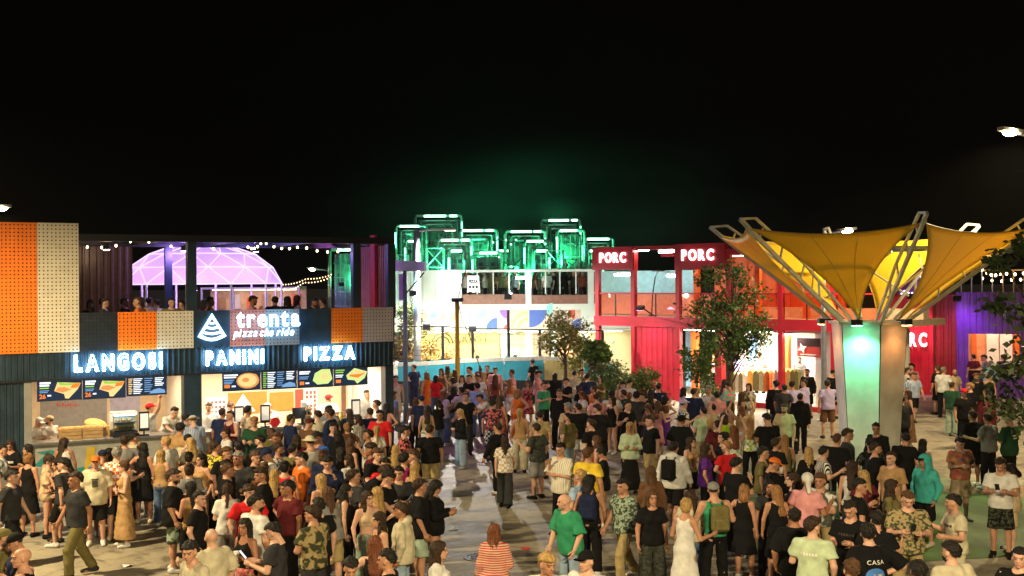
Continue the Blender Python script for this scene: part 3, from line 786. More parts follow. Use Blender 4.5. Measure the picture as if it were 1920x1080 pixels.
# pizza board on the terrace
o = thing('pizza_board', 'white board with black PIZZA lettering hung on the terrace', 'sign', FC.w(UC(876, -.05), -.05, ZC(876, 549)))
bw, bh = UC(900) - UC(876), ZC(876, 517) - ZC(876, 549)
MB().prism([(0, 0), (bw * .25, .06), (bw * .5, 0), (bw * .75, .06), (bw * 1.02, -.02), (bw * .92, bh), (.03, bh)], 0, .03).build('board', mat('board_white', (.8, .8, .82), .5, emit=(.9, .92, 1), estr=.25, var=0), o)
me = text_mesh('PIZZA', .24, M_black, .012, offset=.012); lo, hi = width(me); me.transform(Matrix.Diagonal((bw * .72 / (hi - lo), 1, 1, 1))); inst('letters', me, o, (bw * .12, -.008, bh * .56))
for k in range(3): MB().box(bw * (.14 + .26 * k), bw * (.32 + .26 * k), -.012, -.002, bh * .26, bh * .42).build('mark', M_black, o)
# lights of this building
def tube_light(frame, px0, px1, py, d, strength, col, label, r_=.05, group='tube lights'):
    a, z_ = frame.uz(px0, py, d); b = frame.uz(px1, py, d)[0]
    o = thing('tube_light', label, 'light', frame.w(a, d, z_), frame.rz, group)
    MB().box(0, b - a, -.05, .05, .051, .10).build('housing', M_white, o)
    MB().tube([(0, 0, 0), (b - a, 0, 0)], r_, 8).build('tube', glow('tube_%.0f_%s' % (strength, '_'.join('%.2f' % c for c in col)), col, strength), o)
    return o
tube_light(FC, 835, 862, 521, -.35, 45, (.85, 1, 1), 'white tube light on the left of the white building terrace', .06)
tube_light(FC, 968, 990, 521, -.25, 45, (.95, 1, 1), 'white tube light beside the central terrace post', .06)
def flood(pos, aim, power, col, label, angle=110, group='floodlights', size=.15, body=M_black, name='floodlight', pole=None):
    o = thing(name, label, 'lamp', pos, 0, group)
    d_ = (Vector(aim) - Vector(pos)).normalized(); q = d_.to_track_quat('-Z', 'Y')
    Mx = q.to_matrix().to_4x4()
    h_ = MB().box(-.16, .16, -.12, .12, -.02, .10).build('housing', body, o); h_.matrix_local = Mx
    MB().box(-.14, .14, -.10, .10, -.032, -.022).build('lens', glow('lens_%s' % '_'.join('%.2f' % c for c in col), col, 20), h_)
    s = lamp('beam', 'SPOT', d_ * .08, power, col, o, size, d_ * 5, angle, .9)
    if pole: MB().tube([(0, .0, .1), pole], .03, 6).build('bracket', M_black, o)
    return o
# ------------------------------------------------------------------ court: fence, painted boards
def yboard(px0, px1, py, Y): return at(px0, py, Y), at(px1, py, Y)
YC = 51.0
crt = thing('court_fence', 'dark steel court fence with tall posts in front of the yellow wall', 'fence', at(805, 690, YC).xy.to_3d())
o0 = crt.location.copy()
M_fence = mat('fence_steel', (.02, .022, .025), .5)
def loc(px, py, Y=YC): return at(px, py, Y) - o0
for px, py in ((830, 612), (886, 616), (953, 581), (1012, 618), (1130, 620)):
    t_ = loc(px, py); MB().box(t_.x - .06, t_.x + .06, t_.y - .06, t_.y + .06, 0, t_.z).build('post', M_fence, crt)
for a, b in (((745, 612), (830, 612)), ((830, 612), (886, 616)), ((886, 616), (953, 617)), ((953, 617), (1012, 618)), ((1012, 618), (1130, 620))):
    MB().bar(loc(*a), loc(*b), .05).build('rail', M_fence, crt)
for k in range(12):
    z_ = .35 + k * .22
    MB().tube([(loc(745, 690).x, 0.02, z_), (loc(1130, 690).x, 0.02, z_)], .006, 4).build('wire', M_fence, crt)
bd = thing('court_boards', 'low blue and white painted boards around the court', 'barrier', at(745, 690, 49).xy.to_3d())
M_aqua, M_bwhite, M_byel = mat('board_aqua', (.05, .45, .62), .4, var=.1), mat('board_pale', (.75, .78, .7), .4), mat('board_yellow', (.70, .62, .25), .45)
for k, (a, b, pa, pb) in enumerate(((745, 800, 680, 678), (800, 870, 678, 673), (870, 945, 673, 670), (945, 1020, 670, 668), (1020, 1095, 668, 672), (1095, 1160, 672, 680))):
    p0, p1 = at(a, pa, 49) - bd.location, at(b, pb, 49) - bd.location
    MB().prism([(p0.x + .01, .02), (p1.x - .01, .02), (p1.x - .01, .95), (p0.x + .01, .95)], .02, .08).build('skirt', M_fence, bd)
    MB().prism([(p0.x + .01, .952), (p1.x - .01, .952), (p1.x - .01, p1.z), (p0.x + .01, p0.z)], 0, .08).build('board', M_aqua if k not in (4,) else M_byel, bd)
    MB().prism([(p0.x + .01, p0.z - .16), (p1.x - .01, p1.z - .16), (p1.x - .01, p1.z - .01), (p0.x + .01, p0.z - .01)], -.012, -.002).build('board_stripe', M_bwhite, bd)
# ------------------------------------------------------------------ court spotlight pole with cable
def pole_thing(name, label, px, pyb, Y, pyt, r_, m, cat='pole'):
    b = at(px, pyb, Y); o = thing(name, label, cat, (b.x, b.y, 0))
    t_ = at(px, pyt, Y)
    MB().tube([(0, 0, 0), (0, 0, t_.z * .5), (0, 0, t_.z)], [r_ * 1.15, r_, r_ * .85], 10).build('mast', m, o, True)
    MB().lathe([(r_ * 2.4, 0), (r_ * 2.4, .04), (r_ * 1.2, .06)], seg=10).build('base_plate', m, o)
    return o, t_.z
M_ypole = mat('yellow_pole', (.60, .36, .03), .45)
M_bpole = mat('galvanised_blue', (.36, .40, .50), .4, metal=.4)
o, zt = pole_thing('spotlight_pole', 'yellow pole with black spotlight and hanging cable before the court', 858, 700, 47, 566, .10, M_ypole)
MB().box(-.22, .25, -.12, .12, zt, zt + .16).build('spotlight_head', M_black, o)
lamp('court_beam', 'SPOT', (0, .25, zt + .05), 180, (1, .95, .85), o, .1, (2.5, 3.0, .8), 150, .7)
lamp('court_beam', 'SPOT', (-.1, .25, zt + .05), 120, (1, .95, .85), o, .1, (-3.5, 3.0, .8), 140, .7)
MB().tube([(.05, -.12, zt), (.2, -.14, zt - .7), (.55, -.12, zt - 1.5), (1.0, -.05, 1.3)], .018, 5).build('cable', M_wire, o)
MB().tube([(.05, .0, zt + .16), (.18, 0, zt + .7), (.35, 0, zt + 1.25)], .02, 5).build('aerial', M_wire, o)
o, zt = pole_thing('lamp_post', 'tall pale street lamp with dim arm in front of the white building', 783, 740, 52, 432, .16, M_bpole, 'street lamp')
MB().tube([(0, 0, zt - .05), (.8, 0, zt + .05), (1.25, 0, zt + .04)], .05, 8).build('arm', M_bpole, o)
MB().box(1.2, 1.75, -.1, .1, zt - .01, zt + .08).build('lamp_head', M_bpole, o)
MB().box(1.26, 1.72, -.08, .08, zt - .03, zt - .011).build('lamp_glass', glow('dim_lamp', (1, .75, .6), 4.0), o)
lamp('lamp_light', 'SPOT', (1.5, 0, zt - .1), 4200, (1, .92, .82), o, .15, (1.5, -1.5, 0), 160, .5)
o, zt = pole_thing('banner_pole', 'slim blue-grey pole with pale awning at its top', 761, 790, 42.5, 506, .085, mat('blue_pole', (.16, .20, .34), .4, metal=.3))
MB().prism([(-.42, -.02), (.75, -.02), (.75, .30), (-.42, .38)], -.6, .6).build('awning', mat('awning_pale', (.6, .65, .8), .6), o).location = (0, 0, zt - .02)
MB().tube([(0, 0, zt - .9), (.7, 0, zt - .1)], .03, 6).build('brace', M_black, o)
MB().box(-.22, -.06, -.03, .03, zt - 1.1, zt - .15).build('lilac_flag', mat('flag_lilac', (.4, .3, .6), .6), o)

# ================================================================== green-lit stage of arched ducts, far back
YS = 82.0
M_duct = mat('stage_duct', (.30, .46, .38), .26, metal=.6, var=.3, scale=.8)
M_led = glow('led_green_white', (.45, 1.0, .70), 2.6)
GREEN = (.05, .85, .36)
def duct_arch(px0, px1, pyt, Y, label, leds, th=.85):
    a, b = at(px0, pyt, Y), at(px1, pyt, Y)
    o = thing('stage_arch', label, 'stage arch', (a.x, Y, 0), 0, 'arched ducts of the green stage')
    w, h = b.x - a.x, a.z
    def frame_(x0, x1, z1, y, r_, nm):
        c = min(.16, (x1 - x0) * .1)
        MB().tube([(x0, y, 0), (x0, y, z1 - c), (x0 + c * .3, y, z1 - c * .3), (x0 + c, y, z1), (x1 - c, y, z1), (x1 - c * .3, y, z1 - c * .3), (x1, y, z1 - c), (x1, y, 0)], r_, 8).build(nm, M_duct, o, True)
    frame_(0, w, h, 0, .12, 'outer_pipe')
    if w > 1.9:
        frame_(th * .75, w - th * .75, h - th * .75, -.25, .08, 'inner_pipe')
        frame_(th * .4, w - th * .4, h - th * .38, .35, .07, 'rear_pipe')
    MB().box(.2, w - .2, .50, .58, .02, h - .25).build('backing_panel', mat('stage_backing', (.06, .15, .11), .30, metal=.6, var=.5, scale=1.2), o)
    for q_ in (.17, .33, .5, .67, .83): MB().box(w * q_ - .03, w * q_ + .03, .42, .49, .02, h - .3).build('backing_rib', M_duct, o)
    for k in range(4): MB().box(.18, w - .18, .36, .41, h - .9 - k * .9, h - .84 - k * .9).build('cross_bar', M_duct, o)
    for k, (t0, t1) in enumerate(leds):
        MB().box(w * t0, w * t1, -.32, -.22, h - .10, h + .04).build('light_bar', M_led, o)
    sd_ = w if leds[-1][1] > .88 else 0
    MB().box(sd_ - .05, sd_ + .05, -.30, -.20, h - 1.5, h - .45).build('light_bar', M_led2, o)
    for q_ in (.3, .7): MB().box(w * q_ - .12, w * q_ + .12, -.5, -.2, h - th * .75 - .36, h - th * .75 - .12).build('stage_lantern', M_black, o)
    return o
M_led2 = glow('led_green', (.20, 1.0, .55), 1.6)
ARCH = [(742, 800, 424, 82, 'leftmost arch with a lit bar, beside the lamp post', [(.15, .75)], 0.8),
        (778, 866, 405, 84, 'tallest left arch with broken lit bar', [(.2, .66), (.74, .9)], .9),
        (820, 884, 450, 78, 'low arch in front of the tallest left arch', [(.12, .62), (.7, .95)], .8),
        (862, 932, 432, 80, 'arch stepping down right of the tallest left arch', [(.08, .62), (.70, .9)], .85),
        (886, 940, 474, 76, 'lowest arch left of the gap', [(.25, .85)], .7),
        (947, 1022, 434, 80, 'arch on the right edge of the gap', [(.15, .66), (.72, .9)], .85),
        (983, 1032, 452, 77, 'low arch standing right of the gap', [(.1, .72)], .8),
        (1014, 1088, 413, 84, 'tallest right arch with broken lit bar', [(.2, .70), (.78, .92)], .9),
        (1044, 1096, 432, 79, 'arch nested under the tallest right arch', [(.12, .72)], .8),
        (1092, 1150, 448, 81, 'rightmost arch, partly behind the red sign', [(.15, .85)], .8),
        (925, 962, 470, 83, 'narrow arch standing at the back of the gap', [(.2, .8)], .6),
        (1000, 1030, 470, 75, 'narrow arch in front of the right arches', [(.2, .9)], .6),
        (842, 872, 470, 75, 'narrow arch in front of the left arches', [(.15, .8)], .6),
        (760, 790, 452, 77, 'narrow arch in front of the leftmost arch', [(.2, .8)], .6),
        (1100, 1130, 470, 76, 'narrow low arch near the red sign', [(.2, .9)], .6),
        (618, 672, 468, 74, 'lone arch seen through the terrace of the food building', [(.3, .9)], .8)]
for a in ARCH: duct_arch(a[0], a[1], a[2], a[3], 'green-lit stage duct, ' + a[4], a[5], a[6])
def lattice(px, py, Y, s, label):
    p_ = at(px, py, Y); o = thing('truss_tower', label, 'truss', (p_.x, Y, 0), 0, 'lattice panels of the green stage')
    h = p_.z; m_ = mat('lattice_steel', (.6, .75, .66), .3, metal=.5)
    for x in (-s, s):
        for y in (-s, s): MB().tube([(x, y, 0), (x, y, h)], .05, 5).build('chord', m_, o)
    nn = int(h / (2 * s))
    mb = MB()
    for k in range(nn):
        z0_, z1_ = k * h / nn, (k + 1) * h / nn
        mb.tube([(-s, -s, z0_), (s, -s, z1_)], .03, 4).tube([(s, -s, z0_), (-s, -s, z1_)], .03, 4).tube([(-s, -s, z1_), (s, -s, z1_)], .03, 4)
    mb.build('lacing', m_, o)
    return o
lattice(816, 466, 75, .55, 'steel lattice tower before the stage, left of centre')
lattice(1040, 470, 75, .55, 'steel lattice tower before the stage, right of centre')
lattice(755, 478, 76, .35, 'narrow steel lattice tower at the left end of the stage')
lattice(958, 500, 75, .4, 'narrow steel lattice tower at the gap of the stage')
lattice(905, 500, 74, .35, 'narrow steel lattice tower left of the gap')
lattice(1072, 486, 76, .4, 'narrow steel lattice tower behind the terrace corner')
# heart-shaped wreath of small green lamps in the gap
p_ = at(958, 470, 79); o = thing('lamp_wreath', 'dark heart-shaped wreath of tiny green lamps in the stage gap', 'decoration', p_)
tiny = MB().ball((0, 0, 0), .06, 5, 4).mesh('lamp', M_led)
hp = [(16 * math.sin(t) ** 3 / 12, (13 * math.cos(t) - 5 * math.cos(2 * t) - 2 * math.cos(3 * t)) / 14) for t in [2 * math.pi * k / 18 for k in range(18)]]
MB().tube([(x * .95, 0, z) for x, z in hp + hp[:1]], .05, 5).build('ring', M_fence, o)
for x, z in hp[::2]: inst('lamp', tiny, o, (x * .95, -.08, z))
for k, (px, Y, z_, pw) in enumerate(((765, 78, 6.0, 1), (830, 74, 5.2, 1.4), (905, 77, 6.2, 1.3), (985, 74, 5.2, 1.4), (1060, 77, 6.2, 1.4), (1125, 76, 6, 1), (640, 71, 5, .7), (850, 88, 9, 1.2), (1040, 88, 9, 1.2), (935, 88, 8, 1.2))):
    p_ = at(px, 500, Y); p_.z = z_
    flood(p_, p_ + Vector((0, 2.6, 4)), 600 * pw, GREEN, 'green stage floodlight aimed up, number %d from left' % (k + 1) if False else 'green stage floodlight aimed at the %s' % ('left end arch', 'tall left arch', 'arch left of the gap', 'arch right of the gap', 'tall right arch', 'right end arch', 'lone arch', 'smoke on the left', 'smoke on the right', 'smoke over the gap')[k], 150, 'green stage floodlights')

# court floodlights that wash the white building
for k, (px, z_, pw, col, zaim) in enumerate(((800, 3.1, 220, (1, .80, .42), .9), (886, 3.0, 220, (1, .82, .46), .9), (953, 4.4, 150, (.85, 1, .95), 3.4), (1070, 3.0, 130, (1, .90, .66), 2.0), (775, 4.6, 380, (.42, 1, .88), 4.9))):
    p_ = at(px, 600, YC + .3); p_.z = z_
    flood(p_, Vector((p_.x + .3, 58, zaim)), pw, col, 'court floodlight facing the white building, ' + ('left end', 'on the second fence post', 'on the tallest fence post', 'right end', 'high at the lamp post')[k], 140, 'court floodlights')
# ================================================================== red container building
FR = Frame(at_z(1120, 610, 3.1), at_z(1560, 622, 3.1))
def UR(px, d=0.0): return FR.uz(px, 600, d)[0]
def ZR_(px, py, d=0.0): return FR.uz(px, py, d)[1]
M_red = mat('red_paint', (.46, .012, .026), .42, var=.12, scale=2)
M_orange2 = mat('orange_interior', (.75, .16, .03), .5, var=.1)
M_store = mat('store_white', (.78, .77, .72), .5, var=.05)
RB = thing('red_building', 'two-storey red container building with open upper deck and clothing store', 'building', FR.o, FR.rz)
rEnd = UR(1655)
zt1 = ZR_(1150, 463)
MB().box(UR(1114), UR(1600), -.02, .25, 3.1, 3.53).build('floor_beam', M_red, RB)
MB().box(UR(1600), rEnd, -.02, .25, 3.1, 3.53).build('floor_beam', M_red, RB)
MB().box(UR(1114), rEnd, .25, 5.4, 3.25, 3.5).build('upper_floor', mat('deck_beige', (.55, .42, .28), .5), RB)
for px in (1120, 1187, 1271, 1463, 1562):
    MB().box(UR(px) - .10, UR(px) + .10, -.03, .18, 0, 3.098).build('post', M_red, RB)
for px in (1120, 1187, 1271, 1366, 1463, 1562, 1650):
    MB().box(UR(px) - .10, UR(px) + .10, -.03, .18, 3.532, 6.3).build('post', M_red, RB)
corr(MB(), UR(1190), UR(1268), .02, 3.098, .02, .28, .012).build('corrugated_panel', M_red, RB)
c_ = MB().box(-.16, .16, -.16, .16, 0, 3.09).build('front_column', M_red, RB); c_.location = (UR(1363), -.5, 0)
# roof signs
for a, b, zlo, zhi, d0 in ((1114, 1189, ZR_(1150, 506), ZR_(1117, 464), -.10), (1268, 1362, ZR_(1310, 505), ZR_(1271, 458), -.10)):
    MB().box(UR(a), UR(b), d0, .3, zlo, zhi).build('roof_fascia', M_red, RB)
MB().box(UR(1189) + .002, UR(1268) - .002, -.05, .2, ZR_(1230, 468), ZR_(1230, 461)).build('roof_beam', M_red, RB)
MB().box(UR(1362) + .002, rEnd, -.05, .2, 6.12, 6.34).build('roof_beam', M_red, RB)
MB().box(UR(1362), rEnd, .21, 5.2, 6.2, 6.3).build('upper_roof', mat('roof_orange', (.6, .13, .05), .5), RB)
MB().box(UR(1114), UR(1362), 5.0, 5.2, 6.2, 6.34).build('rear_beam', M_red, RB)
MB().box(UR(1340, 5), UR(1585, 5), 5.0, 5.15, 3.5, 6.2).build('upper_back_wall', M_orange2, RB)
for k in range(9): MB().box(UR(1340, 5) + .3 + k * .72, UR(1340, 5) + .36 + k * .72, 4.95, 4.998, 3.52, 6.18).build('wall_rib', M_orange2, RB)
for px in (1305, 1420, 1510): MB().box(UR(px, 2) - .12, UR(px, 2) + .12, 2.0, 2.2, 3.502, 6.19).build('inner_column', M_orange2, RB)
MB().box(UR(1400, 3.5), rEnd, 3.4, 3.9, 3.502, 3.9).build('bench', mat('bench_cream', (.62, .5, .35), .6), RB)
# railing of the upper deck
for a, b in ((1120, 1187), (1187, 1271), (1271, 1366), (1366, 1463), (1463, 1562), (1562, 1650)):
    MB().box(UR(a) + .102, UR(b) - .102, .02, .08, 4.5, 4.56).build('hand_rail', M_red, RB)
    MB().box(UR(a) + .11, UR(b) - .11, .045, .055, 3.56, 4.498).build('glass_panel', glass('rail_glass', (.97, .68, .60)), RB)
    MB().box((UR(a) + UR(b)) / 2 - .02, (UR(a) + UR(b)) / 2 + .02, .03, .07, 3.532, 4.499).build('baluster', M_black, RB)
# pale blue-white screen walls far inside the left deck
MB().box(UR(1125, 4.4), UR(1300, 4.4), 4.4, 4.5, 3.502, 5.55).build('deck_screen', mat('deck_screen', (.36, .62, .66), .5), RB)
MB().box(UR(1123, 4.0), UR(1335, 4.0), 4.0, 4.1, 3.502, 4.42).build('deck_low_wall', mat('salmon_wall', (.78, .46, .36), .5), RB)
MB().box(UR(1128, 4.3), UR(1240, 4.3), 4.25, 4.37, 3.502, 3.95).build('deck_bench', mat('bench_stripe', (.6, .5, .2), .6), RB)
# store below
sd = 4.6
MB().box(UR(1275), UR(1600), sd, sd + .1, 0, 3.09).build('store_back_wall', M_store, RB)
MB().box(UR(1275), UR(1600), .26, sd, 3.0, 3.09).build('store_ceiling', M_store, RB)
MB().box(UR(1275), UR(1600), .19, sd, .0, .16).build('store_floor', mat('store_floor', (.55, .5, .42), .4), RB)
MB().box(UR(1395), UR(1562) - .1, -.02, .18, .0, .20).build('kick_plate', M_red, RB)
MB().box(UR(1568) , UR(1580), .26, sd, 0, 3.0).build('store_side_wall', M_store, RB)
MB().box(UR(1508) , UR(1556), .8, .9, .16, 2.98).build('display_wall', M_store, RB)
for px, m_, d_ in ((1300, M_orange2, 3.0), (1472, M_orange2, 2.2), (1410, mat('store_blue', (.2, .4, .7)), 4.4), (1290, mat('store_blue2', (.25, .5, .75)), 4.5)):
    MB().box(UR(px, d_) - .14, UR(px, d_) + .14, d_, d_ + .25, .162, 2.98).build('store_column', m_, RB)
def fr_poly(px0, px1, py0, py1, d, m, name, parent, t=.03):
    a, b = UR(px0, d), UR(px1, d); return MB().box(a, b, d, d + t, ZR_((px0 + px1) / 2, py1, d), ZR_((px0 + px1) / 2, py0, d)).build(name, m, parent)
po = thing('star_poster', 'red and black poster with a white star in the store', 'poster', FR.o, FR.rz)
fr_poly(1494, 1537, 634, 669, .76, mat('poster_red', (.5, .05, .03), .5), 'sheet', po); fr_poly(1494, 1537, 634, 650, .75, mat('poster_black', (.03, .01, .012), .5), 'dark_band', po, .008)
a, z_ = FR.uz(1504, 653, .73)
MB().prism([(a + (.22 if k % 2 == 0 else .09) * math.cos(math.pi * k / 4 + .4), z_ + (.22 if k % 2 == 0 else .09) * math.sin(math.pi * k / 4 + .4)) for k in range(8)], .73, .745).build('star', white_print, po)
fr_poly(1500, 1530, 664, 666, .74, white_print, 'caption_line', po, .008)
# clothes rails with garments
def clothes_rail(px0, px1, pyt, d, cols, label):
    a, z_ = FR.uz(px0, pyt, d); b = FR.uz(px1, pyt, d)[0]
    o = thing('clothes_rail', label, 'clothes rail', FR.w(a, d, .16), FR.rz, 'clothes rails in the store')
    h = z_ - .16; w = b - a
    for x in (0, w):
        MB().tube([(x, 0, 0), (x, 0, h)], .02, 6).build('upright', M_steel, o); MB().box(x - .02, x + .02, -.25, .25, 0, .04).build('foot', M_steel, o)
    MB().tube([(0, 0, h), (w, 0, h)], .018, 6).build('bar', M_steel, o)
    n = len(cols)
    for k, c in enumerate(cols):
        x = w * (k + .5) / n; ww = w / n * .46
        MB().prism([(x - ww, h - .85), (x + ww, h - .85), (x + ww * .95, h - .12), (x + ww * .2, h - .03), (x - ww * .2, h - .03), (x - ww * .95, h - .12)], -.2, .2).build('garment', cloth_plain(c), o)
    return o
def cloth_plain(c): return mat('garment_%.2f_%.2f_%.2f' % c, c, .85, var=.15, scale=8)
G_ol, G_or, G_ye, G_wh, G_ta, G_br, G_sg = (.16, .15, .05), (.70, .16, .02), (.72, .42, .06), (.68, .70, .62), (.42, .36, .16), (.25, .14, .08), (.36, .40, .3)
clothes_rail(1376, 1404, 696, .6, [G_ol, G_sg, G_ol, G_wh], 'clothes rail of olive tops left of the orange garments')
clothes_rail(1406, 1448, 692, .55, [G_ye, G_ol, G_ta, G_or], 'clothes rail of yellow and orange tops in the store front')
clothes_rail(1456, 1502, 690, .6, [G_wh, G_wh, G_ye, G_ta, G_ol, G_ol], 'clothes rail of white and tan tops near the display wall')
for k, px in enumerate((1330, 1375, 1425, 1470, 1515)):
    u_ = UR(px, 2.4)
    ceiling_light(u_ - .5, u_ + .5, 1.2 if k != 4 else .3, 2.6 if k != 4 else .7, 2.94, 24, (1, .88, .70), 'store ceiling panel light, %s of five' % ('leftmost', 'second', 'third', 'fourth', 'rightmost')[k], FR, group='store ceiling lights')
# tubes and the lettering on the signs
CW = (1.0, .93, .82)
tube_light(FR, 1192, 1216, 469, .5, 26, (1, .85, .7), 'warm tube light left, under the red roof beam')
tube_light(FR, 1236, 1266, 472, .6, 26, (1, .85, .7), 'warm tube light right, under the red roof beam')
tube_light(FR, 1153, 1180, 515, 2.6, 30, (.8, 1, 1), 'white tube light under the left PORC sign')
tube_light(FR, 1251, 1274, 517, 2.8, 30, (.85, 1, 1), 'white tube light beside the tall lamp of the deck')
for k, px in enumerate((1390, 1460, 1540, 1630)):
    u_ = UR(px, 2.5)
    ceiling_light(u_ - .45, u_ + .45, 2.3, 2.5, 6.1, 30, (1, .60, .33), 'orange-lit deck ceiling light, %s of four' % ('leftmost', 'second', 'third', 'rightmost')[k], FR, group='deck ceiling lights')
M_porc = glow('porc_letters', (1, .95, .96), 1.1)
sign(FR, 'PORC', 1124, 1173, 492, 493, 473, 'left white PORC lettering on red roof sign', M_porc, d=-.16, depth=.05, name='porc_sign', gap=.20, offset=.03)
sign(FR, 'PORC', 1278, 1338, 488, 487, 467, 'larger white PORC lettering on the right roof sign', M_porc, d=-.16, depth=.05, name='porc_sign', gap=.20, offset=.03)
# curved lamp on the deck
o = thing('arc_lamp', 'black arc lamp standing on the red deck', 'lamp', FR.w(UR(1222, 1.5), 1.5, 3.502), FR.rz)
MB().lathe([(.18, 0), (.18, .04), (.02, .05)], seg=10).build('base', M_black, o)
MB().tube([(0, 0, .04), (.05, 0, .9), (.2, 0, 1.7), (.35, 0, 2.0)], .025, 6).build('stem', M_black, o)
MB().lathe([(.02, .08), (.28, .03), (.3, 0), (.02, 0)], (.38, 0, 1.98), 12).build('shade', M_black, o)
# magenta wash on the closed red panel
p_ = FR.w(UR(1228), -1.0, 3.9)
flood(p_, FR.w(UR(1228), .1, 1.6), 70, (.95, .25, .85), 'magenta floodlight washing the closed red panel', 80, 'wall wash lights', pole=tuple(FR.n * .85 + Vector((0, 0, -.3))))

# ================================================================== purple and red building at the right
FP = Frame((at(1655, 600, 52).x, 52), (at(1990, 600, 49).x, 49))
def UP(px, d=0.0): return FP.uz(px, 640, d)[0]
def ZP(px, py, d=0.0): return FP.uz(px, py, d)[1]
M_purple = mat('purple_paint', (.13, .035, .30), .42, var=.15)
M_dred = mat('dark_red_paint', (.20, .005, .01), .45, var=.15)
PB = thing('purple_building', 'red and purple container row with a lit bar opening', 'building', FP.o, FP.rz)
zt = ZP(1740, 552); zo0, zo1 = ZP(1860, 692), ZP(1860, 626)
corr(MB(), UP(1655), UP(1750), 0, zt, 0, .3, .025).build('corrugated_panel', M_red, PB)
corr(MB(), UP(1750) + .002, UP(1794), 0, zt, .12, .3, .03).build('corrugated_panel', M_dred, PB)
corr(MB(), UP(1794) + .002, UP(1816), 0, zt + .1, -.1, .25, .03).build('corrugated_panel', M_purple, PB)
corr(MB(), UP(1816) + .002, UP(1913), zo1, zt + .1, -.1, .25, .03).build('lintel_panel', M_purple, PB)
corr(MB(), UP(1816) + .002, UP(1913), 0, zo0 - .06, -.1, .25, .03).build('bar_front', M_purple, PB)
corr(MB(), UP(1913) + .002, UP(1990), 0, zt + .1, -.1, .25, .03).build('corrugated_panel', M_purple, PB)
MB().box(UP(1814), UP(1915), -.3, .4, zo0 - .058, zo0).build('bar_counter', M_wood, PB)
MB().box(UP(1655), UP(1990), .25, 4.0, zt - .3, zt - .02).build('roof_slab', M_dred, PB)
MB().box(UP(1800), UP(1930), 2.6, 2.7, 0, zt - .32).build('bar_back_wall', mat('bar_back', (.75, .32, .16), .5, var=.15), PB)
for px, m_, w_ in ((1822, M_orange2, .2), (1850, M_store, .5), (1875, M_store, .6), (1898, M_orange2, .3)):
    MB().box(UP(px, 2.5), UP(px, 2.5) + w_, 2.45, 2.55, 1.2, zt - .4).build('bar_shelf_panel', m_, PB)
for k, px in enumerate((1835, 1888)):
    u_ = UP(px, 1.2); ceiling_light(u_ - .5, u_ + .5, .8, 1.6, zt - .4, 13, (1, .66, .42), 'warm bar ceiling light, %s of two' % ('left', 'right')[k], FP, group='bar ceiling lights')
sign(FP, 'PORC', 1668, 1738, 648, 646, 622, 'white PORC lettering on the red wall, half hidden by the column', M_porc, d=-.08, depth=.05, name='porc_sign', gap=.20, offset=.03)
# violet upper container with white scrawled drawing, seen through the canopy
UPW = thing('violet_container', 'violet upper container with white line drawing, seen through the canopy', 'container', FP.o, FP.rz)
d_ = 1.2
corr(MB(), UP(1684, d_), UP(1768, d_), zt, ZP(1720, 505, d_), d_, .3, .02).build('wall', mat('violet_paint', (.20, .03, .32), .45), UPW)
MB().box(UP(1684, d_), UP(1768, d_), d_ + .08, d_ + 2.4, zt, ZP(1720, 505, d_) - .01).build('container_body', M_purple, UPW)
def scrawl(pts, r_=.035): MB().tube([(UP(a, d_), d_ - .05, ZP(a, b, d_)) for a, b in pts], r_, 5).build('drawn_line', glow('scrawl_white', (.95, .9, 1), .9), UPW)
scrawl([(1725, 512), (1729, 525), (1724, 536), (1716, 542)]); scrawl([(1690, 552), (1697, 545), (1706, 550)]); scrawl([(1686, 560), (1694, 555), (1699, 562), (1692, 567)])
scrawl([(1703, 560), (1712, 548)]); scrawl([(1709, 564), (1718, 552)]); scrawl([(1717, 566), (1723, 556)]); scrawl([(1726, 545), (1731, 540)])
p_ = FP.w(UP(1800), -1.4, 4.2)
flood(p_, FP.w(UP(1810), 0, 2.4), 90, (.6, .2, 1.0), 'violet floodlight washing the purple container', 100, 'wall wash lights', pole=tuple(FP.n * 1.3 + Vector((0, 0, .1))))
p_ = FP.w(UP(1715), -1.4, 4.3)
flood(p_, FP.w(UP(1715), 0, 2.2), 200, (1, .35, .55), 'pink floodlight washing the red wall beside the column', 90, 'wall wash lights', pole=tuple(FP.n * 1.3 + Vector((0, 0, .1))))
bulb_string([FP.w(UP(1838), .3, 5.6), FP.w(UP(1880), .2, 5.35), FP.w(UP(1960), .3, 5.7)], 5, 'warm bulbs strung over the purple container', .2, .05)
bulb_string([FP.w(UP(1830), 1.6, 5.2), FP.w(UP(1905), 1.4, 5.1), FP.w(UP(1970), 1.5, 5.3)], 4, 'lower warm bulbs behind the right tree', .15, .05)
o = thing('roof_railing', 'pale terrace railing on top of the purple container', 'railing', FP.w(UP(1800), .6, zt), FP.rz)
for k in range(12): MB().box(k * .42, k * .42 + .05, 0, .05, 0, 1.0).build('picket', M_wood if k > 3 else M_bpole, o)
MB().box(0, 4.7, -.02, .07, 1.0, 1.06).build('top_rail', M_wood, o)
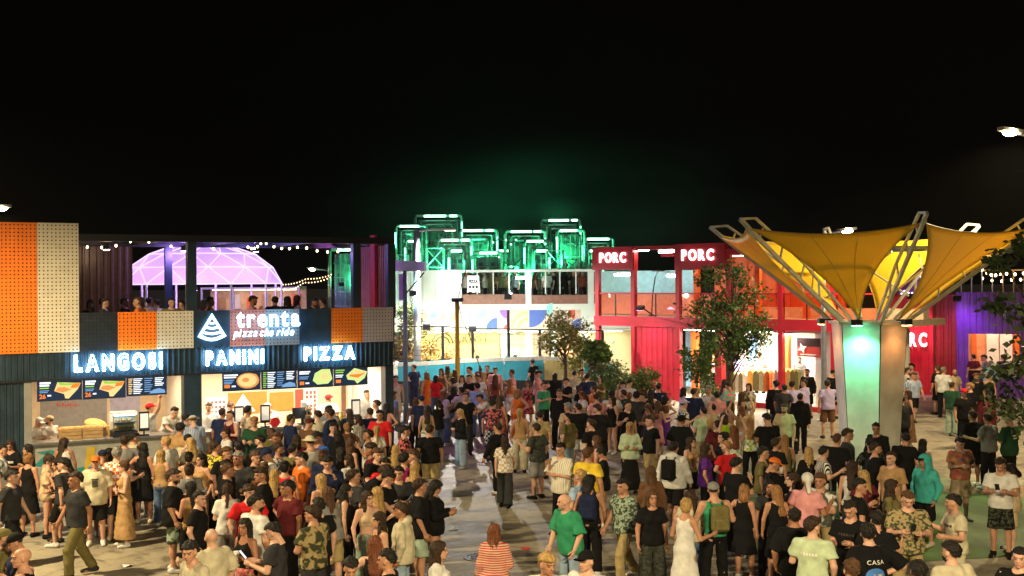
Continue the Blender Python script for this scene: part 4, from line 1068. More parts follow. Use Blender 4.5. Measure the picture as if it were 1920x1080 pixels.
# ================================================================== yellow sail canopy on a white hexagonal column
cc = at(1631, 885, 30.6); CX, CY = cc.x, cc.y
K = thing('sail_canopy', 'yellow sail canopy on steel arms above a white hexagonal column', 'canopy', (CX, CY, 0))
M_colw = mat('column_white', (.74, .74, .72), .5, var=.16, scale=2.2)
M_arm = mat('arm_steel', (.55, .54, .46), .4, metal=.3, var=.12)
zt, R0, R1 = 3.92, .72, .98
ang = [R(-90 + 60 * k) for k in range(6)]
def hp_(k, r_, z): return Vector((r_ * math.cos(ang[k % 6]), r_ * math.sin(ang[k % 6]), z))
for k in range(6):
    mb = MB()
    q = []
    for r_, z in ((R0, .0), (R1, zt)):
        a, b = hp_(k, r_, z), hp_(k + 1, r_, z)
        q += [a.lerp(b, .02), a.lerp(b, .98)]
    nrm = ((q[0] + q[1]) * .5); nrm.z = 0; nrm.normalize()
    i_ = [p_ - nrm * .04 for p_ in q]
    V_ = q + i_
    mb.v = [tuple(p_) for p_ in V_]
    mb.f = [(0, 1, 3, 2), (5, 4, 6, 7), (1, 0, 4, 5), (2, 3, 7, 6), (0, 2, 6, 4), (3, 1, 5, 7)]
    mb.build('column_panel', M_colw, K)
mb = MB()
for k in range(6): mb.tube([hp_(k, R0 - .04, 0), hp_(k, R1 - .04, zt)], .035, 6)
mb.build('column_core', M_black, K)
rim = MB()
for k in range(6): rim.bar(hp_(k, R1 + .03, zt + .04), hp_(k + 1, R1 + .03, zt + .04), .09, .07)
rim.build('column_rim', M_arm, K)
RT, ZTIP = 4.35, 6.55
for k in range(6):
    e = Vector((math.cos(ang[k]), math.sin(ang[k]), 0)); s = Vector((-e.y, e.x, 0))
    base, tip = e * R1 + Vector((0, 0, zt + .08)), e * RT + Vector((0, 0, ZTIP))
    d = (tip - base).normalized(); up = s.cross(d).normalized()
    if up.z < 0: up = -up
    mb = MB()
    L_ = (tip - base).length
    lowc = [base, base + d * (L_ - .5), tip + up * .02]
    upc = [base + Vector((0, 0, .05)) - e * .35, base + d * (L_ * .45) + up * .42, base + d * (L_ - .38) + up * .34, tip + up * .02]
    for a, b in zip(lowc, lowc[1:]): mb.bar(a, b, .07, .10, up)
    for a, b in zip(upc, upc[1:]): mb.bar(a, b, .06, .06, up)
    for t in (.22, .42, .62, .82):
        a = base + d * (L_ * t)
        if t < .45: b = upc[0].lerp(upc[1], min(1, (t + .1) / .45))
        else: b = upc[1].lerp(upc[2], (t - .45 + .05) / .5)
        mb.bar(a, b, .04, .04, s)
    mb.build('arm', M_arm, K)
    nx = (k + 1) % 6
    e2 = Vector((math.cos(ang[nx]), math.sin(ang[nx]), 0))
    for rr, zz, th in ((1.95, 5.86, .08),):
        MB().bar(e * rr + Vector((0, 0, zz)), e2 * rr + Vector((0, 0, zz)), th).build('tie_bar', mat('tie_blue_lit', (.14, .22, .55), .4), K)  # ring ties; the blue light on them is put into their colour
    MB().bar(e * 1.5 + Vector((0, 0, 4.62)), e2 * 1.9 + Vector((0, 0, 5.75)), .04).build('brace', M_arm, K)
# sails: curved triangles between neighbouring arms, edges drawn in
M_sail = membrane('sail_yellow', (.95, .66, .045), .34, .17)
N = 14
for k in range(6):
    e, e2 = hp_(k, 1, 0), hp_(k + 1, 1, 0)
    m_ = (e + e2).normalized()
    A_ = e * (RT - .42) + m_ * .16 + Vector((0, 0, ZTIP - .22)); B_ = e2 * (RT - .42) + m_ * .16 + Vector((0, 0, ZTIP - .22))
    C_ = m_ * (R1 - .02) + Vector((0, 0, zt + .12))
    G = (A_ + B_ + C_) / 3
    ab = (A_ + B_) / 2; ab = ab + (G - ab) * .30 + Vector((0, 0, -.12))
    bc = (B_ + C_) / 2; bc = bc + (G - bc) * .54 + m_ * .03
    ca = (C_ + A_) / 2; ca = ca + (G - ca) * .54 + m_ * .03
    mb = MB(); idx = {}
    for i in range(N + 1):
        for j in range(N + 1 - i):
            a, b = i / N, j / N; c = 1 - a - b
            p_ = A_ * a * a + B_ * b * b + C_ * c * c + ab * 2 * a * b + bc * 2 * b * c + ca * 2 * c * a
            p_ = p_ - m_ * (.06 * 27 * a * b * c)
            idx[i, j] = len(mb.v); mb.v.append(tuple(p_))
    for i in range(N):
        for j in range(N - i):
            mb.f.append((idx[i, j], idx[i + 1, j], idx[i, j + 1]))
            if i + j < N - 1: mb.f.append((idx[i + 1, j], idx[i + 1, j + 1], idx[i, j + 1]))
    o = mb.build('sail', M_sail, K, True)
    def on_sail(a, b):
        c = 1 - a - b
        return A_ * a * a + B_ * b * b + C_ * c * c + ab * 2 * a * b + bc * 2 * b * c + ca * 2 * c * a - m_ * (.06 * 27 * a * b * c) + m_ * .012
    for fr in (.35, .65): MB().tube([on_sail(fr * t, (1 - fr) * t) for t in [q_ / 10 for q_ in range(1, 11)]], .009, 4).build('sail_seam', mat('seam_yellow', (.62, .38, .02), .5), o)
    for a_, b_ in (((1, 0), (0, 1)), ((0, 0), (1, 0)), ((0, 0), (0, 1))): MB().tube([on_sail(a_[0] + (b_[0] - a_[0]) * t, a_[1] + (b_[1] - a_[1]) * t) for t in [q_ / 12 for q_ in range(13)]], .016, 5).build('sail_hem', mat('seam_yellow', (.62, .38, .02), .5), o)
    sm = o.modifiers.new('thickness', 'SOLIDIFY'); sm.thickness = .012
    MB().tube([A_, e * (RT - .06) + Vector((0, 0, ZTIP - .05))], .015, 5).build('sail_lashing', M_arm, K)
    MB().tube([B_, e2 * (RT - .06) + Vector((0, 0, ZTIP - .05))], .015, 5).build('sail_lashing', M_arm, K)
# spotlights under the rim
def col_spot(k, col, power, label, lens):
    m_ = (hp_(k, 1, 0) + hp_(k + 1, 1, 0)).normalized()
    rin = R1 * math.cos(R(30))
    p_ = m_ * (rin + .42) + Vector((CX, CY, zt + .10))
    o = thing('column_spotlight', label, 'spotlight', p_, math.atan2(m_.y, m_.x) + R(90), 'spotlights on the column rim')
    MB().box(-.13, .13, -.05, .09, -.10, .05).build('housing', M_black, o)
    MB().box(-.11, .11, -.04, .08, -.112, -.102).build('lens', glow('lens_' + label[:6], col, lens), o)
    MB().box(-.02, .02, .12, .34, .0, .04).build('bracket', M_black, o)
    l_ = lamp('beam', 'SPOT', (0, 0, -.16), power, col, o, .06, (0, .30, -2.6), 120, .8)
    return o
col_spot(5, (.12, 1.0, .42), 120, 'green spotlight on the front face of the column', 30)
col_spot(0, (1.0, .36, .10), 12, 'orange spotlight on the right face of the column', 20)
col_spot(4, (1.0, .5, .2), 14, 'orange spotlight on the left face of the column', 20)

# ================================================================== trees and plants
def leaf_mat(nm, c): return mat('leaves_' + nm, c, .5, var=.45, scale=3, spec=.35)
M_bark = mat('bark', (.09, .06, .04), .85, var=.3, scale=12, bump=.5, bscale=30)
def tree(name, label, base, h, crown, n_clumps, leaves, leaf, m, seed, lean=(0, 0), trunk_r=.10, clump_r=.42, cat='tree', crown_z=None):
    """crown: (rx, ry, rz) about crown_z"""
    r_ = random.Random(seed)
    o = thing(name, label, cat, base)
    top = Vector((lean[0], lean[1], h))
    cz = crown_z if crown_z is not None else h - crown[2]
    mb = MB()
    pts = [Vector((lean[0] * t * t + .06 * math.sin(5 * t + seed), lean[1] * t * t + .06 * math.cos(4 * t + seed), h * .92 * t)) for t in [k / 7 for k in range(8)]]
    mb.tube(pts, [trunk_r * (1.2 - t * 1.0) for t in [k / 7 for k in range(8)]], 8)
    mb.build('trunk', M_bark, o, True)
    lb, lv = MB(), MB()
    centres = []
    for k in range(n_clumps):
        while True:
            v = Vector((r_.uniform(-1, 1), r_.uniform(-1, 1), r_.uniform(-1, 1)))
            if v.length < 1 and v.length > .25: break
        c = Vector((lean[0] * .8 + v.x * crown[0], lean[1] * .8 + v.y * crown[1], cz + v.z * crown[2]))
        centres.append(c)
        t = max(.25, min(.95, (c.z - .3 * crown[2]) / (h * .92) - .12))
        i = min(6, int(t * 7)); a = pts[i].lerp(pts[i + 1], t * 7 - i)
        mid = a.lerp(c, .55) + Vector((0, 0, .12))
        lb.tube([a, mid, c], [trunk_r * .32, trunk_r * .2, trunk_r * .08], 5)
    lb.build('limbs', M_bark, o, True)
    per = leaves // n_clumps
    for c in centres:
        cr = clump_r * r_.uniform(.6, 1.25)
        for _ in range(per):
            v = Vector((r_.gauss(0, .5), r_.gauss(0, .5), r_.gauss(0, .38))) * cr
            p_ = c + v
            ax = Vector((r_.gauss(0, 1), r_.gauss(0, 1), r_.gauss(-.4, .6))).normalized()
            n_ = Vector((r_.gauss(0, 1), r_.gauss(0, 1), r_.gauss(.6, .6)))
            sd = ax.cross(n_)
            if sd.length < .05: continue
            sd.normalize(); s_ = leaf * r_.uniform(.6, 1.3)
            lv.poly([p_, p_ + ax * s_ * .5 + sd * s_ * .3, p_ + ax * s_, p_ + ax * s_ * .5 - sd * s_ * .3])
    lv.build('crown', m, o)
    return o
def gp(px, py, Y): p_ = at(px, py, Y); return (p_.x, p_.y, 0)
tree('street_tree', 'young leafy tree in front of the red clothing store', gp(1372, 760, 40), 5.9, (1.35, 1.3, 1.75), 46, 5200, .13, leaf_mat('olive', (.075, .15, .035)), 4, (.05, 0), .10, .42, crown_z=4.1)
tree('small_tree', 'small bright tree left of the red column', gp(1310, 760, 42.5), 3.1, (.75, .7, .85), 22, 2000, .12, leaf_mat('bright', (.12, .22, .04)), 9, (0, 0), .05, .30, crown_z=2.25)
tree('small_tree', 'feathery small tree before the painted boards of the court', gp(1058, 740, 47), 3.9, (.95, .9, .85), 26, 2400, .13, leaf_mat('golden', (.20, .20, .045)), 12, (0, 0), .09, .34, crown_z=3.0)
tree('small_tree', 'slender tree behind the lamp post at the white building', gp(768, 745, 53.5), 4.1, (.95, .9, 1.0), 26, 2400, .14, leaf_mat('dusky', (.11, .11, .045)), 15, (0, 0), .09, .36, crown_z=3.0)
tree('small_tree', 'golden-lit small tree at the left end of the court', gp(748, 742, 55.5), 2.9, (.9, .8, 1.0), 22, 1900, .14, leaf_mat('amber', (.20, .12, .03)), 16, (0, 0), .07, .34, crown_z=1.9)  # orange light on the foliage is put into the leaf colour
tree('small_tree', 'small palm-like tree between the court and the shrubs', gp(1122, 740, 46), 2.7, (.5, .5, .35), 12, 700, .26, leaf_mat('bright', (.12, .22, .04)), 19, (0, 0), .07, .25, crown_z=2.35)
tree('right_tree', 'dark leafy tree at the right edge of the picture', gp(1988, 900, 19.5), 7.8, (1.05, 1.1, 2.9), 46, 4200, .15, leaf_mat('night', (.045, .07, .018)), 21, (-.1, 0), .09, .34, crown_z=4.6)
tree('green_shrub', 'large loose green shrub beside the closed red panel', gp(1178, 760, 44.5), 1.9, (1.35, .8, .75), 34, 3800, .12, leaf_mat('bright', (.12, .22, .04)), 25, (0, 0), .05, .36, 'shrub', crown_z=1.15)
tree('green_shrub', 'grey-green shrub at the left of the large shrub', gp(1133, 755, 46), 2.0, (.75, .6, .7), 20, 1800, .12, leaf_mat('sage', (.17, .20, .09)), 27, (0, 0), .05, .33, 'shrub', crown_z=1.25)
tree('green_shrub', 'low reddish shrub at the foot of the red panel', gp(1228, 768, 43.5), 1.1, (.8, .5, .42), 16, 1400, .11, leaf_mat('russet', (.16, .10, .03)), 29, (0, 0), .04, .28, 'shrub', crown_z=.7)
tree('green_shrub', 'low green shrub near the clothing store column', gp(1340, 772, 43), 1.3, (.5, .5, .5), 12, 1000, .11, leaf_mat('bright', (.12, .22, .04)), 31, (0, 0), .04, .26, 'shrub', crown_z=.85)
tree('green_shrub', 'tangle of pale shrubs behind the court fence', gp(800, 745, 53), 2.3, (1.1, .5, .8), 22, 1900, .13, leaf_mat('amber', (.20, .12, .03)), 33, (0, 0), .05, .33, 'shrub', crown_z=1.5)
tree('green_shrub', 'golden shrub right of the feathery tree by the court', gp(1088, 745, 48.5), 2.9, (.7, .5, .7), 16, 1300, .13, leaf_mat('golden', (.20, .20, .045)), 35, (0, 0), .05, .33, 'shrub', crown_z=2.1)

# ================================================================== street lamps
LW = (1.0, .78, .42)
def street_lamp(label, base, h, heads, power, r_=.11, strength=40, col=LW, aim_down=True):
    o = thing('street_lamp', label, 'street lamp', base, 0, 'lit street lamps')
    MB().tube([(0, 0, 0), (0, 0, h * .5), (0, 0, h)], [r_ * 1.2, r_, r_ * .7], 10).build('mast', M_bpole, o, True)
    MB().lathe([(r_ * 2.6, 0), (r_ * 2.6, .05), (r_ * 1.3, .08)], seg=10).build('base_plate', M_bpole, o)
    for k, (dx, dy, dz) in enumerate(heads):
        e = Vector((dx, dy, 0)); L_ = e.length; e.normalize()
        MB().tube([(0, 0, h - .05), (dx * .5, dy * .5, h + dz * .6), (dx, dy, h + dz)], .04, 6).build('arm', M_bpole, o)
        hd = MB().box(-.05, .62, -.13, .13, .0, .10).build('lamp_head', M_grey, o); hd.location = (dx, dy, h + dz); hd.rotation_euler = (0, R(-6), math.atan2(e.y, e.x))
        gl = MB().ball((.3, 0, 0), .2, 10, 6, .55).build('lamp_glass', glow('street_lamp_glass_%.0f' % strength, col, strength), hd, True)
        lamp('lamp_light', 'SPOT', (dx + e.x * .3, dy + e.y * .3, h + dz - .22), power, col, o, .18, (dx + e.x * .3, dy + e.y * .3, 0), 165, .35)
    return o
p_ = at(1945, 700, 32)
street_lamp('tall double-headed street lamp at the right edge, above the tree', (p_.x, p_.y, 0), 8.9, ((-.55, -.2, .1), (.55, .2, .1)), 1000, strength=60)
p_ = at(1545, 700, 42); z_ = at(1590, 434, 42).z
street_lamp('lit street lamp rising behind the yellow canopy', (p_.x, p_.y, 0), z_ - .12, ((.62, .1, .12),), 380, .09, 60)
p_ = at(-22, 700, 44); z_ = at(0, 392, 44).z
street_lamp('lit street lamp behind the left food building', (p_.x, p_.y, 0), z_ - .1, ((.3, -.05, .1),), 900, .09, 60)
# two unseen lamps, added to supply the front light
street_lamp('added unseen street lamp for front light, left of the camera', (-13.5, 18.0, 0), 8.9, ((.6, .3, .1),), 3700, strength=60)
street_lamp('added unseen street lamp for front light, behind the camera', (4.0, -3.0, 0), 10.5, ((-.5, .4, .1), (.5, .4, .1)), 4600, strength=60)
p_ = at(594, 507, 75); 
street_lamp('small far street lamp seen through the food terrace', (p_.x + .8, 75, 0), p_.z, ((-.8, 0, .05),), 300, .07, 40)

# ================================================================== small things on the ground
for k, (px, py, c_, lb) in enumerate(((850, 993, (.7, .7, .68), 'pale paper scrap lying on the open paving'), (985, 1030, (.5, .05, .05), 'red paper scrap near the bottom centre'), (560, 1066, (.6, .6, .55), 'paper scrap lying in the left front rows'), (240, 1062, (.7, .7, .7), 'white paper scrap in the left foreground'), (880, 905, (.65, .6, .4), 'yellowish paper scrap on the far open paving'), (1660, 800, (.6, .6, .6), 'grey paper scrap behind the white column'))):
    p_ = at_z(px, py, 0); o = tag(MB().poly([(-.09, -.06, .004), (.07, -.08, .03), (.10, .05, .006), (.0, .09, .045), (-.08, .05, .012)]).build('paper_scrap', mat('paper_%d' % k, c_, .8)), lb, 'litter', 'scraps of paper on the paving'); o.location = p_; o.rotation_euler = (0, 0, k * 1.3)
for k, (px, py, lb) in enumerate(((905, 1045, 'round iron manhole cover in the open paving'), (1500, 790, 'round iron manhole cover near the clothing store'))):
    p_ = at_z(px, py, 0); o = thing('manhole_cover', lb, 'manhole cover', p_)
    MB().lathe([(.36, .0), (.36, .010), (.30, .012), (.30, .008), (.001, .008)], seg=20).build('rim', mat('cast_iron', (.05, .05, .048), .6, metal=.5), o)
    for q_ in range(5): MB().box(-.22, .22, -.2 + q_ * .1 - .012, -.2 + q_ * .1 + .012, .009, .014).build('rib', MATS['cast_iron'], o)
# ================================================================== people
class Field:
    def __init__(self, lo, hi, h):
        self.h = h
        self.lo = np.array(lo, np.float32)
        self.n = np.maximum(4, np.ceil((np.array(hi) - np.array(lo)) / h).astype(int) + 1)
        self.ax = [(self.lo[i] + h * np.arange(self.n[i])).astype(np.float32) for i in range(3)]
        self.f = np.full(tuple(self.n), 0.5, np.float32)
    def grid(self, sl=None):
        sl = sl or (slice(None),) * 3
        return self.ax[0][sl[0]][:, None, None], self.ax[1][sl[1]][None, :, None], self.ax[2][sl[2]][None, None, :]
    def sl(self, lo, hi, m):
        out = []
        for i in range(3):
            a = int(np.floor((lo[i] - m - self.lo[i]) / self.h)); b = int(np.ceil((hi[i] + m - self.lo[i]) / self.h)) + 1
            a, b = max(0, a), min(int(self.n[i]), b)
            if b <= a: return None
            out.append(slice(a, b))
        return tuple(out)
    def blend(self, sl, d, k):
        f = self.f[sl]
        hh = np.clip(0.5 + 0.5 * (d - f) / k, 0, 1) * -1 + 1          # weight of d
        self.f[sl] = f * (1 - hh) + d * hh - k * hh * (1 - hh)
    def cone(self, a, b, ra, rb, k=0.03, flat_end=False, flat_start=False, sy=1.0):
        a, b = np.array(a, np.float32), np.array(b, np.float32)
        r = max(ra, rb)
        sl = self.sl(np.minimum(a, b) - r, np.maximum(a, b) + r, 0.06)
        if sl is None: return
        X, Y, Z = self.grid(sl)
        d = b - a
        L2 = float(d @ d) + 1e-9
        t = ((X - a[0]) * d[0] + (Y - a[1]) * d[1] + (Z - a[2]) * d[2]) / L2
        tc = np.clip(t, 0, 1)
        q = np.sqrt((X - a[0] - d[0] * tc) ** 2 + ((Y - a[1] - d[1] * tc) / sy) ** 2 + (Z - a[2] - d[2] * tc) ** 2) - (ra + (rb - ra) * tc)
        L = math.sqrt(L2)
        if flat_end: q = np.maximum(q, (t - 1) * L)
        if flat_start: q = np.maximum(q, -t * L)
        self.blend(sl, q, k)
    def ell(self, c, r, k=0.03, pitch=0.0, sub=False):
        c, r = np.array(c, np.float32), np.array(r, np.float32)
        m = float(max(r))
        sl = self.sl(c - m, c + m, 0.06)
        if sl is None: return
        X, Y, Z = self.grid(sl)
        x, y, z = X - c[0], Y - c[1], Z - c[2]
        if pitch:
            cs, sn = math.cos(pitch), math.sin(pitch)
            y, z = y * cs - z * sn, y * sn + z * cs
        k0 = np.sqrt((x / r[0]) ** 2 + (y / r[1]) ** 2 + (z / r[2]) ** 2)
        k1 = np.sqrt((x / r[0] ** 2) ** 2 + (y / r[1] ** 2) ** 2 + (z / r[2] ** 2) ** 2) + 1e-6
        d = k0 * (k0 - 1) / k1
        if sub:
            f = self.f[sl]
            hh = np.clip(0.5 - 0.5 * (f + d) / k, 0, 1)
            self.f[sl] = f * (1 - hh) - d * hh + k * hh * (1 - hh)
        else:
            self.blend(sl, d, k)
    def cut(self, nx, ny, nz, off):
        """keep the side where n.p < off"""
        X, Y, Z = self.grid()
        self.f = np.maximum(self.f, nx * X + ny * Y + nz * Z - off)
    def fold(self, amp, seed):
        X, Y, Z = self.grid()
        rs = np.random.RandomState(seed)
        a, b, c = rs.uniform(0, 6.3, 3)
        self.f = self.f + amp * (np.sin(31 * Z + 17 * X + 4 * np.sin(13 * Y + a) + b) + 0.7 * np.sin(43 * X - 19 * Z + 23 * Y + c) + 0.6 * np.sin(21 * Y + 12 * Z + 35 * X * Z + a)).astype(np.float32)
    def mesh(self):
        f, n = self.f, self.n
        ins = f < 0
        cnx, cny, cnz = n[0] - 1, n[1] - 1, n[2] - 1
        cnt = np.zeros((cnx, cny, cnz), np.int8)
        for i in (0, 1):
            for j in (0, 1):
                for k in (0, 1):
                    cnt += ins[i:i + cnx, j:j + cny, k:k + cnz]
        act = (cnt > 0) & (cnt < 8)
        ci, cj, ck = np.nonzero(act)
        idx = -np.ones(act.shape, np.int32)
        idx[ci, cj, ck] = np.arange(len(ci))
        acc = np.zeros((len(ci), 3), np.float32); num = np.zeros(len(ci), np.float32)
        corners = [(i, j, k) for i in (0, 1) for j in (0, 1) for k in (0, 1)]
        for a in corners:
            for ax in range(3):
                if a[ax]: continue
                b = list(a); b[ax] = 1
                fa = f[ci + a[0], cj + a[1], ck + a[2]]; fb = f[ci + b[0], cj + b[1], ck + b[2]]
                m = (fa < 0) != (fb < 0)
                t = np.where(m, fa / np.where(m, fa - fb, 1), 0)
                for q in range(3):
                    acc[:, q] += np.where(m, a[q] + (t if q == ax else 0), 0)
                num += m
        V = self.lo + self.h * (np.stack([ci, cj, ck], 1) + acc / num[:, None])
        quads = []
        for ax in range(3):
            s0 = [slice(None)] * 3; s1 = [slice(None)] * 3
            s0[ax] = slice(0, n[ax] - 1); s1[ax] = slice(1, n[ax])
            o = [q for q in range(3) if q != ax]
            for q in o:
                s0[q] = s1[q] = slice(1, n[q] - 1)
            A, B = ins[tuple(s0)], ins[tuple(s1)]
            e = np.nonzero(A != B)
            pos = [None] * 3
            pos[ax] = e[ax]
            pos[o[0]] = e[o[0]] + 1; pos[o[1]] = e[o[1]] + 1
            def cell(d0, d1):
                p = list(pos); p[o[0]] = p[o[0]] - d0; p[o[1]] = p[o[1]] - d1
                return idx[p[0], p[1], p[2]]
            q = np.stack([cell(1, 1), cell(0, 1), cell(0, 0), cell(1, 0)], 1)
            flip = A[e] if ax != 1 else ~A[e]
            q = np.where(flip[:, None], q, q[:, ::-1])
            quads.append(q)
        Q = np.concatenate(quads)
        Q = Q[(Q >= 0).all(1)]
        return V, Q

def np_mesh(name, V, Q, col=None, extra=None):
    """extra: list of (verts, faces) appended to the same mesh"""
    polys = [Q]
    Vs = [np.asarray(V, np.float32)]
    base = len(V)
    for v, q in (extra or []):
        Vs.append(np.asarray(v, np.float32)); polys.append(np.asarray(q) + base); base += len(v)
    V = np.concatenate(Vs); Q = np.concatenate(polys)
    me = bpy.data.meshes.new(name)
    me.vertices.add(len(V)); me.vertices.foreach_set('co', V.ravel())
    me.loops.add(len(Q) * 4); me.loops.foreach_set('vertex_index', Q.astype(np.int32).ravel())
    me.polygons.add(len(Q)); me.polygons.foreach_set('loop_start', np.arange(0, len(Q) * 4, 4, dtype=np.int32))
    me.polygons.foreach_set('use_smooth', np.ones(len(Q), bool))
    if col is not None:
        c = np.ones((len(V), 4), np.float32)
        c[:len(col), :3] = col
        at_ = me.color_attributes.new('tint', 'FLOAT_COLOR', 'POINT')
        at_.data.foreach_set('color', c.ravel())
    me.update(calc_edges=True)
    return me

def V3(*a): return np.array(a, np.float64)
def unit(v):
    v = np.array(v, np.float64); return v / np.linalg.norm(v)

# arms: (upper arm direction, forearm direction) with +x outwards; legs likewise
DOWN = ((.20, .0, -1), (.06, .16, -1))
POSES = {
    'stand':   dict(r=DOWN, l=((.24, -.05, -1), (.05, .22, -1))),
    'easy':    dict(r=((.3, -.1, -1), (.0, .4, -1)), l=DOWN, lr=((.10, .04, -1), (.03, -.02, -1)), ll=((.02, -.01, -1), (.01, -.03, -1)), hy=.35),
    'phone':   dict(r=((.18, .18, -1), (-.42, .9, .28)), l=((.18, .16, -1), (-.42, .9, .22)), hp=-.42),
    'cup':     dict(r=((.22, .05, -1), (-.12, .95, .35)), l=DOWN, hy=-.3),
    'chin':    dict(r=((.12, .45, -1), (-.42, .35, 1.0)), l=((.2, .2, -1), (-.85, .5, .1)), hp=-.2),
    'cross':   dict(r=((.22, .22, -1), (-.92, .42, .06)), l=((.22, .24, -1), (-.92, .40, -.02)), hy=.25),
    'walk':    dict(r=((.16, -.35, -1), (.02, .0, -1)), l=((.16, .28, -1), (.0, .55, -1)), lr=((.02, .38, -1), (.0, -.02, -1)), ll=((.02, -.22, -1), (.0, -.52, -1))),
    'walk2':   dict(r=((.2, .25, -1), (-.1, .8, -.5)), l=((.16, -.3, -1), (.0, -.05, -1)), lr=((.03, -.18, -1), (.0, -.42, -1)), ll=((.02, .32, -1), (.0, -.05, -1)), hy=.3),
    'pockets': dict(r=((.34, -.16, -1), (-.16, .34, -1)), l=((.34, -.14, -1), (-.16, .34, -1)), lr=((.08, .02, -1), (.03, -.03, -1)), hy=-.2),
    'hip':     dict(r=((.75, -.2, -.8), (-.85, .25, -.45)), l=DOWN, ll=((.09, .06, -1), (.02, -.04, -1)), hy=-.35),
    'up':      dict(r=((.55, .15, .7), (-.12, .2, 1)), l=((.2, .1, -1), (-.1, .7, -.4))),
    'up2':     dict(r=((.5, .2, .75), (-.3, .25, 1)), l=((.5, .15, .7), (-.35, .2, 1))),
    'talk':    dict(r=((.3, .12, -1), (.05, .85, .55)), l=((.3, -.1, -1), (-.1, .35, -1)), hy=.5),
    'slouch':  dict(r=((.30, -.05, -1), (-.05, .45, -1)), l=((.26, .1, -1), (.0, .35, -1)), pitch=.13, hp=-.05, hy=.55, lr=((.11, .05, -1), (.04, -.05, -1))),
    'gesture': dict(r=((.38, .1, -1), (.25, .85, .35)), l=((.34, .15, -1), (.15, .9, .15)), hy=-.4, pitch=.04, ll=((.10, .05, -1), (.03, -.04, -1))),
    'drink':   dict(r=((.18, .42, -1), (-.38, .5, .95)), l=((.22, -.1, -1), (.0, .3, -1)), hp=.12, hy=.2, lr=((.02, .06, -1), (.0, -.06, -1))),
    'lean':    dict(r=((.15, .75, -.8), (-.1, .9, -.35)), l=((.15, .7, -.8), (-.1, .9, -.3)), pitch=.5, hp=-.1),
}
def skeleton(sex, pose):
    P = POSES[pose]
    f = sex == 'f'
    S = dict(f=f, pitch=P.get('pitch', 0.0), hy=P.get('hy', 0.0), hp=P.get('hp', 0.0))
    pel = V3(0, 0, .95)
    def T(p):
        p = V3(*p) - pel
        c, s = math.cos(S['pitch']), math.sin(S['pitch'])
        return pel + V3(p[0], p[1] * c + p[2] * s, -p[1] * s + p[2] * c)
    S['T'] = T
    sw = .148 if f else .178
    hw = .088
    for side, sg in (('r', 1), ('l', -1)):
        up, lo = P[side]
        m = V3(sg, 1, 1)
        sh = T((sg * sw, -.012, 1.395))
        el = sh + unit(V3(*up) * m) * .285
        wr = el + unit(V3(*lo) * m) * .245
        S['sh' + side], S['el' + side], S['wr' + side] = sh, el, wr
        th, sn = P.get('l' + side, ((.05, .015, -1), (.02, -.03, -1)))
        hip = V3(sg * hw, 0, .92)
        kn = hip + unit(V3(*th) * m) * .44
        an = kn + unit(V3(*sn) * m) * .41
        S['hip' + side], S['kn' + side], S['an' + side] = hip, kn, an
    drop = .075 - min(S['anr'][2], S['anl'][2])
    S['drop'] = drop
    S['head'] = T((0, .018, 1.598))
    return S

def hand(wr, fwd, side, sg):
    """palm, four fingers and a thumb from the side of the palm"""
    fwd = unit(fwd)
    nrm = unit(np.cross(fwd, V3(0, 0, 1)) + V3(1e-3, 0, 0)) * -sg if abs(fwd[2]) < .6 else unit(V3(-sg, .25, 0) - fwd * (V3(-sg, .25, 0) @ fwd))
    lat = unit(np.cross(nrm, fwd))
    if lat[1] < 0 or (abs(lat[1]) < .2 and lat[2] < 0): lat = -lat           # thumb side forward / up
    Vv, Q = [], []
    def loft(pts, rad, seg=5, flat=1.0, a=None, b=None):
        n0 = len(Vv)
        for p, r_ in zip(pts, rad):
            for k in range(seg):
                t = 2 * math.pi * k / seg
                Vv.append(p + a * (math.cos(t) * r_) + b * (math.sin(t) * r_ * flat))
        for i in range(len(pts) - 1):
            for k in range(seg):
                Q.append((n0 + i * seg + k, n0 + i * seg + (k + 1) % seg, n0 + (i + 1) * seg + (k + 1) % seg, n0 + (i + 1) * seg + k))
        e = n0 + (len(pts) - 1) * seg
        Q.append((e, e + 1, e + 2, e + 3)); Q.append((e, e + 3, e + 4, e + 4))
    loft([wr - fwd * .02, wr + fwd * .02, wr + fwd * .06, wr + fwd * .092], [.026, .036, .042, .038], 6, .42, lat, nrm)
    Q[-1] = tuple(int(x) for x in (18, 19, 20, 21)); Q[-2] = (18, 21, 22, 23)
    for i, (o, ln) in enumerate(((.03, .068), (.0105, .078), (-.0095, .072), (-.028, .056))):
        b0 = wr + fwd * .085 + lat * o
        d1 = unit(fwd + nrm * .28); d2 = unit(fwd + nrm * .8); d3 = unit(fwd + nrm * 1.5)
        p1 = b0 + d1 * ln * .42; p2 = p1 + d2 * ln * .33; p3 = p2 + d3 * ln * .25
        loft([b0, p1, p2, p3], [.0095, .0085, .0075, .005], 5, 1, lat, nrm)
    b0 = wr + fwd * .025 + lat * .03
    d1 = unit(lat * .9 + fwd * .7 + nrm * .25); d2 = unit(lat * .35 + fwd + nrm * .4)
    loft([b0, b0 + d1 * .035, b0 + d1 * .035 + d2 * .03, b0 + d1 * .035 + d2 * .05], [.014, .012, .010, .006], 5, 1, fwd, nrm)
    return np.array(Vv), np.array(Q)

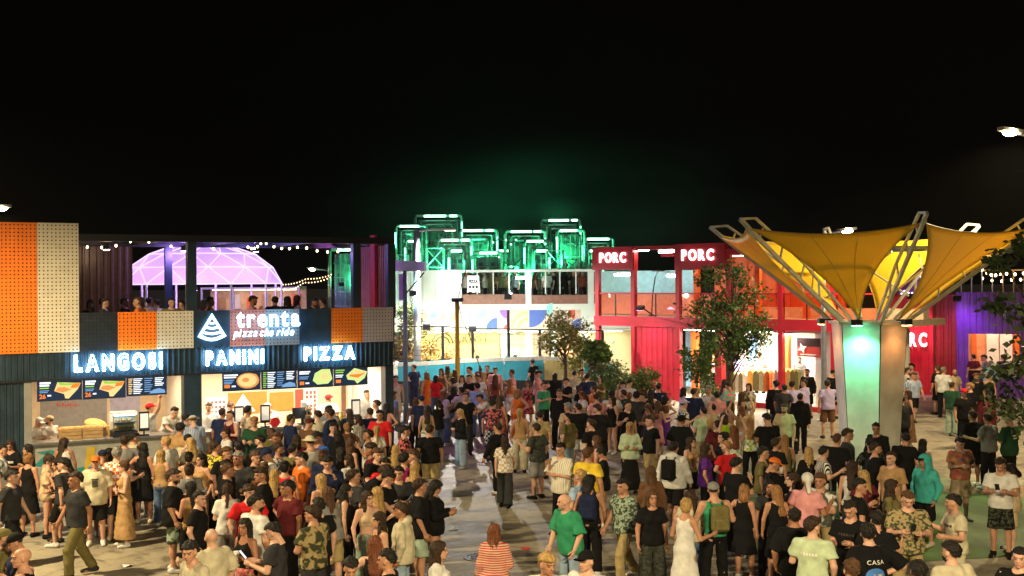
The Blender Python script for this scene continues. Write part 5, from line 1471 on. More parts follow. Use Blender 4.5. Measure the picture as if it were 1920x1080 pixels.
def torso(F, S, g=0.0, k=.05, hips=True):
    """trunk, g = how far cloth stands off the skin"""
    T, ph, f = S['T'], S['pitch'], S['f']
    if hips: F.ell(T((0, -.012, .93)), (.158 + g + (.012 if f else 0), .112 + g + (.01 if f else 0), .135 + g), k, ph)
    F.ell(T((0, -.004, 1.10)), ((.122 if f else .142) + g, (.09 if f else .103) + g, .17), k, ph)
    F.ell(T((0, -.004, 1.27)), ((.142 if f else .168) + g, (.1 if f else .115) + g, .18), k, ph)
    sx_ = .118 if f else .142
    for sg in (1, -1):
        F.cone(T((0, -.014, 1.425)), T((sg * sx_, -.012, 1.385)), .048 + g * .35, .05 + g * .45, k)
    F.cone(T((0, -.02, 1.36)), T((0, -.005, 1.49)), .07 + g * .3, .048 + g * .3, k)
    if f:
        for sg in (1, -1):
            F.ell(T((sg * .066, .078, 1.27)), (.058 + g * .6, .052 + g * .6, .056 + g * .6), .03, ph)

HEADS = {}
def head_mesh(sex, h):
    key = (sex, h)
    if key in HEADS: return HEADS[key]
    F = Field((-.11, -.13, -.2), (.11, .135, .145), h)
    w = .94 if sex == 'f' else 1.0
    F.ell((0, -.012, .032), (.076 * w, .098, .092), .02)
    F.ell((0, .024, -.045), (.057 * w, .066, .075), .03)
    F.ell((0, .072, -.098), (.022, .018, .018), .02)
    F.cone((0, -.02, -.06), (0, -.032, -.21), .05 * w, .054 * w, .03)
    F.cone((0, .084, .012), (0, .102, -.026), .008, .014, .012)
    F.ell((0, .085, .03), (.05, .012, .01), .015)
    for sg in (1, -1):
        F.ell((sg * .077 * w, -.006, -.008), (.011, .024, .033), .008)
        F.ell((sg * .03, .093, .009), (.016, .014, .009), .008, sub=True)
        F.ell((sg * .03, .078, .008), (.013, .012, .010), .004)
    F.ell((0, .084, -.057), (.024, .012, .0075), .006)
    F.ell((0, .083, -.067), (.021, .012, .008), .006)
    V, Q = F.mesh()
    c = np.ones((len(V), 3), np.float32)
    x, y, z = V[:, 0], V[:, 1], V[:, 2]
    front = y > .055
    def spot(m, rgb): c[m] = rgb
    spot(front & (np.abs(np.abs(x) - .03) < .016) & (np.abs(z - .008) < .0075), (.07, .05, .04))
    spot(front & (np.abs(np.abs(x) - .031) < .02) & (np.abs(z - .028) < .006), (.16, .10, .07))
    spot(front & (np.abs(x) < .024) & (np.abs(z + .062) < .010), (.85, .5, .45))
    if sex == 'm':
        st = (y > .0) & (z < -.03) & (z > -.125) & (np.abs(z + .062) > .010)
        c[st] *= (.82, .80, .80)
    HEADS[key] = (V, Q, c)
    return HEADS[key]

def rot_head(S):
    a, b = S['hy'], S['hp'] - S['pitch'] * .6
    ca, sa, cb, sb = math.cos(a), math.sin(a), math.cos(b), math.sin(b)
    Rx = np.array([[1, 0, 0], [0, cb, -sb], [0, sb, cb]])
    Rz = np.array([[ca, -sa, 0], [sa, ca, 0], [0, 0, 1]])
    return Rz @ Rx

CACHE = {}
LOD = {0: dict(body=.017, cloth=.017, head=.0085, hair=.011), 1: dict(body=.027, cloth=.024, head=.014, hair=.017)}
def body_mesh(sex, pose, lod):
    key = ('body', sex, pose, lod)
    if key in CACHE: return CACHE[key]
    S = skeleton(sex, pose)
    h = LOD[lod]['body']
    pts = np.array([S[a + s] for a in ('sh', 'el', 'wr', 'hip', 'kn', 'an') for s in 'rl'] + [S['head']])
    F = Field(pts.min(0) - (.16, .18, .12), pts.max(0) + (.16, .2, .05), h)
    torso(F, S)
    f = S['f']
    for s in 'rl':
        F.cone(S['sh' + s], S['el' + s], .047 if f else .054, .036 if f else .041, .03)
        F.cone(S['el' + s], S['wr' + s], .037 if f else .042, .025 if f else .028, .012)
        F.cone(S['hip' + s], S['kn' + s], .088, .056, .025)
        F.cone(S['kn' + s], S['an' + s], .052, .036, .012)
        kn, an = S['kn' + s], S['an' + s]
        c = kn * .68 + an * .32 + V3(0, -.018, 0)
        F.ell(c, (.05, .052, .12), .02)
        F.cone(an + V3(0, -.03, -.035), an + V3(0, .13, -.05), .036, .026, .02)
    F.cone(S['T']((0, -.01, 1.44)), S['head'] + V3(0, -.02, -.1), .054, .05, .02)
    V, Q = F.mesh()
    hv, hq, hc = head_mesh(sex, LOD[lod]['head'])
    hv = (hv * .95) @ rot_head(S).T + S['head']
    col = np.concatenate([np.ones((len(V), 3), np.float32), hc])
    Vc = np.concatenate([V, hv]); Qc = np.concatenate([Q, hq + len(V)])
    ex = [hand(S['wr' + s], S['wr' + s] - S['el' + s], s, sg) for s, sg in (('r', 1), ('l', -1))]
    dz = (0, 0, S['drop'])
    me = np_mesh('body', Vc + dz, Qc, col, [(v + dz, q) for v, q in ex])
    CACHE[key] = (me, S)
    return CACHE[key]

def top_mesh(sex, pose, lod, kind):
    key = ('top', sex, pose, lod, kind)
    if key in CACHE: return CACHE[key]
    S = body_mesh(sex, pose, lod)[1]
    f, T = S['f'], S['T']
    h = LOD[lod]['cloth']
    loose = {'t': .018, 'o': .034, 's': .024, 'l': .028, 'h': .038, 'k': .010, 'c': .010, 'd': .012, 'm': .014, 'j': .040}[kind]
    pts = np.array([S[a + s] for a in ('sh', 'el', 'wr') for s in 'rl'] + [T((0, 0, .78)), T((0, 0, 1.5)), V3(0, 0, .9)])
    lo, hi = pts.min(0) - (.15, .22, .1), pts.max(0) + (.15, .22, .08)
    if kind in 'dm': lo[2] = .02; lo[0] -= .1; hi[0] += .1
    F = Field(lo, hi, h)
    torso(F, S, loose)
    if kind not in 'kcd m':
        F.cone(T((0, -.005, 1.22)), T((0, -.008, .88)), (.128 if f else .150) + loose, (.162 if f else .172) + loose * 1.2, .05, sy=.76)
    if kind in 'tosjlh':
        for s in 'rl':
            sh, el, wr = S['sh' + s], S['el' + s], S['wr' + s]
            r0 = (.05 if f else .057) + loose * .3
            if kind in 'tos':
                e = sh + (el - sh) * {'t': .66, 'o': .95, 's': .78}[kind]
                F.cone(sh, e, r0, r0 + .006 + loose * .7, .035, flat_end=True)
            else:
                F.cone(sh, el, r0, .052 + loose * .4, .03)
                F.cone(el, wr, .052 + loose * .4, .040 + loose * .3, .015, flat_end=True)
    if kind == 'd':
        F.cone((0, -.008, 1.05), (0, -.008, .50), .135, .235, .03, flat_end=True, sy=.8)
    if kind == 'm':
        F.cone((0, -.008, 1.05), (0, -.004, .16), .14, .27, .03, flat_end=True, sy=.8)
    F.fold({'k': .0015, 'c': .0015, 'd': .003}.get(kind, .0045), hash(key) % 9999 if False else len(CACHE))
    # hem, neckline
    a = S['pitch']
    ax = V3(0, math.sin(a), math.cos(a))
    hem = {'t': .86, 'o': .79, 's': .83, 'l': .85, 'h': .83, 'k': .9, 'c': 1.15, 'j': .80}.get(kind)
    if hem:
        p = T((0, 0, hem)); F.cut(-ax[0], -ax[1], -ax[2], -float(ax @ p))
    p = T((0, 0, 1.475 if kind not in 'kcdm' else 1.44)); F.cut(ax[0], ax[1], ax[2], float(ax @ p))
    F.ell(T((0, .025, 1.50)), (.085, .1, .085) if kind not in 'kcdm' else (.10, .14, .16), .012, a, sub=True)
    if kind in 'kcdm':
        for sg in (1, -1):
            F.ell(T((sg * (.2 if f else .235), -.0, 1.40)), (.095, .16, .13), .012, a, sub=True)
    if kind == 'h':
        F.ell(T((0, -.085, 1.47)), (.12, .06, .07), .03, a)
    V, Q = F.mesh()
    CACHE[key] = np_mesh('top', V + (0, 0, S['drop']), Q)
    return CACHE[key]

def bottom_mesh(sex, pose, lod, kind):
    key = ('bottom', sex, pose, lod, kind)
    if key in CACHE: return CACHE[key]
    S = body_mesh(sex, pose, lod)[1]
    f = S['f']
    h = LOD[lod]['cloth']
    pts = np.array([S[a + s] for a in ('hip', 'kn', 'an') for s in 'rl'] + [V3(0, 0, 1.06)])
    F = Field(pts.min(0) - (.22, .2, .1), pts.max(0) + (.22, .2, .06), h)
    g = .016 if kind != 'm' else .010
    F.ell((0, -.012, .93), (.164 + (.012 if f else 0), .118 + (.01 if f else 0), .14), .03)
    F.cone((0, -.006, .98), (0, -.006, 1.04), .140, .130, .03, sy=.74)
    if kind in 'kx':
        z = .60 if kind == 'k' else .14
        F.cone((0, -.008, .98), (0, -.004, z), .15, .215 if kind == 'k' else .25, .04, flat_end=True, sy=.8)
    else:
        for s in 'rl':
            hp, kn, an = S['hip' + s], S['kn' + s], S['an' + s]
            if kind in 'pw':
                w = .012 if kind == 'p' else .035
                F.cone(hp, kn, .090, .066 + w, .02)
                F.cone(kn, kn + (an - kn) * .96, .066 + w, .05 + w * 1.6, .015, flat_end=True)
            elif kind == 's':
                F.cone(hp, hp + (kn - hp) * .96, .090, .105, .02, flat_end=True)
            else:
                F.cone(hp, hp + (kn - hp) * .30, .093, .098, .02, flat_end=True)
    F.fold(.003 if kind != 'm' else .002, len(CACHE))
    F.cut(0, 0, 1, 1.02)
    V, Q = F.mesh()
    CACHE[key] = np_mesh('bottom', V + (0, 0, S['drop']), Q)
    return CACHE[key]

def shoe_mesh(sex, pose, lod, side):
    key = ('shoe', sex, pose, lod, side)
    if key in CACHE: return CACHE[key]
    S = body_mesh(sex, pose, lod)[1]
    a, sg = S['an' + side], (1 if side == 'r' else -1)
    F = Field(a - (.09, .12, .1), a + (.09, .24, .09), .016 if lod == 0 else .024)
    F.cone(a + V3(0, -.035, -.03), a + V3(sg * .02, .155, -.045), .048, .036, .02)
    F.cone(a + V3(0, 0, .02), a + V3(0, 0, -.03), .046, .046, .02)
    F.cut(0, 0, 1, float(a[2]) + .03)
    F.cut(0, 0, -1, -float(a[2]) + .072)
    V, Q = F.mesh()
    CACHE[key] = np_mesh('shoe', V + (0, 0, S['drop']), Q)
    return CACHE[key]

def hair_mesh(kind, lod, var=0):
    """in head space"""
    key = ('hair', kind, lod, var)
    if key in CACHE: return CACHE[key]
    h = LOD[lod]['hair']
    rs = np.random.RandomState(hash(kind) % 1 + var * 7 + 3)
    long_ = kind in 'LPMW'
    F = Field((-.17, -.24, -.62 if kind in 'LPW' else -.26), (.17, .16, .25), h)
    X, Y, Z = F.grid()
    def carve(y0, z0, slope):
        F.f = np.maximum(F.f, (Y - y0 - slope * (Z - z0)) * .8)
    if kind in 'SF':
        t = (.012, .022, .017)[var % 3]
        F.ell((0, -.014, .042), (.077 + t, .1 + t, .094 + t), .02)
        F.ell((0, -.05, -.01), (.07, .06, .075), .02)
        if kind == 'F' or var == 1: F.ell((.01, .065, .088), (.06, .045, .03), .02)
        wave = .008 * np.sin(62 * X + 25 * Y + 2 * var) * np.sin(48 * Y + 30 * Z + 3 * var) + .004 * np.sin(118 * X + 60 * Y + 90 * Z)
        F.f = F.f + wave.astype(np.float32)
        F.f = np.maximum(F.f, np.minimum(.018 + Y - (Z - .05) * .9, (.078 if kind == 'S' else .06) - Z + .12 * X + 0 * Y))      # hairline: above brow or behind temple
        F.f = np.maximum(F.f, -.045 - Z)
    elif kind in 'LMPB':
        F.ell((0, -.016, .042), (.09, .114, .106), .02)
        if kind in 'LM':
            dn = -.42 if kind == 'L' else -.17
            F.cone((0, -.06, .0), (0, -.105, dn + .06), .088, .095 if kind == 'L' else .09, .04, sy=.55)
            F.cone((.055, -.03, -.02), (.075, -.0, -.2 if kind == 'L' else -.12), .04, .03, .03)
            F.cone((-.055, -.03, -.02), (-.075, -.0, -.2 if kind == 'L' else -.12), .04, .03, .03)
        else:
            F.ell((0, -.05, -.02), (.075, .07, .075), .02)
        if kind == 'P':
            F.cone((0, -.12, .07), (0, -.17, .02), .03, .035, .02)
            F.cone((0, -.165, .03), (0, -.13, -.33), .04, .022, .03)
        if kind == 'B':
            F.ell((0, -.085, .125), (.045, .045, .04), .012)
        st = .0045 * np.sin(150 * X + 6 * np.sin(9 * Z + var)) + .004 * np.sin(60 * X + 8 * Z + var * 2)
        F.f = F.f + st.astype(np.float32)
        face = np.maximum(np.maximum((.028 - Y), np.abs(X) - .062 + .25 * (Z - .02)), Z - .072)      # opening for the face
        F.f = np.maximum(F.f, -face)
        if kind in 'PB': F.f = np.maximum(F.f, np.where(Y > -.02, -.0 - Z, -1).astype(np.float32))
    elif kind == 'C':
        F.ell((0, -.012, .045), (.092, .113, .095), .01)
        F.f = np.maximum(F.f, .035 - Z + .15 * Y)
        F.ell((0, .135, .048), (.07, .075, .012), .012)
    elif kind == 'H':
        F.ell((0, -.012, .045), (.094, .115, .1), .01)
        F.f = np.maximum(F.f, .03 - Z)
        F.ell((0, -.01, .042), (.16, .175, .016), .015)
    elif kind == 'W':
        F.ell((0, -.014, .05), (.094, .115, .1), .01)
        F.f = np.maximum(F.f, .02 - Z + .3 * Y)
        F.cone((0, -.1, .02), (.02, -.15, -.16), .045, .03, .02)
    elif kind == 'O':
        F.ell((0, -.014, .036), (.0775, .0995, .0935), .01)
        F.f = np.maximum(F.f, Y + .02)
        F.f = np.maximum(F.f, -.045 - Z)
        F.f = np.maximum(F.f, Z - .055)
    elif kind == 'D':                                        # beard
        F.ell((0, .027, -.058), (.060, .069, .072), .02)
        F.f = np.maximum(F.f, Z + .045)
        F.f = np.maximum(F.f, -Y - .005)
        F.ell((0, .11, -.061), (.02, .03, .008), .004, sub=True)
    elif kind == 'G':                                        # hood pulled up
        F.ell((0, -.02, .03), (.12, .14, .135), .02)
        F.cone((0, -.03, -.05), (0, -.04, -.17), .11, .125, .03)
        face = np.maximum(np.maximum(.035 - Y, np.abs(X) - .075), Z - .075)
        F.f = np.maximum(F.f, -face)
    V, Q = F.mesh()
    if kind in 'SFLMPBD':
        V = V + np.random.RandomState(5 + var).normal(0, .0036 if lod == 0 else .0045, V.shape)
    CACHE[key] = np_mesh('hair', V, Q)
    return CACHE[key]

# ------------------------------------------------------------------ cloth, skin and hair colours
CLOTH = dict(black=(.006, .006, .007), white=(.56, .56, .55), cream=(.47, .43, .31), navy=(.012, .018, .055), grey=(.20, .20, .20),
    charcoal=(.028, .029, .032), beige=(.48, .36, .23), tan=(.36, .22, .10), brown=(.12, .06, .03), maroon=(.09, .012, .016), red=(.55, .015, .02),
    pink=(.58, .26, .28), orange=(.58, .14, .02), yellow=(.66, .47, .04), lime=(.33, .46, .02), green=(.03, .24, .12), dark_green=(.016, .06, .03),
    teal=(.05, .36, .34), blue=(.03, .09, .38), light_blue=(.28, .42, .62), denim=(.08, .13, .23), pale_denim=(.22, .30, .40), lilac=(.42, .36, .6),
    purple=(.10, .02, .22), olive=(.14, .12, .045), khaki=(.32, .25, .12), rust=(.32, .08, .035), pale_green=(.42, .52, .36), sage=(.26, .34, .27))
def cloth(col, pat=''):
    nm = 'cloth_%s%s' % (col, '_' + pat if pat else '')
    if nm in MATS: return MATS[nm]
    c = CLOTH[col]
    m = mat(nm, c, .85, var=.18, scale=9, bump=.55, bscale=10, spec=.12)
    if pat:
        n, l = m.node_tree.nodes, m.node_tree.links
        b = n['Principled BSDF']
        tc = n.new('ShaderNodeTexCoord')
        mx = n.new('ShaderNodeMix'); mx.data_type = 'RGBA'
        mx.inputs[6].default_value = (*c, 1)
        two = {'stripe': (.7, .68, .62), 'check': (.7, .7, .7), 'camo': (.04, .045, .025), 'floral': (.5, .12, .10), 'dapple': (.06, .065, .05), 'stripe_blue': (.12, .25, .6), 'stripe_red': (.5, .03, .04), 'leaf': (.05, .06, .04)}[pat]
        mx.inputs[7].default_value = (*two, 1)
        if pat.startswith('stripe') or pat == 'check':
            s = n.new('ShaderNodeTexChecker' if pat == 'check' else 'ShaderNodeTexWave')
            s.inputs['Scale'].default_value = 16 if pat == 'check' else 9
            if pat == 'stripe_red': s.bands_direction = 'Z'
            l.new(tc.outputs['Object'], s.inputs['Vector'])
            fac = s.outputs['Fac']
        else:
            s = n.new('ShaderNodeTexNoise'); s.inputs['Scale'].default_value = {'camo': 8, 'floral': 16, 'dapple': 5, 'leaf': 22}[pat]; s.inputs['Detail'].default_value = 2
            l.new(tc.outputs['Object'], s.inputs['Vector'])
            fac = s.outputs['Fac']
        st = n.new('ShaderNodeMapRange'); st.inputs['From Min'].default_value = .47; st.inputs['From Max'].default_value = .53
        l.new(fac, st.inputs['Value']); l.new(st.outputs[0], mx.inputs[0]); l.new(mx.outputs[2], b.inputs['Base Color'])
    return m
def skin(i):
    nm = 'skin_%d' % i
    if nm in MATS: return MATS[nm]
    c = [(.50, .28, .19), (.42, .22, .14), (.56, .34, .25), (.33, .16, .09)][i]
    m = mat(nm, c, .5, var=0, spec=.4)
    n, l = m.node_tree.nodes, m.node_tree.links
    b = n['Principled BSDF']
    va = n.new('ShaderNodeVertexColor'); va.layer_name = 'tint'
    tc = n.new('ShaderNodeTexCoord'); nz = n.new('ShaderNodeTexNoise'); nz.inputs['Scale'].default_value = 14
    l.new(tc.outputs['Object'], nz.inputs['Vector'])
    rp = n.new('ShaderNodeValToRGB')
    rp.color_ramp.elements[0].color = (c[0] * .86, c[1] * .8, c[2] * .8, 1); rp.color_ramp.elements[1].color = (min(1, c[0] * 1.1), c[1] * 1.08, c[2] * 1.05, 1)
    l.new(nz.outputs['Fac'], rp.inputs['Fac'])
    mx = n.new('ShaderNodeMix'); mx.data_type = 'RGBA'; mx.blend_type = 'MULTIPLY'; mx.inputs[0].default_value = 1
    l.new(rp.outputs['Color'], mx.inputs[6]); l.new(va.outputs['Color'], mx.inputs[7]); l.new(mx.outputs[2], b.inputs['Base Color'])
    b.inputs['Subsurface Weight'].default_value = 0.0
    return m
HAIRC = dict(k=(.010, .008, .007), n=(.030, .016, .009), b=(.075, .036, .016), a=(.14, .045, .02), y=(.38, .24, .09), g=(.20, .19, .17), o=(.26, .13, .05))
def hair_mat(c):
    return mat('hair_' + c, HAIRC[c], .6, var=.45, scale=40, stretch=(1, 1, .08), bump=.6, bscale=90, spec=.25)

root_info = {}
def dressed(px, py, top, bottom, hair, face, pose, lod, rng, height=None, z0=0.0, at_xy=None, mirror=False):
    """one person: the body is the thing, clothes and hair are its parts. Returns the root."""
    tk, tc = top.split(':')[0], top.split(':')[1]
    tpat = top.split(':')[2] if top.count(':') > 1 else ''
    hk, hc = hair[0], hair[1:]
    female = hk in 'LPMB'
    if tk.isupper(): female = not female; tk = tk.lower()
    sex = 'f' if female else 'm'
    H = height or (rng.uniform(1.60, 1.73) if female else rng.uniform(1.72, 1.85))
    me, S = body_mesh(sex, pose, lod)
    topz = (S['head'][2] + S['drop'] + .145) / 1.72 * H
    sc = H / 1.72
    p = at_z(px, py, z0 + topz) if at_xy is None else Vector((at_xy[0], at_xy[1], 0))
    root = link(bpy.data.objects.new('person', me))
    wide = rng.uniform(1.0, 1.13) * (1.0 if female else 1.03)
    root.scale = (sc * wide * (-1 if mirror else 1), sc * wide, sc)
    root.location = (p.x, p.y, z0)
    root.rotation_euler = (0, 0, face)
    def part(name, mesh_, m):
        o = bpy.data.objects.new(name, mesh_)
        link(o, root)
        if not mesh_.materials: mesh_.materials.append(m)
        o.material_slots[0].link = 'OBJECT'; o.material_slots[0].material = m
        return o
    sk = rng.choice([0, 0, 0, 1, 1, 2, 2, 3])
    if not me.materials: me.materials.append(skin(0))
    root.material_slots[0].link = 'OBJECT'; root.material_slots[0].material = skin(sk)
    TN = dict(t='t_shirt', o='t_shirt', s='shirt', l='sweatshirt', h='hoodie', k='tank_top', c='crop_top', d='dress', m='long_dress', j='jacket')
    BN = dict(p='trousers', w='trousers', s='shorts', m='shorts', k='skirt', x='long_skirt')
    part(TN[tk], top_mesh(sex, pose, lod, tk), cloth(tc, tpat))
    if bottom != '-':
        bk, bc = bottom.split(':')[:2]
        bp = bottom.split(':')[2] if bottom.count(':') > 1 else ''
        part(BN[bk], bottom_mesh(sex, pose, lod, bk), cloth(bc, bp))
    sm = cloth(rng.choice(['white', 'black', 'white', 'charcoal', 'cream', 'black']))
    for sd_ in 'rl': part('shoe', shoe_mesh(sex, pose, lod, sd_), sm)
    M = Matrix(rot_head(S).tolist()).to_4x4() @ Matrix.Scale(.95, 4)
    M.translation = Vector(S['head']) + Vector((0, 0, S['drop']))
    hcol = hc
    def on_head(name, kind, m, var=0):
        o = part(name, hair_mesh(kind, lod, var), m)
        o.matrix_local = M
        return o
    if hk in 'CH':
        col = hc.split('/')[0]
        on_head('cap' if hk == 'C' else 'hat', hk, cloth(col))
        under = rng.choice('knnb')
        on_head('hair', 'O', hair_mat(under))
    elif hk == 'W':
        on_head('head_scarf', 'W', cloth(hc)); hcol = 'k'
    elif hk == 'G':
        on_head('hood', 'G', cloth(tc)); on_head('cap', 'C', cloth('black')); hcol = 'k'
    elif hk != 'O':
        on_head('hair', hk, hair_mat(hc), rng.randrange(3) if hk == 'S' else rng.randrange(2))
    if not female and hk not in 'HW' and rng.random() < .13:
        on_head('beard', 'D', hair_mat(hcol if hcol in HAIRC else 'n'))
    root_info[root.name] = (S, sex, tk, pose)
    return root
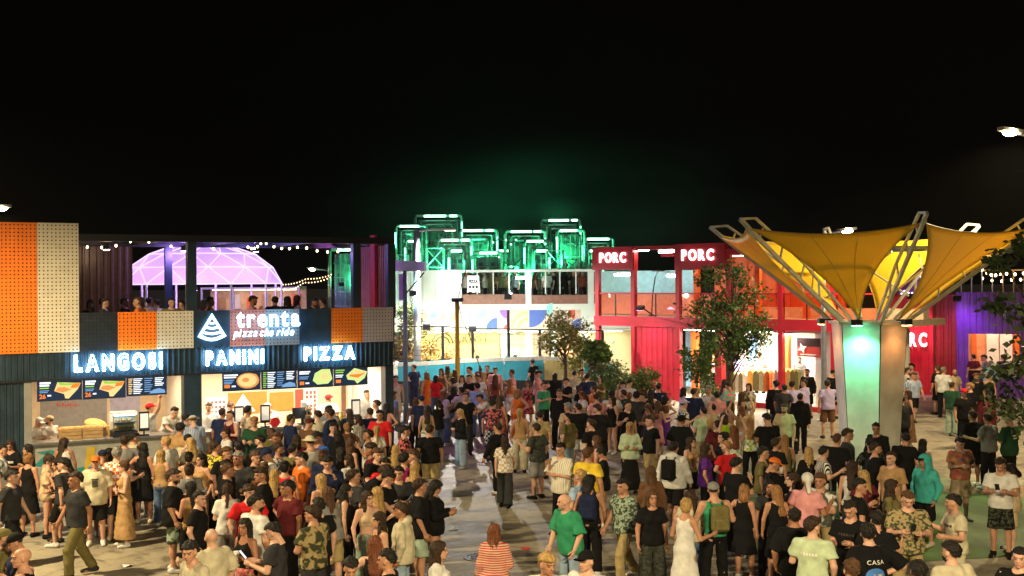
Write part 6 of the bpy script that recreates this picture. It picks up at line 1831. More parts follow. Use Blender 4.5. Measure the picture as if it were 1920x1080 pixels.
# x and y of the top of the head in the photograph, top garment, lower garment, hair or headwear, facing, pose
# facing: a away, t towards the camera, l left, r right
CROWD = '''
27 823 t:black m:grey Ln t phone
46 831 t:black p:charcoal Lk tl talk
2 833 s:white:dapple p:denim Sk r stand
64 849 d:black - Bo a stand
85 852 o:beige m:cream Bn r phone
104 857 k:black m:black Mk tl chin
119 821 k:white k:brown Ln a easy
21 881 t:charcoal s:black Sk r walk
179 853 o:cream s:black Corange t stand
160 864 d:pink - Ln l lean
217 838 t:orange s:charcoal Sg a stand
233 862 m:tan - Bb tl cross
246 811 t:cream p:denim Sk a easy
234 815 t:grey p:black Sn al stand
264 829 k:rust s:olive Bo a stand
281 828 d:black - Lk a hip
299 818 t:white p:pale_denim Sy al stand
302 842 k:tan p:denim Ly a easy
204 839 t:maroon p:black Lk ar stand
187 843 t:grey s:charcoal Cnavy a phone
324 879 o:black s:sage:camo Sn r talk
9 990 t:olive p:black Colive r stand
28 996 t:navy p:black Cblack tl phone
43 1024 k:black p:black Ok l talk
401 759 t:navy p:navy Sn a stand
362 778 t:white:stripe_blue s:navy Hcream al phone
350 773 t:grey p:black Sk a stand
432 769 k:maroon s:black Sn tl cross
456 757 t:beige s:grey Sk ar stand
477 780 t:dark_green p:navy So t phone
545 776 t:navy p:black Sn ar stand
331 793 t:tan p:black Sk ar easy
352 814 s:cream s:grey Sk a phone
367 820 t:cream p:pale_denim Ly al chin
358 847 c:tan x:beige Bk a hip
404 826 s:yellow:leaf p:black Sn ar stand
389 826 t:brown p:black Mb a stand
425 837 t:black p:black Sb tr cup
452 845 t:charcoal p:black Sg t stand
471 847 t:black p:denim Sb r talk
447 826 t:black p:black Sk a stand
492 816 t:charcoal p:denim Sk al stand
509 802 t:olive p:black Mb al phone
520 810 t:navy p:black Sb tl cup
521 830 t:white p:pale_denim Sn r cup
505 838 t:white s:black Cnavy tl phone
523 862 k:red p:black Bk a stand
503 866 t:brown p:black Bb al easy
426 868 t:black s:black Sb r pockets
433 859 t:black p:charcoal Sk tl chin
372 920 t:black p:black Sk r pockets
479 926 t:white p:khaki Sk ar talk
491 875 j:black p:black Fn l talk
514 879 d:black - Ly a stand
565 847 t:orange p:rust Sk tl cup
582 815 k:white p:denim Hcream al stand
607 843 t:navy p:black Bb a stand
614 853 j:navy p:charcoal Fk t chin
656 822 m:black - Lb ar easy
682 871 o:black s:white Sn r lean
706 839 t:black p:maroon Fb tr cup
725 858 t:red p:black Sk t stand
726 882 o:black p:black Fk r phone
757 849 t:purple:stripe_red p:black Sk a pockets
775 842 t:black s:khaki Sb l talk
789 896 o:black s:sage Sn r easy
812 900 j:black m:black Lk r phone
689 919 c:beige w:sage Ln tr easy
708 912 k:tan p:pale_denim Ly al stand
744 943 h:cream p:pale_denim Fn l pockets
722 956 c:tan s:beige Ln tl hip
702 1003 k:black p:black La a stand
657 1043 t:cream p:black Sk t phone
727 1028 t:black p:black Sk l stand
821 1013 t:white p:black Ln r stand
927 981 j:cream:stripe_red p:pale_denim La a cup
597 932 t:black p:black Sk al stand
587 947 t:khaki:camo s:charcoal Sn al cross
515 979 t:charcoal p:black Sk l phone
460 970 k:black k:pink:floral Lk tl cup
371 1011 t:cream p:khaki Sk tl stand
398 988 o:cream s:sage Ok al talk
640 838 t:black p:black Lk l talk
556 815 t:maroon p:denim Mn a stand
545 832 t:olive p:black Sk ar easy
670 850 t:white p:black Mn al stand
660 880 t:charcoal p:black Sn ar pockets
650 905 k:black p:black Lk r hip
540 900 t:maroon p:charcoal Sk tl stand
143 884 t:charcoal p:olive Sn tl walk
120 858 t:charcoal s:black Sk l walk2
579 783 l:brown p:black Ca ar phone
596 769 t:cream p:black Sn a stand
603 757 t:white p:denim Ly tl stand
617 759 t:grey p:black Sk a easy
621 765 j:navy p:black Sn l stand
655 766 l:charcoal p:black Ln a stand
684 744 t:white p:black Sn l talk
694 764 t:navy s:tan Sn a stand
712 768 t:red p:black Sk t stand
725 755 k:pink p:black Lk a hip
706 797 t:cream p:purple Py a stand
759 797 t:black p:black Fk r walk
624 792 t:navy p:black Sk tr stand
596 809 t:blue p:black Sk tl phone
651 792 t:brown p:black Bo al stand
632 806 l:black p:black Mk a stand
671 777 t:charcoal p:black Mn al easy
742 704 d:cream - Sn t stand
737 733 t:light_blue s:grey Sb ar walk
753 661 t:navy p:navy Sn a stand
741 666 t:white p:charcoal Sk al stand
764 676 k:black p:black Lk a easy
776 683 t:navy p:navy Sn al stand
805 674 t:pink p:grey Sn a stand
827 690 k:brown p:olive Lb t easy
817 703 t:red p:denim Mk a hip
800 697 d:orange - Mo al stand
853 692 k:charcoal p:black Lb al talk
862 671 s:lilac p:grey Sk tr cup
868 680 t:maroon p:black Mn ar stand
884 687 t:cream p:beige Sn al stand
881 702 t:black p:charcoal Sk tl cup
895 702 t:white p:grey Sk t stand
894 717 s:light_blue p:denim Sk a easy
866 703 t:cream p:black Ln t stand
907 697 k:beige p:tan Ly ar stand
928 702 k:rust p:charcoal Lb a easy
914 684 t:black p:black Sk t cross
900 682 t:maroon p:black Ma a stand
928 688 t:pink p:beige Sn t cup
940 677 t:pink p:grey Lb a stand
951 667 k:dark_green p:black Lk a stand
966 665 t:brown s:maroon Sk a easy
960 692 t:pink p:white Sb l talk
956 710 c:orange s:white Lo a stand
865 725 t:white p:denim Sk al stand
873 735 t:black p:charcoal Sb t talk
851 724 t:black p:denim Lk a easy
863 766 l:black w:pale_denim Ly tl chin
779 745 k:olive p:black Lb a stand
800 760 k:khaki k:white Ln a stand
832 731 t:white w:denim Lo ar cup
797 740 t:navy p:black Cnavy a stand
814 748 t:black p:denim Mk al phone
923 748 t:navy s:navy:check Sk a stand
937 742 d:brown:floral - Lb ar stand
948 740 k:black p:navy Mk l lean
971 729 m:orange - Mo a stand
921 738 t:white p:black Sn l lean
991 671 t:white p:black Sk tr stand
984 675 t:purple p:black Sn a easy
1002 673 t:black p:charcoal Sn al stand
1014 667 k:brown p:maroon Sk a hip
1043 663 s:khaki p:olive Cblack a stand
1041 699 l:black m:black Lk a stand
1062 708 t:black p:black Sn tl phone
1049 729 l:black p:black Sb t walk
1020 716 t:green p:black Sk tr cup
989 712 d:maroon:floral - Lb t up
1102 700 t:navy p:navy Sk a stand
1085 722 t:black p:charcoal Mn al stand
1092 733 t:white p:black Ma tl phone
1113 722 t:orange p:beige Bn tl easy
1126 738 t:pink p:rust Sn a stand
1068 755 t:beige p:white Sg al stand
1081 755 o:black s:white Sk a pockets
1122 758 o:black s:black Sn a easy
1013 769 t:khaki s:navy Sk a stand
975 765 k:tan w:cream Py a easy
1145 741 k:black m:black Ln tl cup
1176 751 t:black p:charcoal Sk tr talk
1152 731 t:white p:black Sk a stand
1163 730 t:charcoal p:black Sn al stand
1178 735 c:yellow p:white Bo a up
1194 733 t:charcoal p:black Sk a stand
1203 737 k:white s:denim Sk t stand
1219 730 k:black p:brown Lk a easy
1246 740 c:brown x:purple Mk a hip
1232 751 d:pink - Lb ar stand
1216 757 t:brown p:maroon Lb tl phone
1281 747 t:white s:navy Clilac r talk
1277 777 o:black p:black Hblack ar pockets
1301 727 t:navy p:black Sn ar stand
1312 727 t:white p:beige Sy al stand
1329 723 t:white p:pink Sg tl talk
1344 734 t:pink p:khaki Sk a stand
1321 762 t:pale_green s:khaki Sk a cup
1333 757 o:cream s:beige Sk a stand
1366 716 s:teal p:navy Sk al phone
1345 787 o:maroon p:black Sn a stand
1357 773 k:lime s:lime Mn a up
1376 797 k:pale_green p:sage La a up2
1219 779 t:black s:khaki Sn tl cup
1181 790 l:pale_green x:black Ly t cross
1109 785 t:black p:black Sn al stand
1052 829 o:cream p:black Sk tl chin
1103 838 t:yellow p:black Sb ar stand
1129 838 j:black m:black Bk l phone
1089 879 t:light_blue p:navy Sy al stand
1105 891 k:black p:black Lk a easy
1221 873 l:brown p:olive Lb a stand
1263 827 h:white s:black Sk ar walk
1329 830 t:purple p:black Ln r easy
1356 826 t:red p:black So al stand
1380 857 t:black p:black Sk ar chin
1430 836 t:olive p:black Sk r cup
1450 856 j:black p:black Corange r phone
1455 820 t:black p:black Sn ar stand
1472 814 k:olive p:black Lo a stand
1516 837 l:black p:black Ly a stand
1544 835 t:black p:black Sk r talk
1569 812 o:black p:black Fb ar stand
1490 885 t:black p:maroon Ln l stand
1513 885 t:pink p:black Wwhite ar talk
1537 886 t:white:dapple p:khaki Sb tl cross
1611 896 t:black p:black Sk r talk
1634 819 t:black p:black Sk a stand
1641 828 t:black p:charcoal Sn r cross
1672 845 s:tan p:black Sn tl stand
1701 812 t:black p:black Fk ar stand
1723 822 k:black p:black Lk ar stand
1734 851 h:teal s:black Gk tl pockets
1800 818 t:tan s:beige Sk t phone
1826 769 o:black s:black Sn a stand
1853 741 h:maroon p:maroon Sk al stand
1879 776 o:dark_green p:black Sk al phone
1864 774 t:grey p:black Sn al easy
1876 857 t:white s:black:leaf Sn tl phone
1896 868 o:beige s:beige Mk l phone
1702 918 s:khaki:leaf p:khaki Sb t phone
1792 925 t:cream p:cream Sk l stand
1784 1014 o:cream p:khaki Sk a stand
1912 1025 t:black p:black Sk tl stand
1643 957 t:black p:black Fk ar talk
1629 980 o:black p:black Sk a stand
1595 937 t:black p:black Sk tl phone
1490 952 o:black p:black Sk a pockets
1524 968 t:pale_green p:olive Sn ar talk
1597 1046 t:black p:black Sb a stand
1722 1049 t:black p:black Sk a stand
1411 907 d:black - Mo ar hip
1445 908 d:black - Lo a stand
1437 900 t:charcoal p:black Mk t stand
1310 921 t:cream p:denim Pn a easy
1284 933 d:white - By ar stand
1323 900 k:green p:black Cgrey a easy
1222 917 t:black w:charcoal:leaf Mb t stand
1170 897 s:sage:leaf p:khaki Sk tl walk
1068 922 o:green p:pale_denim Ok tl stand
1025 1031 t:white p:black Fy t stand
1100 1029 t:white p:black Cblack tl stand
933 791 l:black p:black Sn al walk
946 816 t:beige w:charcoal Ln a walk2
806 796 t:black s:khaki Sn a easy
1390 760 c:tan p:white Ma a up2
1413 782 k:lime p:black Lo a stand
1433 774 t:black p:black Sk a phone
1471 756 t:beige p:black Fb tl cup
1404 718 s:cream p:beige Lk tl stand
1455 713 l:black p:black Sk a easy
1468 721 t:charcoal s:maroon Sk ar stand
1486 714 t:lilac p:maroon Sk a stand
1508 711 t:lilac s:black Sn al talk
1514 691 l:black s:black Sn tl stand
1552 712 t:lilac s:brown Sn a stand
1561 693 t:black s:black Cblack ar phone
1500 737 h:black p:black Sk a walk
1713 698 t:white:stripe_blue s:black Sb t walk
1709 681 t:pink p:white Sk tl stand
1701 689 t:black p:black Sk r stand
1703 731 m:brown - Ln l stand
1758 685 o:black s:black Sb al stand
1769 687 t:white p:black Sg ar stand
1787 691 s:beige p:grey Ok t stand
1785 716 t:dark_green w:sage Sn ar stand
1807 727 t:black p:black Cred t stand
1819 717 t:black p:navy So al stand
1825 664 t:maroon p:black Sk a stand
1850 665 t:grey p:black Sn al stand
1858 676 h:light_blue p:black Sg a easy
1854 700 k:black s:black Ly t stand
1831 699 t:black p:maroon Sb t stand
1880 664 t:charcoal p:black Sn a stand
1903 664 t:olive p:black Sk a stand
1690 740 t:charcoal p:black Sk a stand
'''
ZONES = [(lambda x, y: y >= 905 and x < 420, 'in the left foreground'), (lambda x, y: y >= 905 and x < 840, 'in the left front rows'),
         (lambda x, y: y >= 885 and x < 1260, 'in the middle foreground'), (lambda x, y: y >= 885 and x < 1470, 'right of centre'),
         (lambda x, y: y >= 885, 'in front of the white column'), (lambda x, y: x < 345, 'by the left food counter'),
         (lambda x, y: x < 560 and y < 830, 'queueing for panini'), (lambda x, y: x < 735 and y < 815, 'queueing for pizza'),
         (lambda x, y: x < 560, 'behind the panini queue'), (lambda x, y: x < 780 and y >= 780, 'behind the pizza queue'),
         (lambda x, y: x < 850 and y < 780, 'near the tall lamp post'), (lambda x, y: x < 980 and y < 780, 'before the left of the court'),
         (lambda x, y: x < 1135 and y < 782, 'before the right of the court'), (lambda x, y: x < 1260 and y < 782, 'beside the large green shrub'),
         (lambda x, y: x < 1375 and y < 782, 'before the young tree'), (lambda x, y: x < 1580 and y < 800, 'outside the clothing store'),
         (lambda x, y: x > 1680 and y < 800, 'before the purple building'), (lambda x, y: x < 980, 'on the open paving'),
         (lambda x, y: x < 1240, 'in mid square'), (lambda x, y: x < 1460, 'left of the column'),
         (lambda x, y: x < 1660, 'close to the white column'), (lambda x, y: True, 'right of the white column')]
TWORD = dict(t='T-shirt', o='loose T-shirt', s='shirt', l='sweatshirt', h='hoodie', k='sleeveless top', c='cropped top', d='dress', m='long dress', j='jacket')
BWORD = dict(p='trousers', w='wide trousers', s='shorts', m='brief shorts', k='short skirt', x='long skirt')
PWORD = dict(phone='hands together', cup='one hand raised', chin='hand at chin', cross='arms crossed', walk='mid-stride', walk2='mid-stride', hip='hand on hip', up='arm raised', up2='both arms up', lean='bending forward', pockets='hands at pockets', gesture='gesturing', drink='hand at mouth', slouch='slouching')
PATW = dict(stripe='striped', stripe_blue='striped', stripe_red='striped', check='checked', camo='camouflage', floral='floral', dapple='mottled', leaf='patterned')
def word(s, table):
    a = s.split(':'); c = a[1].replace('_', ' ')
    return ' '.join(x for x in (c, PATW[a[2]] if len(a) > 2 else '', table[a[0].lower()]) if x)
FACE = dict(a=0, l=90, r=-90, t=180, al=45, ar=-45, tl=135, tr=-135)
PRINTED = ((1629, 980), (179, 853), (27, 823), (1784, 1014), (1310, 921), (1544, 835), (726, 882), (1879, 776))
rng = random.Random(11)
people = []
def add_person(px, py, top, bottom, hair, face, pose, z0=0.0, zone=None, at_xy=None, height=None, lod=None):
    if hair == 'Ca': hair = 'Cmaroon'
    yaw = R(FACE[face] + rng.uniform(-16, 16))
    near = py > 838 if lod is None else lod == 0
    if pose in ('stand', 'easy') and rng.random() < .5: pose = rng.choice(['slouch', 'gesture', 'drink', 'easy', 'slouch', 'hip'])
    if top.count(':') == 1 and top[0] in 'tsodk' and at_xy is None and py < 845 and rng.random() < .10: top += ':' + rng.choice(['dapple', 'stripe', 'leaf', 'floral', 'check'])
    printed = any(abs(px - a_) < 1 and abs(py - b_) < 1 for a_, b_ in PRINTED)
    o = dressed(px, py, top, bottom, hair, yaw, pose, 0 if near else 1, rng, height, z0, at_xy, not printed and rng.random() < .45)
    zn = zone or next(z for f_, z in ZONES if f_(px, py))
    head = {'C': '%s cap' % hair[1:].replace('_', ' '), 'H': '%s hat' % hair[1:], 'W': 'white head scarf', 'G': 'hood up'}.get(hair[0], '')
    people.append(dict(o=o, px=px, py=py, base='person in ' + word(top, TWORD) + (' and ' + word(bottom, BWORD) if bottom != '-' else ''), head=head, pose=PWORD.get(pose, ''), zone=zn, z0=z0, face=face))
    return o
for ln in CROWD.strip().splitlines():
    a = ln.split()
    add_person(float(a[0]), float(a[1]), a[2], a[3], a[4], a[5], a[6])
# the thick of the crowd: more people in the packed parts
TOPS = ['t:black', 't:white', 't:navy', 'k:black', 't:maroon', 'o:cream', 't:pink', 'l:black', 't:grey', 'k:white', 't:charcoal', 't:red', 's:light_blue', 't:beige', 'd:black', 'k:tan', 't:lilac', 'd:rust', 't:olive']
BOTS = ['p:black', 'p:denim', 's:khaki', 's:black', 'p:charcoal', 'p:pale_denim', 'm:denim', 's:grey', 'w:beige']
HAIR = ['Sk', 'Sn', 'Ln', 'Lk', 'Sb', 'Lb', 'Fn', 'Ly', 'Mk', 'Pn', 'Bn', 'Sk']
for x0, x1, y0, y1, n_ in ((340, 780, 800, 915, 13), (790, 1130, 666, 712, 13), (1000, 1420, 705, 835, 13), (1400, 1680, 790, 900, 5)):
    done = tries = 0
    while done < n_ and tries < 400:
        tries += 1
        px, py = rng.uniform(x0, x1), rng.uniform(y0, y1)
        p_ = at_z(px, py, 1.72)
        if any((q['o'].location.xy - p_.xy).length < .62 or (abs(q['px'] - px) < 11 and abs(q['py'] - py) < 14) for q in people): continue
        t_ = rng.choice(TOPS)
        add_person(px, py, t_, '-' if t_[0] == 'd' else rng.choice(BOTS), rng.choice(HAIR) if t_[0] not in 'dk' else rng.choice(['Ln', 'Lk', 'Lb', 'Ly', 'Mk']), rng.choice(['a', 'al', 'ar', 't', 'tl', 'tr', 'l', 'r']), rng.choice(['stand', 'easy', 'cup', 'phone', 'talk', 'cross', 'pockets', 'hip']))
        done += 1
# keep people from standing inside one another
G_ = [q for q in people]
for _ in range(14):
    for i, q in enumerate(G_):
        for w_ in G_[i + 1:]:
            d = w_['o'].location.xy - q['o'].location.xy
            if d.length < .46:
                if d.length < 1e-3: d = Vector((.01, 0))
                s_ = d.normalized() * (.47 - d.length) * .5
                q['o'].location.x -= s_.x; q['o'].location.y -= s_.y; w_['o'].location.x += s_.x; w_['o'].location.y += s_.y
            elif d.length > 6: continue
# keep everyone outside the column, the counters and the tree trunks
for q in people:
    p_ = q['o'].location
    d = p_.xy - Vector((CX, CY))
    if d.length < 1.1: n_ = d.normalized() * 1.1; p_.x, p_.y = CX + n_.x, CY + n_.y
    rel = Vector((p_.x, p_.y, 0)) - FL.o
    if -3 < rel.dot(FL.u) < u_right + .3 and rel.dot(FL.n) > -.32:
        s_ = rel.dot(FL.n) + .32 + rng.uniform(0, .1); p_.x -= FL.n.x * s_; p_.y -= FL.n.y * s_
# staff behind the counters, guests on the terraces
def staff(px, d, top, bottom, hair, face, pose, zone, z0=.05, frame=FL, height=None):
    u_ = frame.uz(px, 760, d)[0]; w_ = frame.w(u_, d)
    return add_person(px, 760, top, bottom, hair, face, pose, z0, zone, (w_.x, w_.y), height, 1)
staff(72, 1.0, 't:white', 'p:black', 'Cwhite', 'tr', 'phone', 'behind the left food counter', height=1.66)
staff(93, 1.05, 't:white', 'p:white', 'Cbeige', 'al', 'talk', 'behind the left food counter', height=1.68)
staff(280, 1.3, 't:white', 'p:black', 'Cred', 'ar', 'up', 'behind the left food counter')
staff(312, 1.1, 't:white', 'p:black', 'Sk', 'tr', 'lean', 'behind the left food counter')
staff(392, 1.3, 't:white', 'p:black', 'Sk', 't', 'stand', 'behind the pizza counter')
staff(432, 1.5, 't:white', 'p:black', 'Bb', 'tr', 'phone', 'behind the pizza counter')
staff(520, 1.2, 't:white', 'p:black', 'Cwhite', 'tl', 'lean', 'behind the pizza counter')
staff(616, 1.5, 't:white', 'p:black', 'Cred', 'a', 'talk', 'behind the pizza counter')
staff(688, 1.6, 't:grey', 'p:black', 'Sn', 't', 'stand', 'behind the pizza counter')
staff(710, 1.9, 't:black', 'p:black', 'Cblack', 't', 'cup', 'behind the pizza counter')
for px, d, top, hair, face, pose in ((166, 1.2, 't:black', 'Lk', 'tr', 'stand'), (196, .9, 't:charcoal', 'Sn', 'r', 'cup'), (235, 2.4, 't:black', 'Sk', 'r', 'stand'), (268, 2.6, 'k:brown', 'Ln', 'a', 'talk'), (262, .6, 't:orange', 'Sb', 'l', 'stand'),
        (281, 3.3, 't:lilac', 'Sk', 'a', 'stand'), (295, 3.2, 't:white', 'Sk', 'al', 'cup'), (323, .7, 't:olive', 'Sk', 'tr', 'stand'), (342, .8, 't:charcoal', 'Sk', 'tl', 'cup'), (475, .8, 't:pink', 'Sn', 'r', 'chin'),
        (517, 1.4, 't:navy', 'Sk', 'a', 'stand'), (540, 1.2, 't:black', 'Mk', 'al', 'stand'), (558, 1.6, 't:cream', 'Ln', 'ar', 'cup'), (585, 1.0, 't:black', 'Sk', 'r', 'stand'), (606, .9, 't:black', 'Sn', 'l', 'talk'), (671, .9, 't:beige', 'Cblack', 'l', 'stand'), (395, .9, 't:rust', 'Sk', 'r', 'stand'), (384, 2.2, 't:maroon', 'Mk', 'a', 'stand')):
    staff(px, d, top, 'p:black', hair, face, pose, 'on the food building terrace', 2.95, FL, rng.uniform(1.68, 1.8))
for px, d, top, hair, face, pose in ((876, .8, 't:white', 'Sk', 't', 'stand'), (911, .9, 't:cream', 'Sb', 'l', 'cup'), (933, 1.2, 'k:brown', 'Ln', 'r', 'talk'), (944, .8, 't:olive', 'Sk', 't', 'stand'), (969, .9, 't:grey', 'Sk', 'tl', 'stand'), (1005, .9, 't:brown', 'Mb', 'r', 'stand'),
        (1027, .8, 't:white', 'Sy', 'a', 'cup'), (1040, 1.0, 't:black', 'Sk', 'l', 'stand'), (1060, .9, 't:black', 'Mk', 'a', 'stand'), (1078, 1.1, 't:charcoal', 'Sn', 'tl', 'up'), (1094, .8, 't:rust', 'Sb', 't', 'talk')):
    staff(px, d, top, 'p:black', hair, face, pose, 'on the white building terrace', zf - .02 - .0, FC, 1.66)
staff(896, -5.6, 't:charcoal', 's:white', 'Sk', 't', 'stand', 'alone inside the court', 0, FC)  # figure stands in for a display mannequin
for k, (px, d, top, hair) in enumerate(((1385, 2.6, 't:lilac', 'Sk'), (1425, 2.9, 't:white', 'Sn'), (1500, 2.4, 't:grey', 'Sk'), (1340, 2.8, 'k:pink', 'Ly'))):
    staff(px, d, top, 'p:black', hair, 'tl', 'stand', 'inside the clothing store', .16, FR)
# labels that single each person out
from collections import Counter
ORD = ['leftmost', 'second from left', 'third from left', 'fourth from left', 'fifth from left', 'sixth from left', 'seventh from left', 'eighth from left']
def lab(q, pose, extra=''):
    s_ = q['base'] + (', ' + q['head'] if q['head'] else '') + ((', ' + q['pose']) if pose and q['pose'] else '') + ', ' + q['zone'] + (', ' + extra if extra else '')
    return s_
short = Counter(lab(q, False) for q in people); full = Counter(lab(q, True) for q in people)
for q in people:
    l_ = lab(q, True)
    if full[l_] == 1 and len(l_.split()) <= 16: pass
    elif short[lab(q, False)] == 1: l_ = lab(q, False)
    else:
        same = sorted((w_ for w_ in people if lab(w_, False) == lab(q, False)), key=lambda w_: w_['px'])
        l_ = lab(q, False, ORD[same.index(q)])
    if len(l_.split()) > 16: l_ = l_.replace(q['base'], q['base'].replace('brief ', '').replace('wide ', '').replace('sleeveless top', 'vest'))
    if len(l_.split()) > 16: l_ = l_.replace(q['base'].split(' and ')[-1], q['base'].split(' and ')[-1].split()[-1])
    tag(q['o'], l_, 'person', 'people in the crowd')

# ------------------------------------------------------------------ prints on clothes and things carried
def find(px, py): return min(people, key=lambda q: abs(q['px'] - px) + abs(q['py'] - py))
def print_on(q, me, back, zc, m, name='print'):
    """lay a flat mesh (x, z) on the chest or back of the garment"""
    g_ = next(c for c in q['o'].children if c.name.split('.')[0] in ('t_shirt', 'shirt', 'sweatshirt', 'hoodie', 'jacket', 'tank_top'))
    bv = BVHTree.FromPolygons([v.co for v in g_.data.vertices], [p.vertices for p in g_.data.polygons])
    for v in me.vertices:
        x = v.co.x * (-1 if not back else 1)
        hit = bv.ray_cast(Vector((x, -1 if back else 1, zc + v.co.z)), Vector((0, 1 if back else -1, 0)))
        y = hit[0].y if hit[0] is not None else 0
        v.co = Vector((x, y + (-.008 if back else .008), zc + v.co.z))
    me.materials.clear(); me.materials.append(m)
    return tag(inst(name, me, g_), kind='stuff')
def grid_mesh(rects, n=6):
    mb = MB()
    for x0, x1, z0, z1 in rects:
        for i in range(n):
            for j in range(2):
                xa, xb = x0 + (x1 - x0) * i / n, x0 + (x1 - x0) * (i + 1) / n; za, zb = z0 + (z1 - z0) * j / 2, z0 + (z1 - z0) * (j + 1) / 2
                mb.poly([(xa, 0, za), (xb, 0, za), (xb, 0, zb), (xa, 0, zb)])
    return mb.mesh('print')
def disc_mesh(r_, r0=0.0, n=20):
    mb = MB()
    for k in range(n):
        a, b = 2 * math.pi * k / n, 2 * math.pi * (k + 1) / n
        for i in range(3):
            ra, rb = r0 + (r_ - r0) * i / 3, r0 + (r_ - r0) * (i + 1) / 3
            mb.poly([(ra * math.cos(a), 0, ra * math.sin(a)), (rb * math.cos(a), 0, rb * math.sin(a)), (rb * math.cos(b), 0, rb * math.sin(b)), (ra * math.cos(b), 0, ra * math.sin(b))])
    return mb.mesh('print')
P_white, P_blue, P_dark, P_wine = mat('ink_white', (.7, .7, .66), .7), mat('ink_blue', (.04, .16, .5), .7), mat('ink_dark', (.03, .025, .02), .7), mat('ink_wine', (.18, .05, .04), .7)
q = find(1629, 980)
print_on(q, text_mesh('CASA', .075, None, .0, align='CENTER', spacing=1.15), True, 1.26, P_white, 'lettering')
print_on(q, disc_mesh(.115), True, 1.10, P_blue); print_on(q, grid_mesh([(-.05, .05, -.10, .02), (-.02, .08, .02, .05)]), True, 1.09, mat('ink_sand', (.5, .4, .2), .7))
print_on(find(179, 853), grid_mesh([(-.05, .05, -.09, .03), (-.06, .06, .04, .07)]), False, 1.24, P_dark)
print_on(find(27, 823), grid_mesh([(-.11 + .028 * k, -.09 + .028 * k, -.02, .03) for k in range(8)], 1), False, 1.25, P_white)
print_on(find(1784, 1014), disc_mesh(.10), True, 1.22, P_wine); print_on(find(1784, 1014), grid_mesh([(-.04, .04, -.05, .05)]), True, 1.222, P_white)
print_on(find(1310, 921), grid_mesh([(-.08, -.05, 0, .015), (.04, .08, 0, .015)], 1), True, 1.30, P_dark)
print_on(find(1544, 835), grid_mesh([(-.12, -.09, 0, .04)], 1), True, 1.33, P_white)
print_on(find(726, 882), grid_mesh([(-.08, .08, 0, .02), (-.06, .06, -.05, -.03)], 3), False, 1.22, P_white)
print_on(find(1879, 776), grid_mesh([(-.09, .09, 0, .03), (-.07, .03, -.06, -.03)], 3), True, 1.25, P_white)
r2 = random.Random(4)
for q in people:
    if q['py'] > 815 and q['z0'] == 0 and root_info[q['o'].name][2] in 'to' and r2.random() < .22 and not any(abs(q['px'] - a_) < 1 for a_, b_ in PRINTED):
        back = q['face'].startswith('a'); k_ = r2.randrange(3)
        m_ = r2.choice([P_white, P_white, P_wine, P_dark, P_blue])
        if k_ == 0: me = grid_mesh([(-.09 + .036 * i, -.065 + .036 * i, 0, .035) for i in range(6)], 1)
        elif k_ == 1: me = grid_mesh([(.05, .09, 0, .04)], 2)
        else: me = grid_mesh([(-.1, .1, .03, .045), (-.07, .08, 0, .015), (-.05, .05, -.1, -.03)], 3)
        print_on(q, me, back, 1.26, m_)
def wpos(q, v): return q['o'].matrix_basis @ Vector(v)
def pack(px, py, col, label):
    q = find(px, py); S = root_info[q['o'].name][0]
    o = thing('backpack', label, 'backpack', wpos(q, (0, -.235, 1.02 + S['drop'])), q['o'].rotation_euler[2])
    b_ = MB().box(-.15, .15, -.09, .07, 0, .42).build('bag', cloth(col), o); bevelled(b_, .06, 3)
    b_ = MB().box(-.11, .11, -.14, -.09, .04, .22).build('front_pocket', cloth(col), o); bevelled(b_, .03, 2)
    for sg in (1, -1): MB().tube([(sg * .09, .06, .40), (sg * .10, .16, .46), (sg * .11, .27, .40), (sg * .12, .33, .22), (sg * .13, .22, .06), (sg * .12, .06, .04)], .014, 5).build('strap', cloth(col), o)
pack(1263, 827, 'black', 'black backpack worn over a white hoodie near mid square')
pack(1105, 891, 'navy', 'navy backpack worn on the back in the middle foreground')
pack(1323, 900, 'olive', 'olive backpack worn by the person in grey cap')
pack(682, 871, 'black', 'black backpack on a bending person behind the pizza queue')
seen = Counter()
for q in people:
    S, sex, tk, pose = root_info[q['o'].name]
    if q['z0'] > 0 or q['py'] < 800: continue
    short_ = q['base'].split(' and ')[0]
    if pose == 'phone' and q['py'] > 815:
        m_ = (S['wrr'] + S['wrl']) / 2; f_ = unit((S['wrr'] - S['elr']) + (S['wrl'] - S['ell']))
        p_ = m_ + f_ * .11 + V3(0, 0, .03 + S['drop'])
        lb = 'phone held by ' + short_ + ', ' + q['zone']
        o = thing('phone', lb, 'phone', wpos(q, p_), q['o'].rotation_euler[2], 'phones in hands')
        o.rotation_euler = (R(-40), 0, q['o'].rotation_euler[2])
        cs_ = MB().box(-.038, .038, -.005, .005, -.01, .145).build('case', M_black, o)
        MB().box(-.034, .034, -.0075, -.0055, .0, .14).build('screen', glow('phone_screen', (.6, .8, 1), .4), cs_)
    elif pose == 'cup':
        f_ = unit(S['wrr'] - S['elr']); p_ = S['wrr'] + f_ * .085 + V3(-.01, 0, S['drop'] - .03)
        lb = 'drink cup held by ' + short_ + ', ' + q['zone']
        o = thing('drink_cup', lb, 'cup', wpos(q, p_), 0, 'drink cups in hands')
        MB().lathe([(.001, 0), (.03, 0), (.042, .12), (.036, .12), (.001, .10)], seg=10).build('cup', (mat('cup_white', (.75, .75, .72), .4), mat('cup_red', (.5, .03, .03), .4))[int(q['px']) % 2], o, True)
        MB().lathe([(.044, .118), (.044, .126), (.001, .13)], seg=10).build('lid', M_white, o)
    else: continue
    seen[o['label']] += 1
    if seen[o['label']] > 1: o['label'] = o['label'] + ', ' + ('second', 'third', 'fourth', 'fifth')[seen[o['label']] - 2] + ' from left' if False else o['label'] + ', wearing ' + q['base'].split(' and ')[-1]
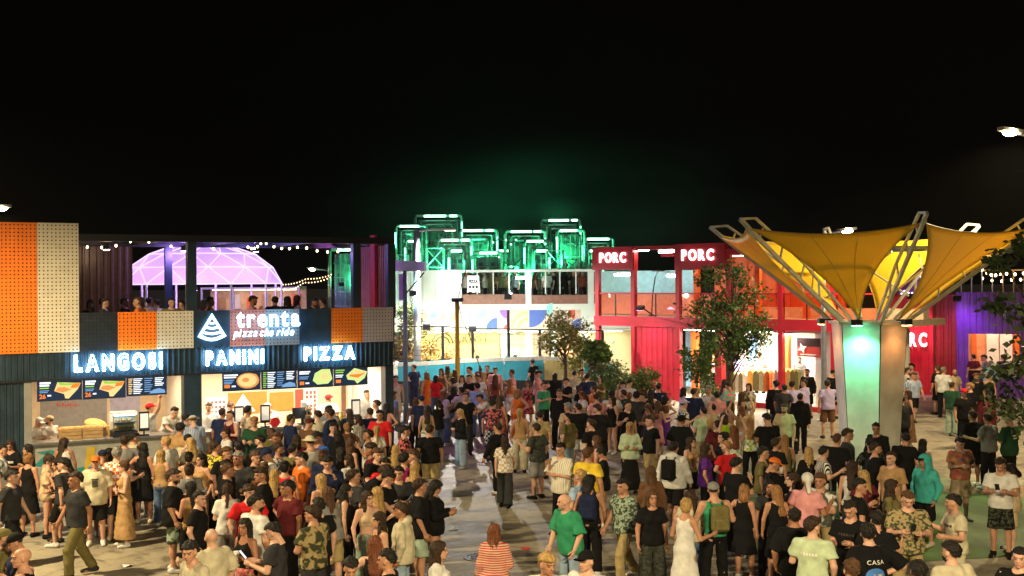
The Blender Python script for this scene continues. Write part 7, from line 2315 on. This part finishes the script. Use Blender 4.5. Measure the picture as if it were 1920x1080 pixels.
# ================================================================== smoky night air
hz = MB().box(-70, 70, -12, 112, -1, 24).build('haze', None)
hm = bpy.data.materials.new('haze'); hm.use_nodes = True
n_, l_ = hm.node_tree.nodes, hm.node_tree.links
n_.remove(n_['Principled BSDF'])
pv = n_.new('ShaderNodeVolumePrincipled')
pv.inputs['Color'].default_value = (.9, .92, .95, 1); pv.inputs['Density'].default_value = .00012; pv.inputs['Anisotropy'].default_value = .2
l_.new(pv.outputs[0], n_['Material Output'].inputs['Volume'])
hz.data.materials.append(hm)
tag(hz, 'thin smoky night air over the whole square', 'haze', kind='stuff')

sm = MB().ball((0, 0, 0), 1.0, 20, 12).build('stage_smoke', None)
sm.location = (8.0, 87, 7.0); sm.scale = (34, 15, 11)
mm = bpy.data.materials.new('stage_smoke'); mm.use_nodes = True
n_, l_ = mm.node_tree.nodes, mm.node_tree.links
n_.remove(n_['Principled BSDF'])
pv = n_.new('ShaderNodeVolumePrincipled'); pv.inputs['Color'].default_value = (.9, .95, .92, 1)
tc = n_.new('ShaderNodeTexCoord'); gr = n_.new('ShaderNodeTexGradient'); gr.gradient_type = 'QUADRATIC_SPHERE'
nz = n_.new('ShaderNodeTexNoise'); nz.inputs['Scale'].default_value = 3.2; nz.inputs['Detail'].default_value = 3
l_.new(tc.outputs['Object'], gr.inputs['Vector']); l_.new(tc.outputs['Object'], nz.inputs['Vector'])
mr = n_.new('ShaderNodeMapRange'); mr.inputs['From Min'].default_value = .36; mr.inputs['From Max'].default_value = .68; mr.inputs['To Min'].default_value = .05; mr.inputs['To Max'].default_value = 1.4
l_.new(nz.outputs['Fac'], mr.inputs['Value'])
m1 = n_.new('ShaderNodeMath'); m1.operation = 'MULTIPLY'; l_.new(gr.outputs['Fac'], m1.inputs[0]); l_.new(mr.outputs[0], m1.inputs[1])
m2 = n_.new('ShaderNodeMath'); m2.operation = 'MULTIPLY'; m2.inputs[1].default_value = .018; l_.new(m1.outputs[0], m2.inputs[0])
l_.new(m2.outputs[0], pv.inputs['Density']); l_.new(pv.outputs[0], n_['Material Output'].inputs['Volume'])
sm.data.materials.append(mm)
tag(sm, 'stage smoke lit green above the arches', 'smoke', kind='stuff')
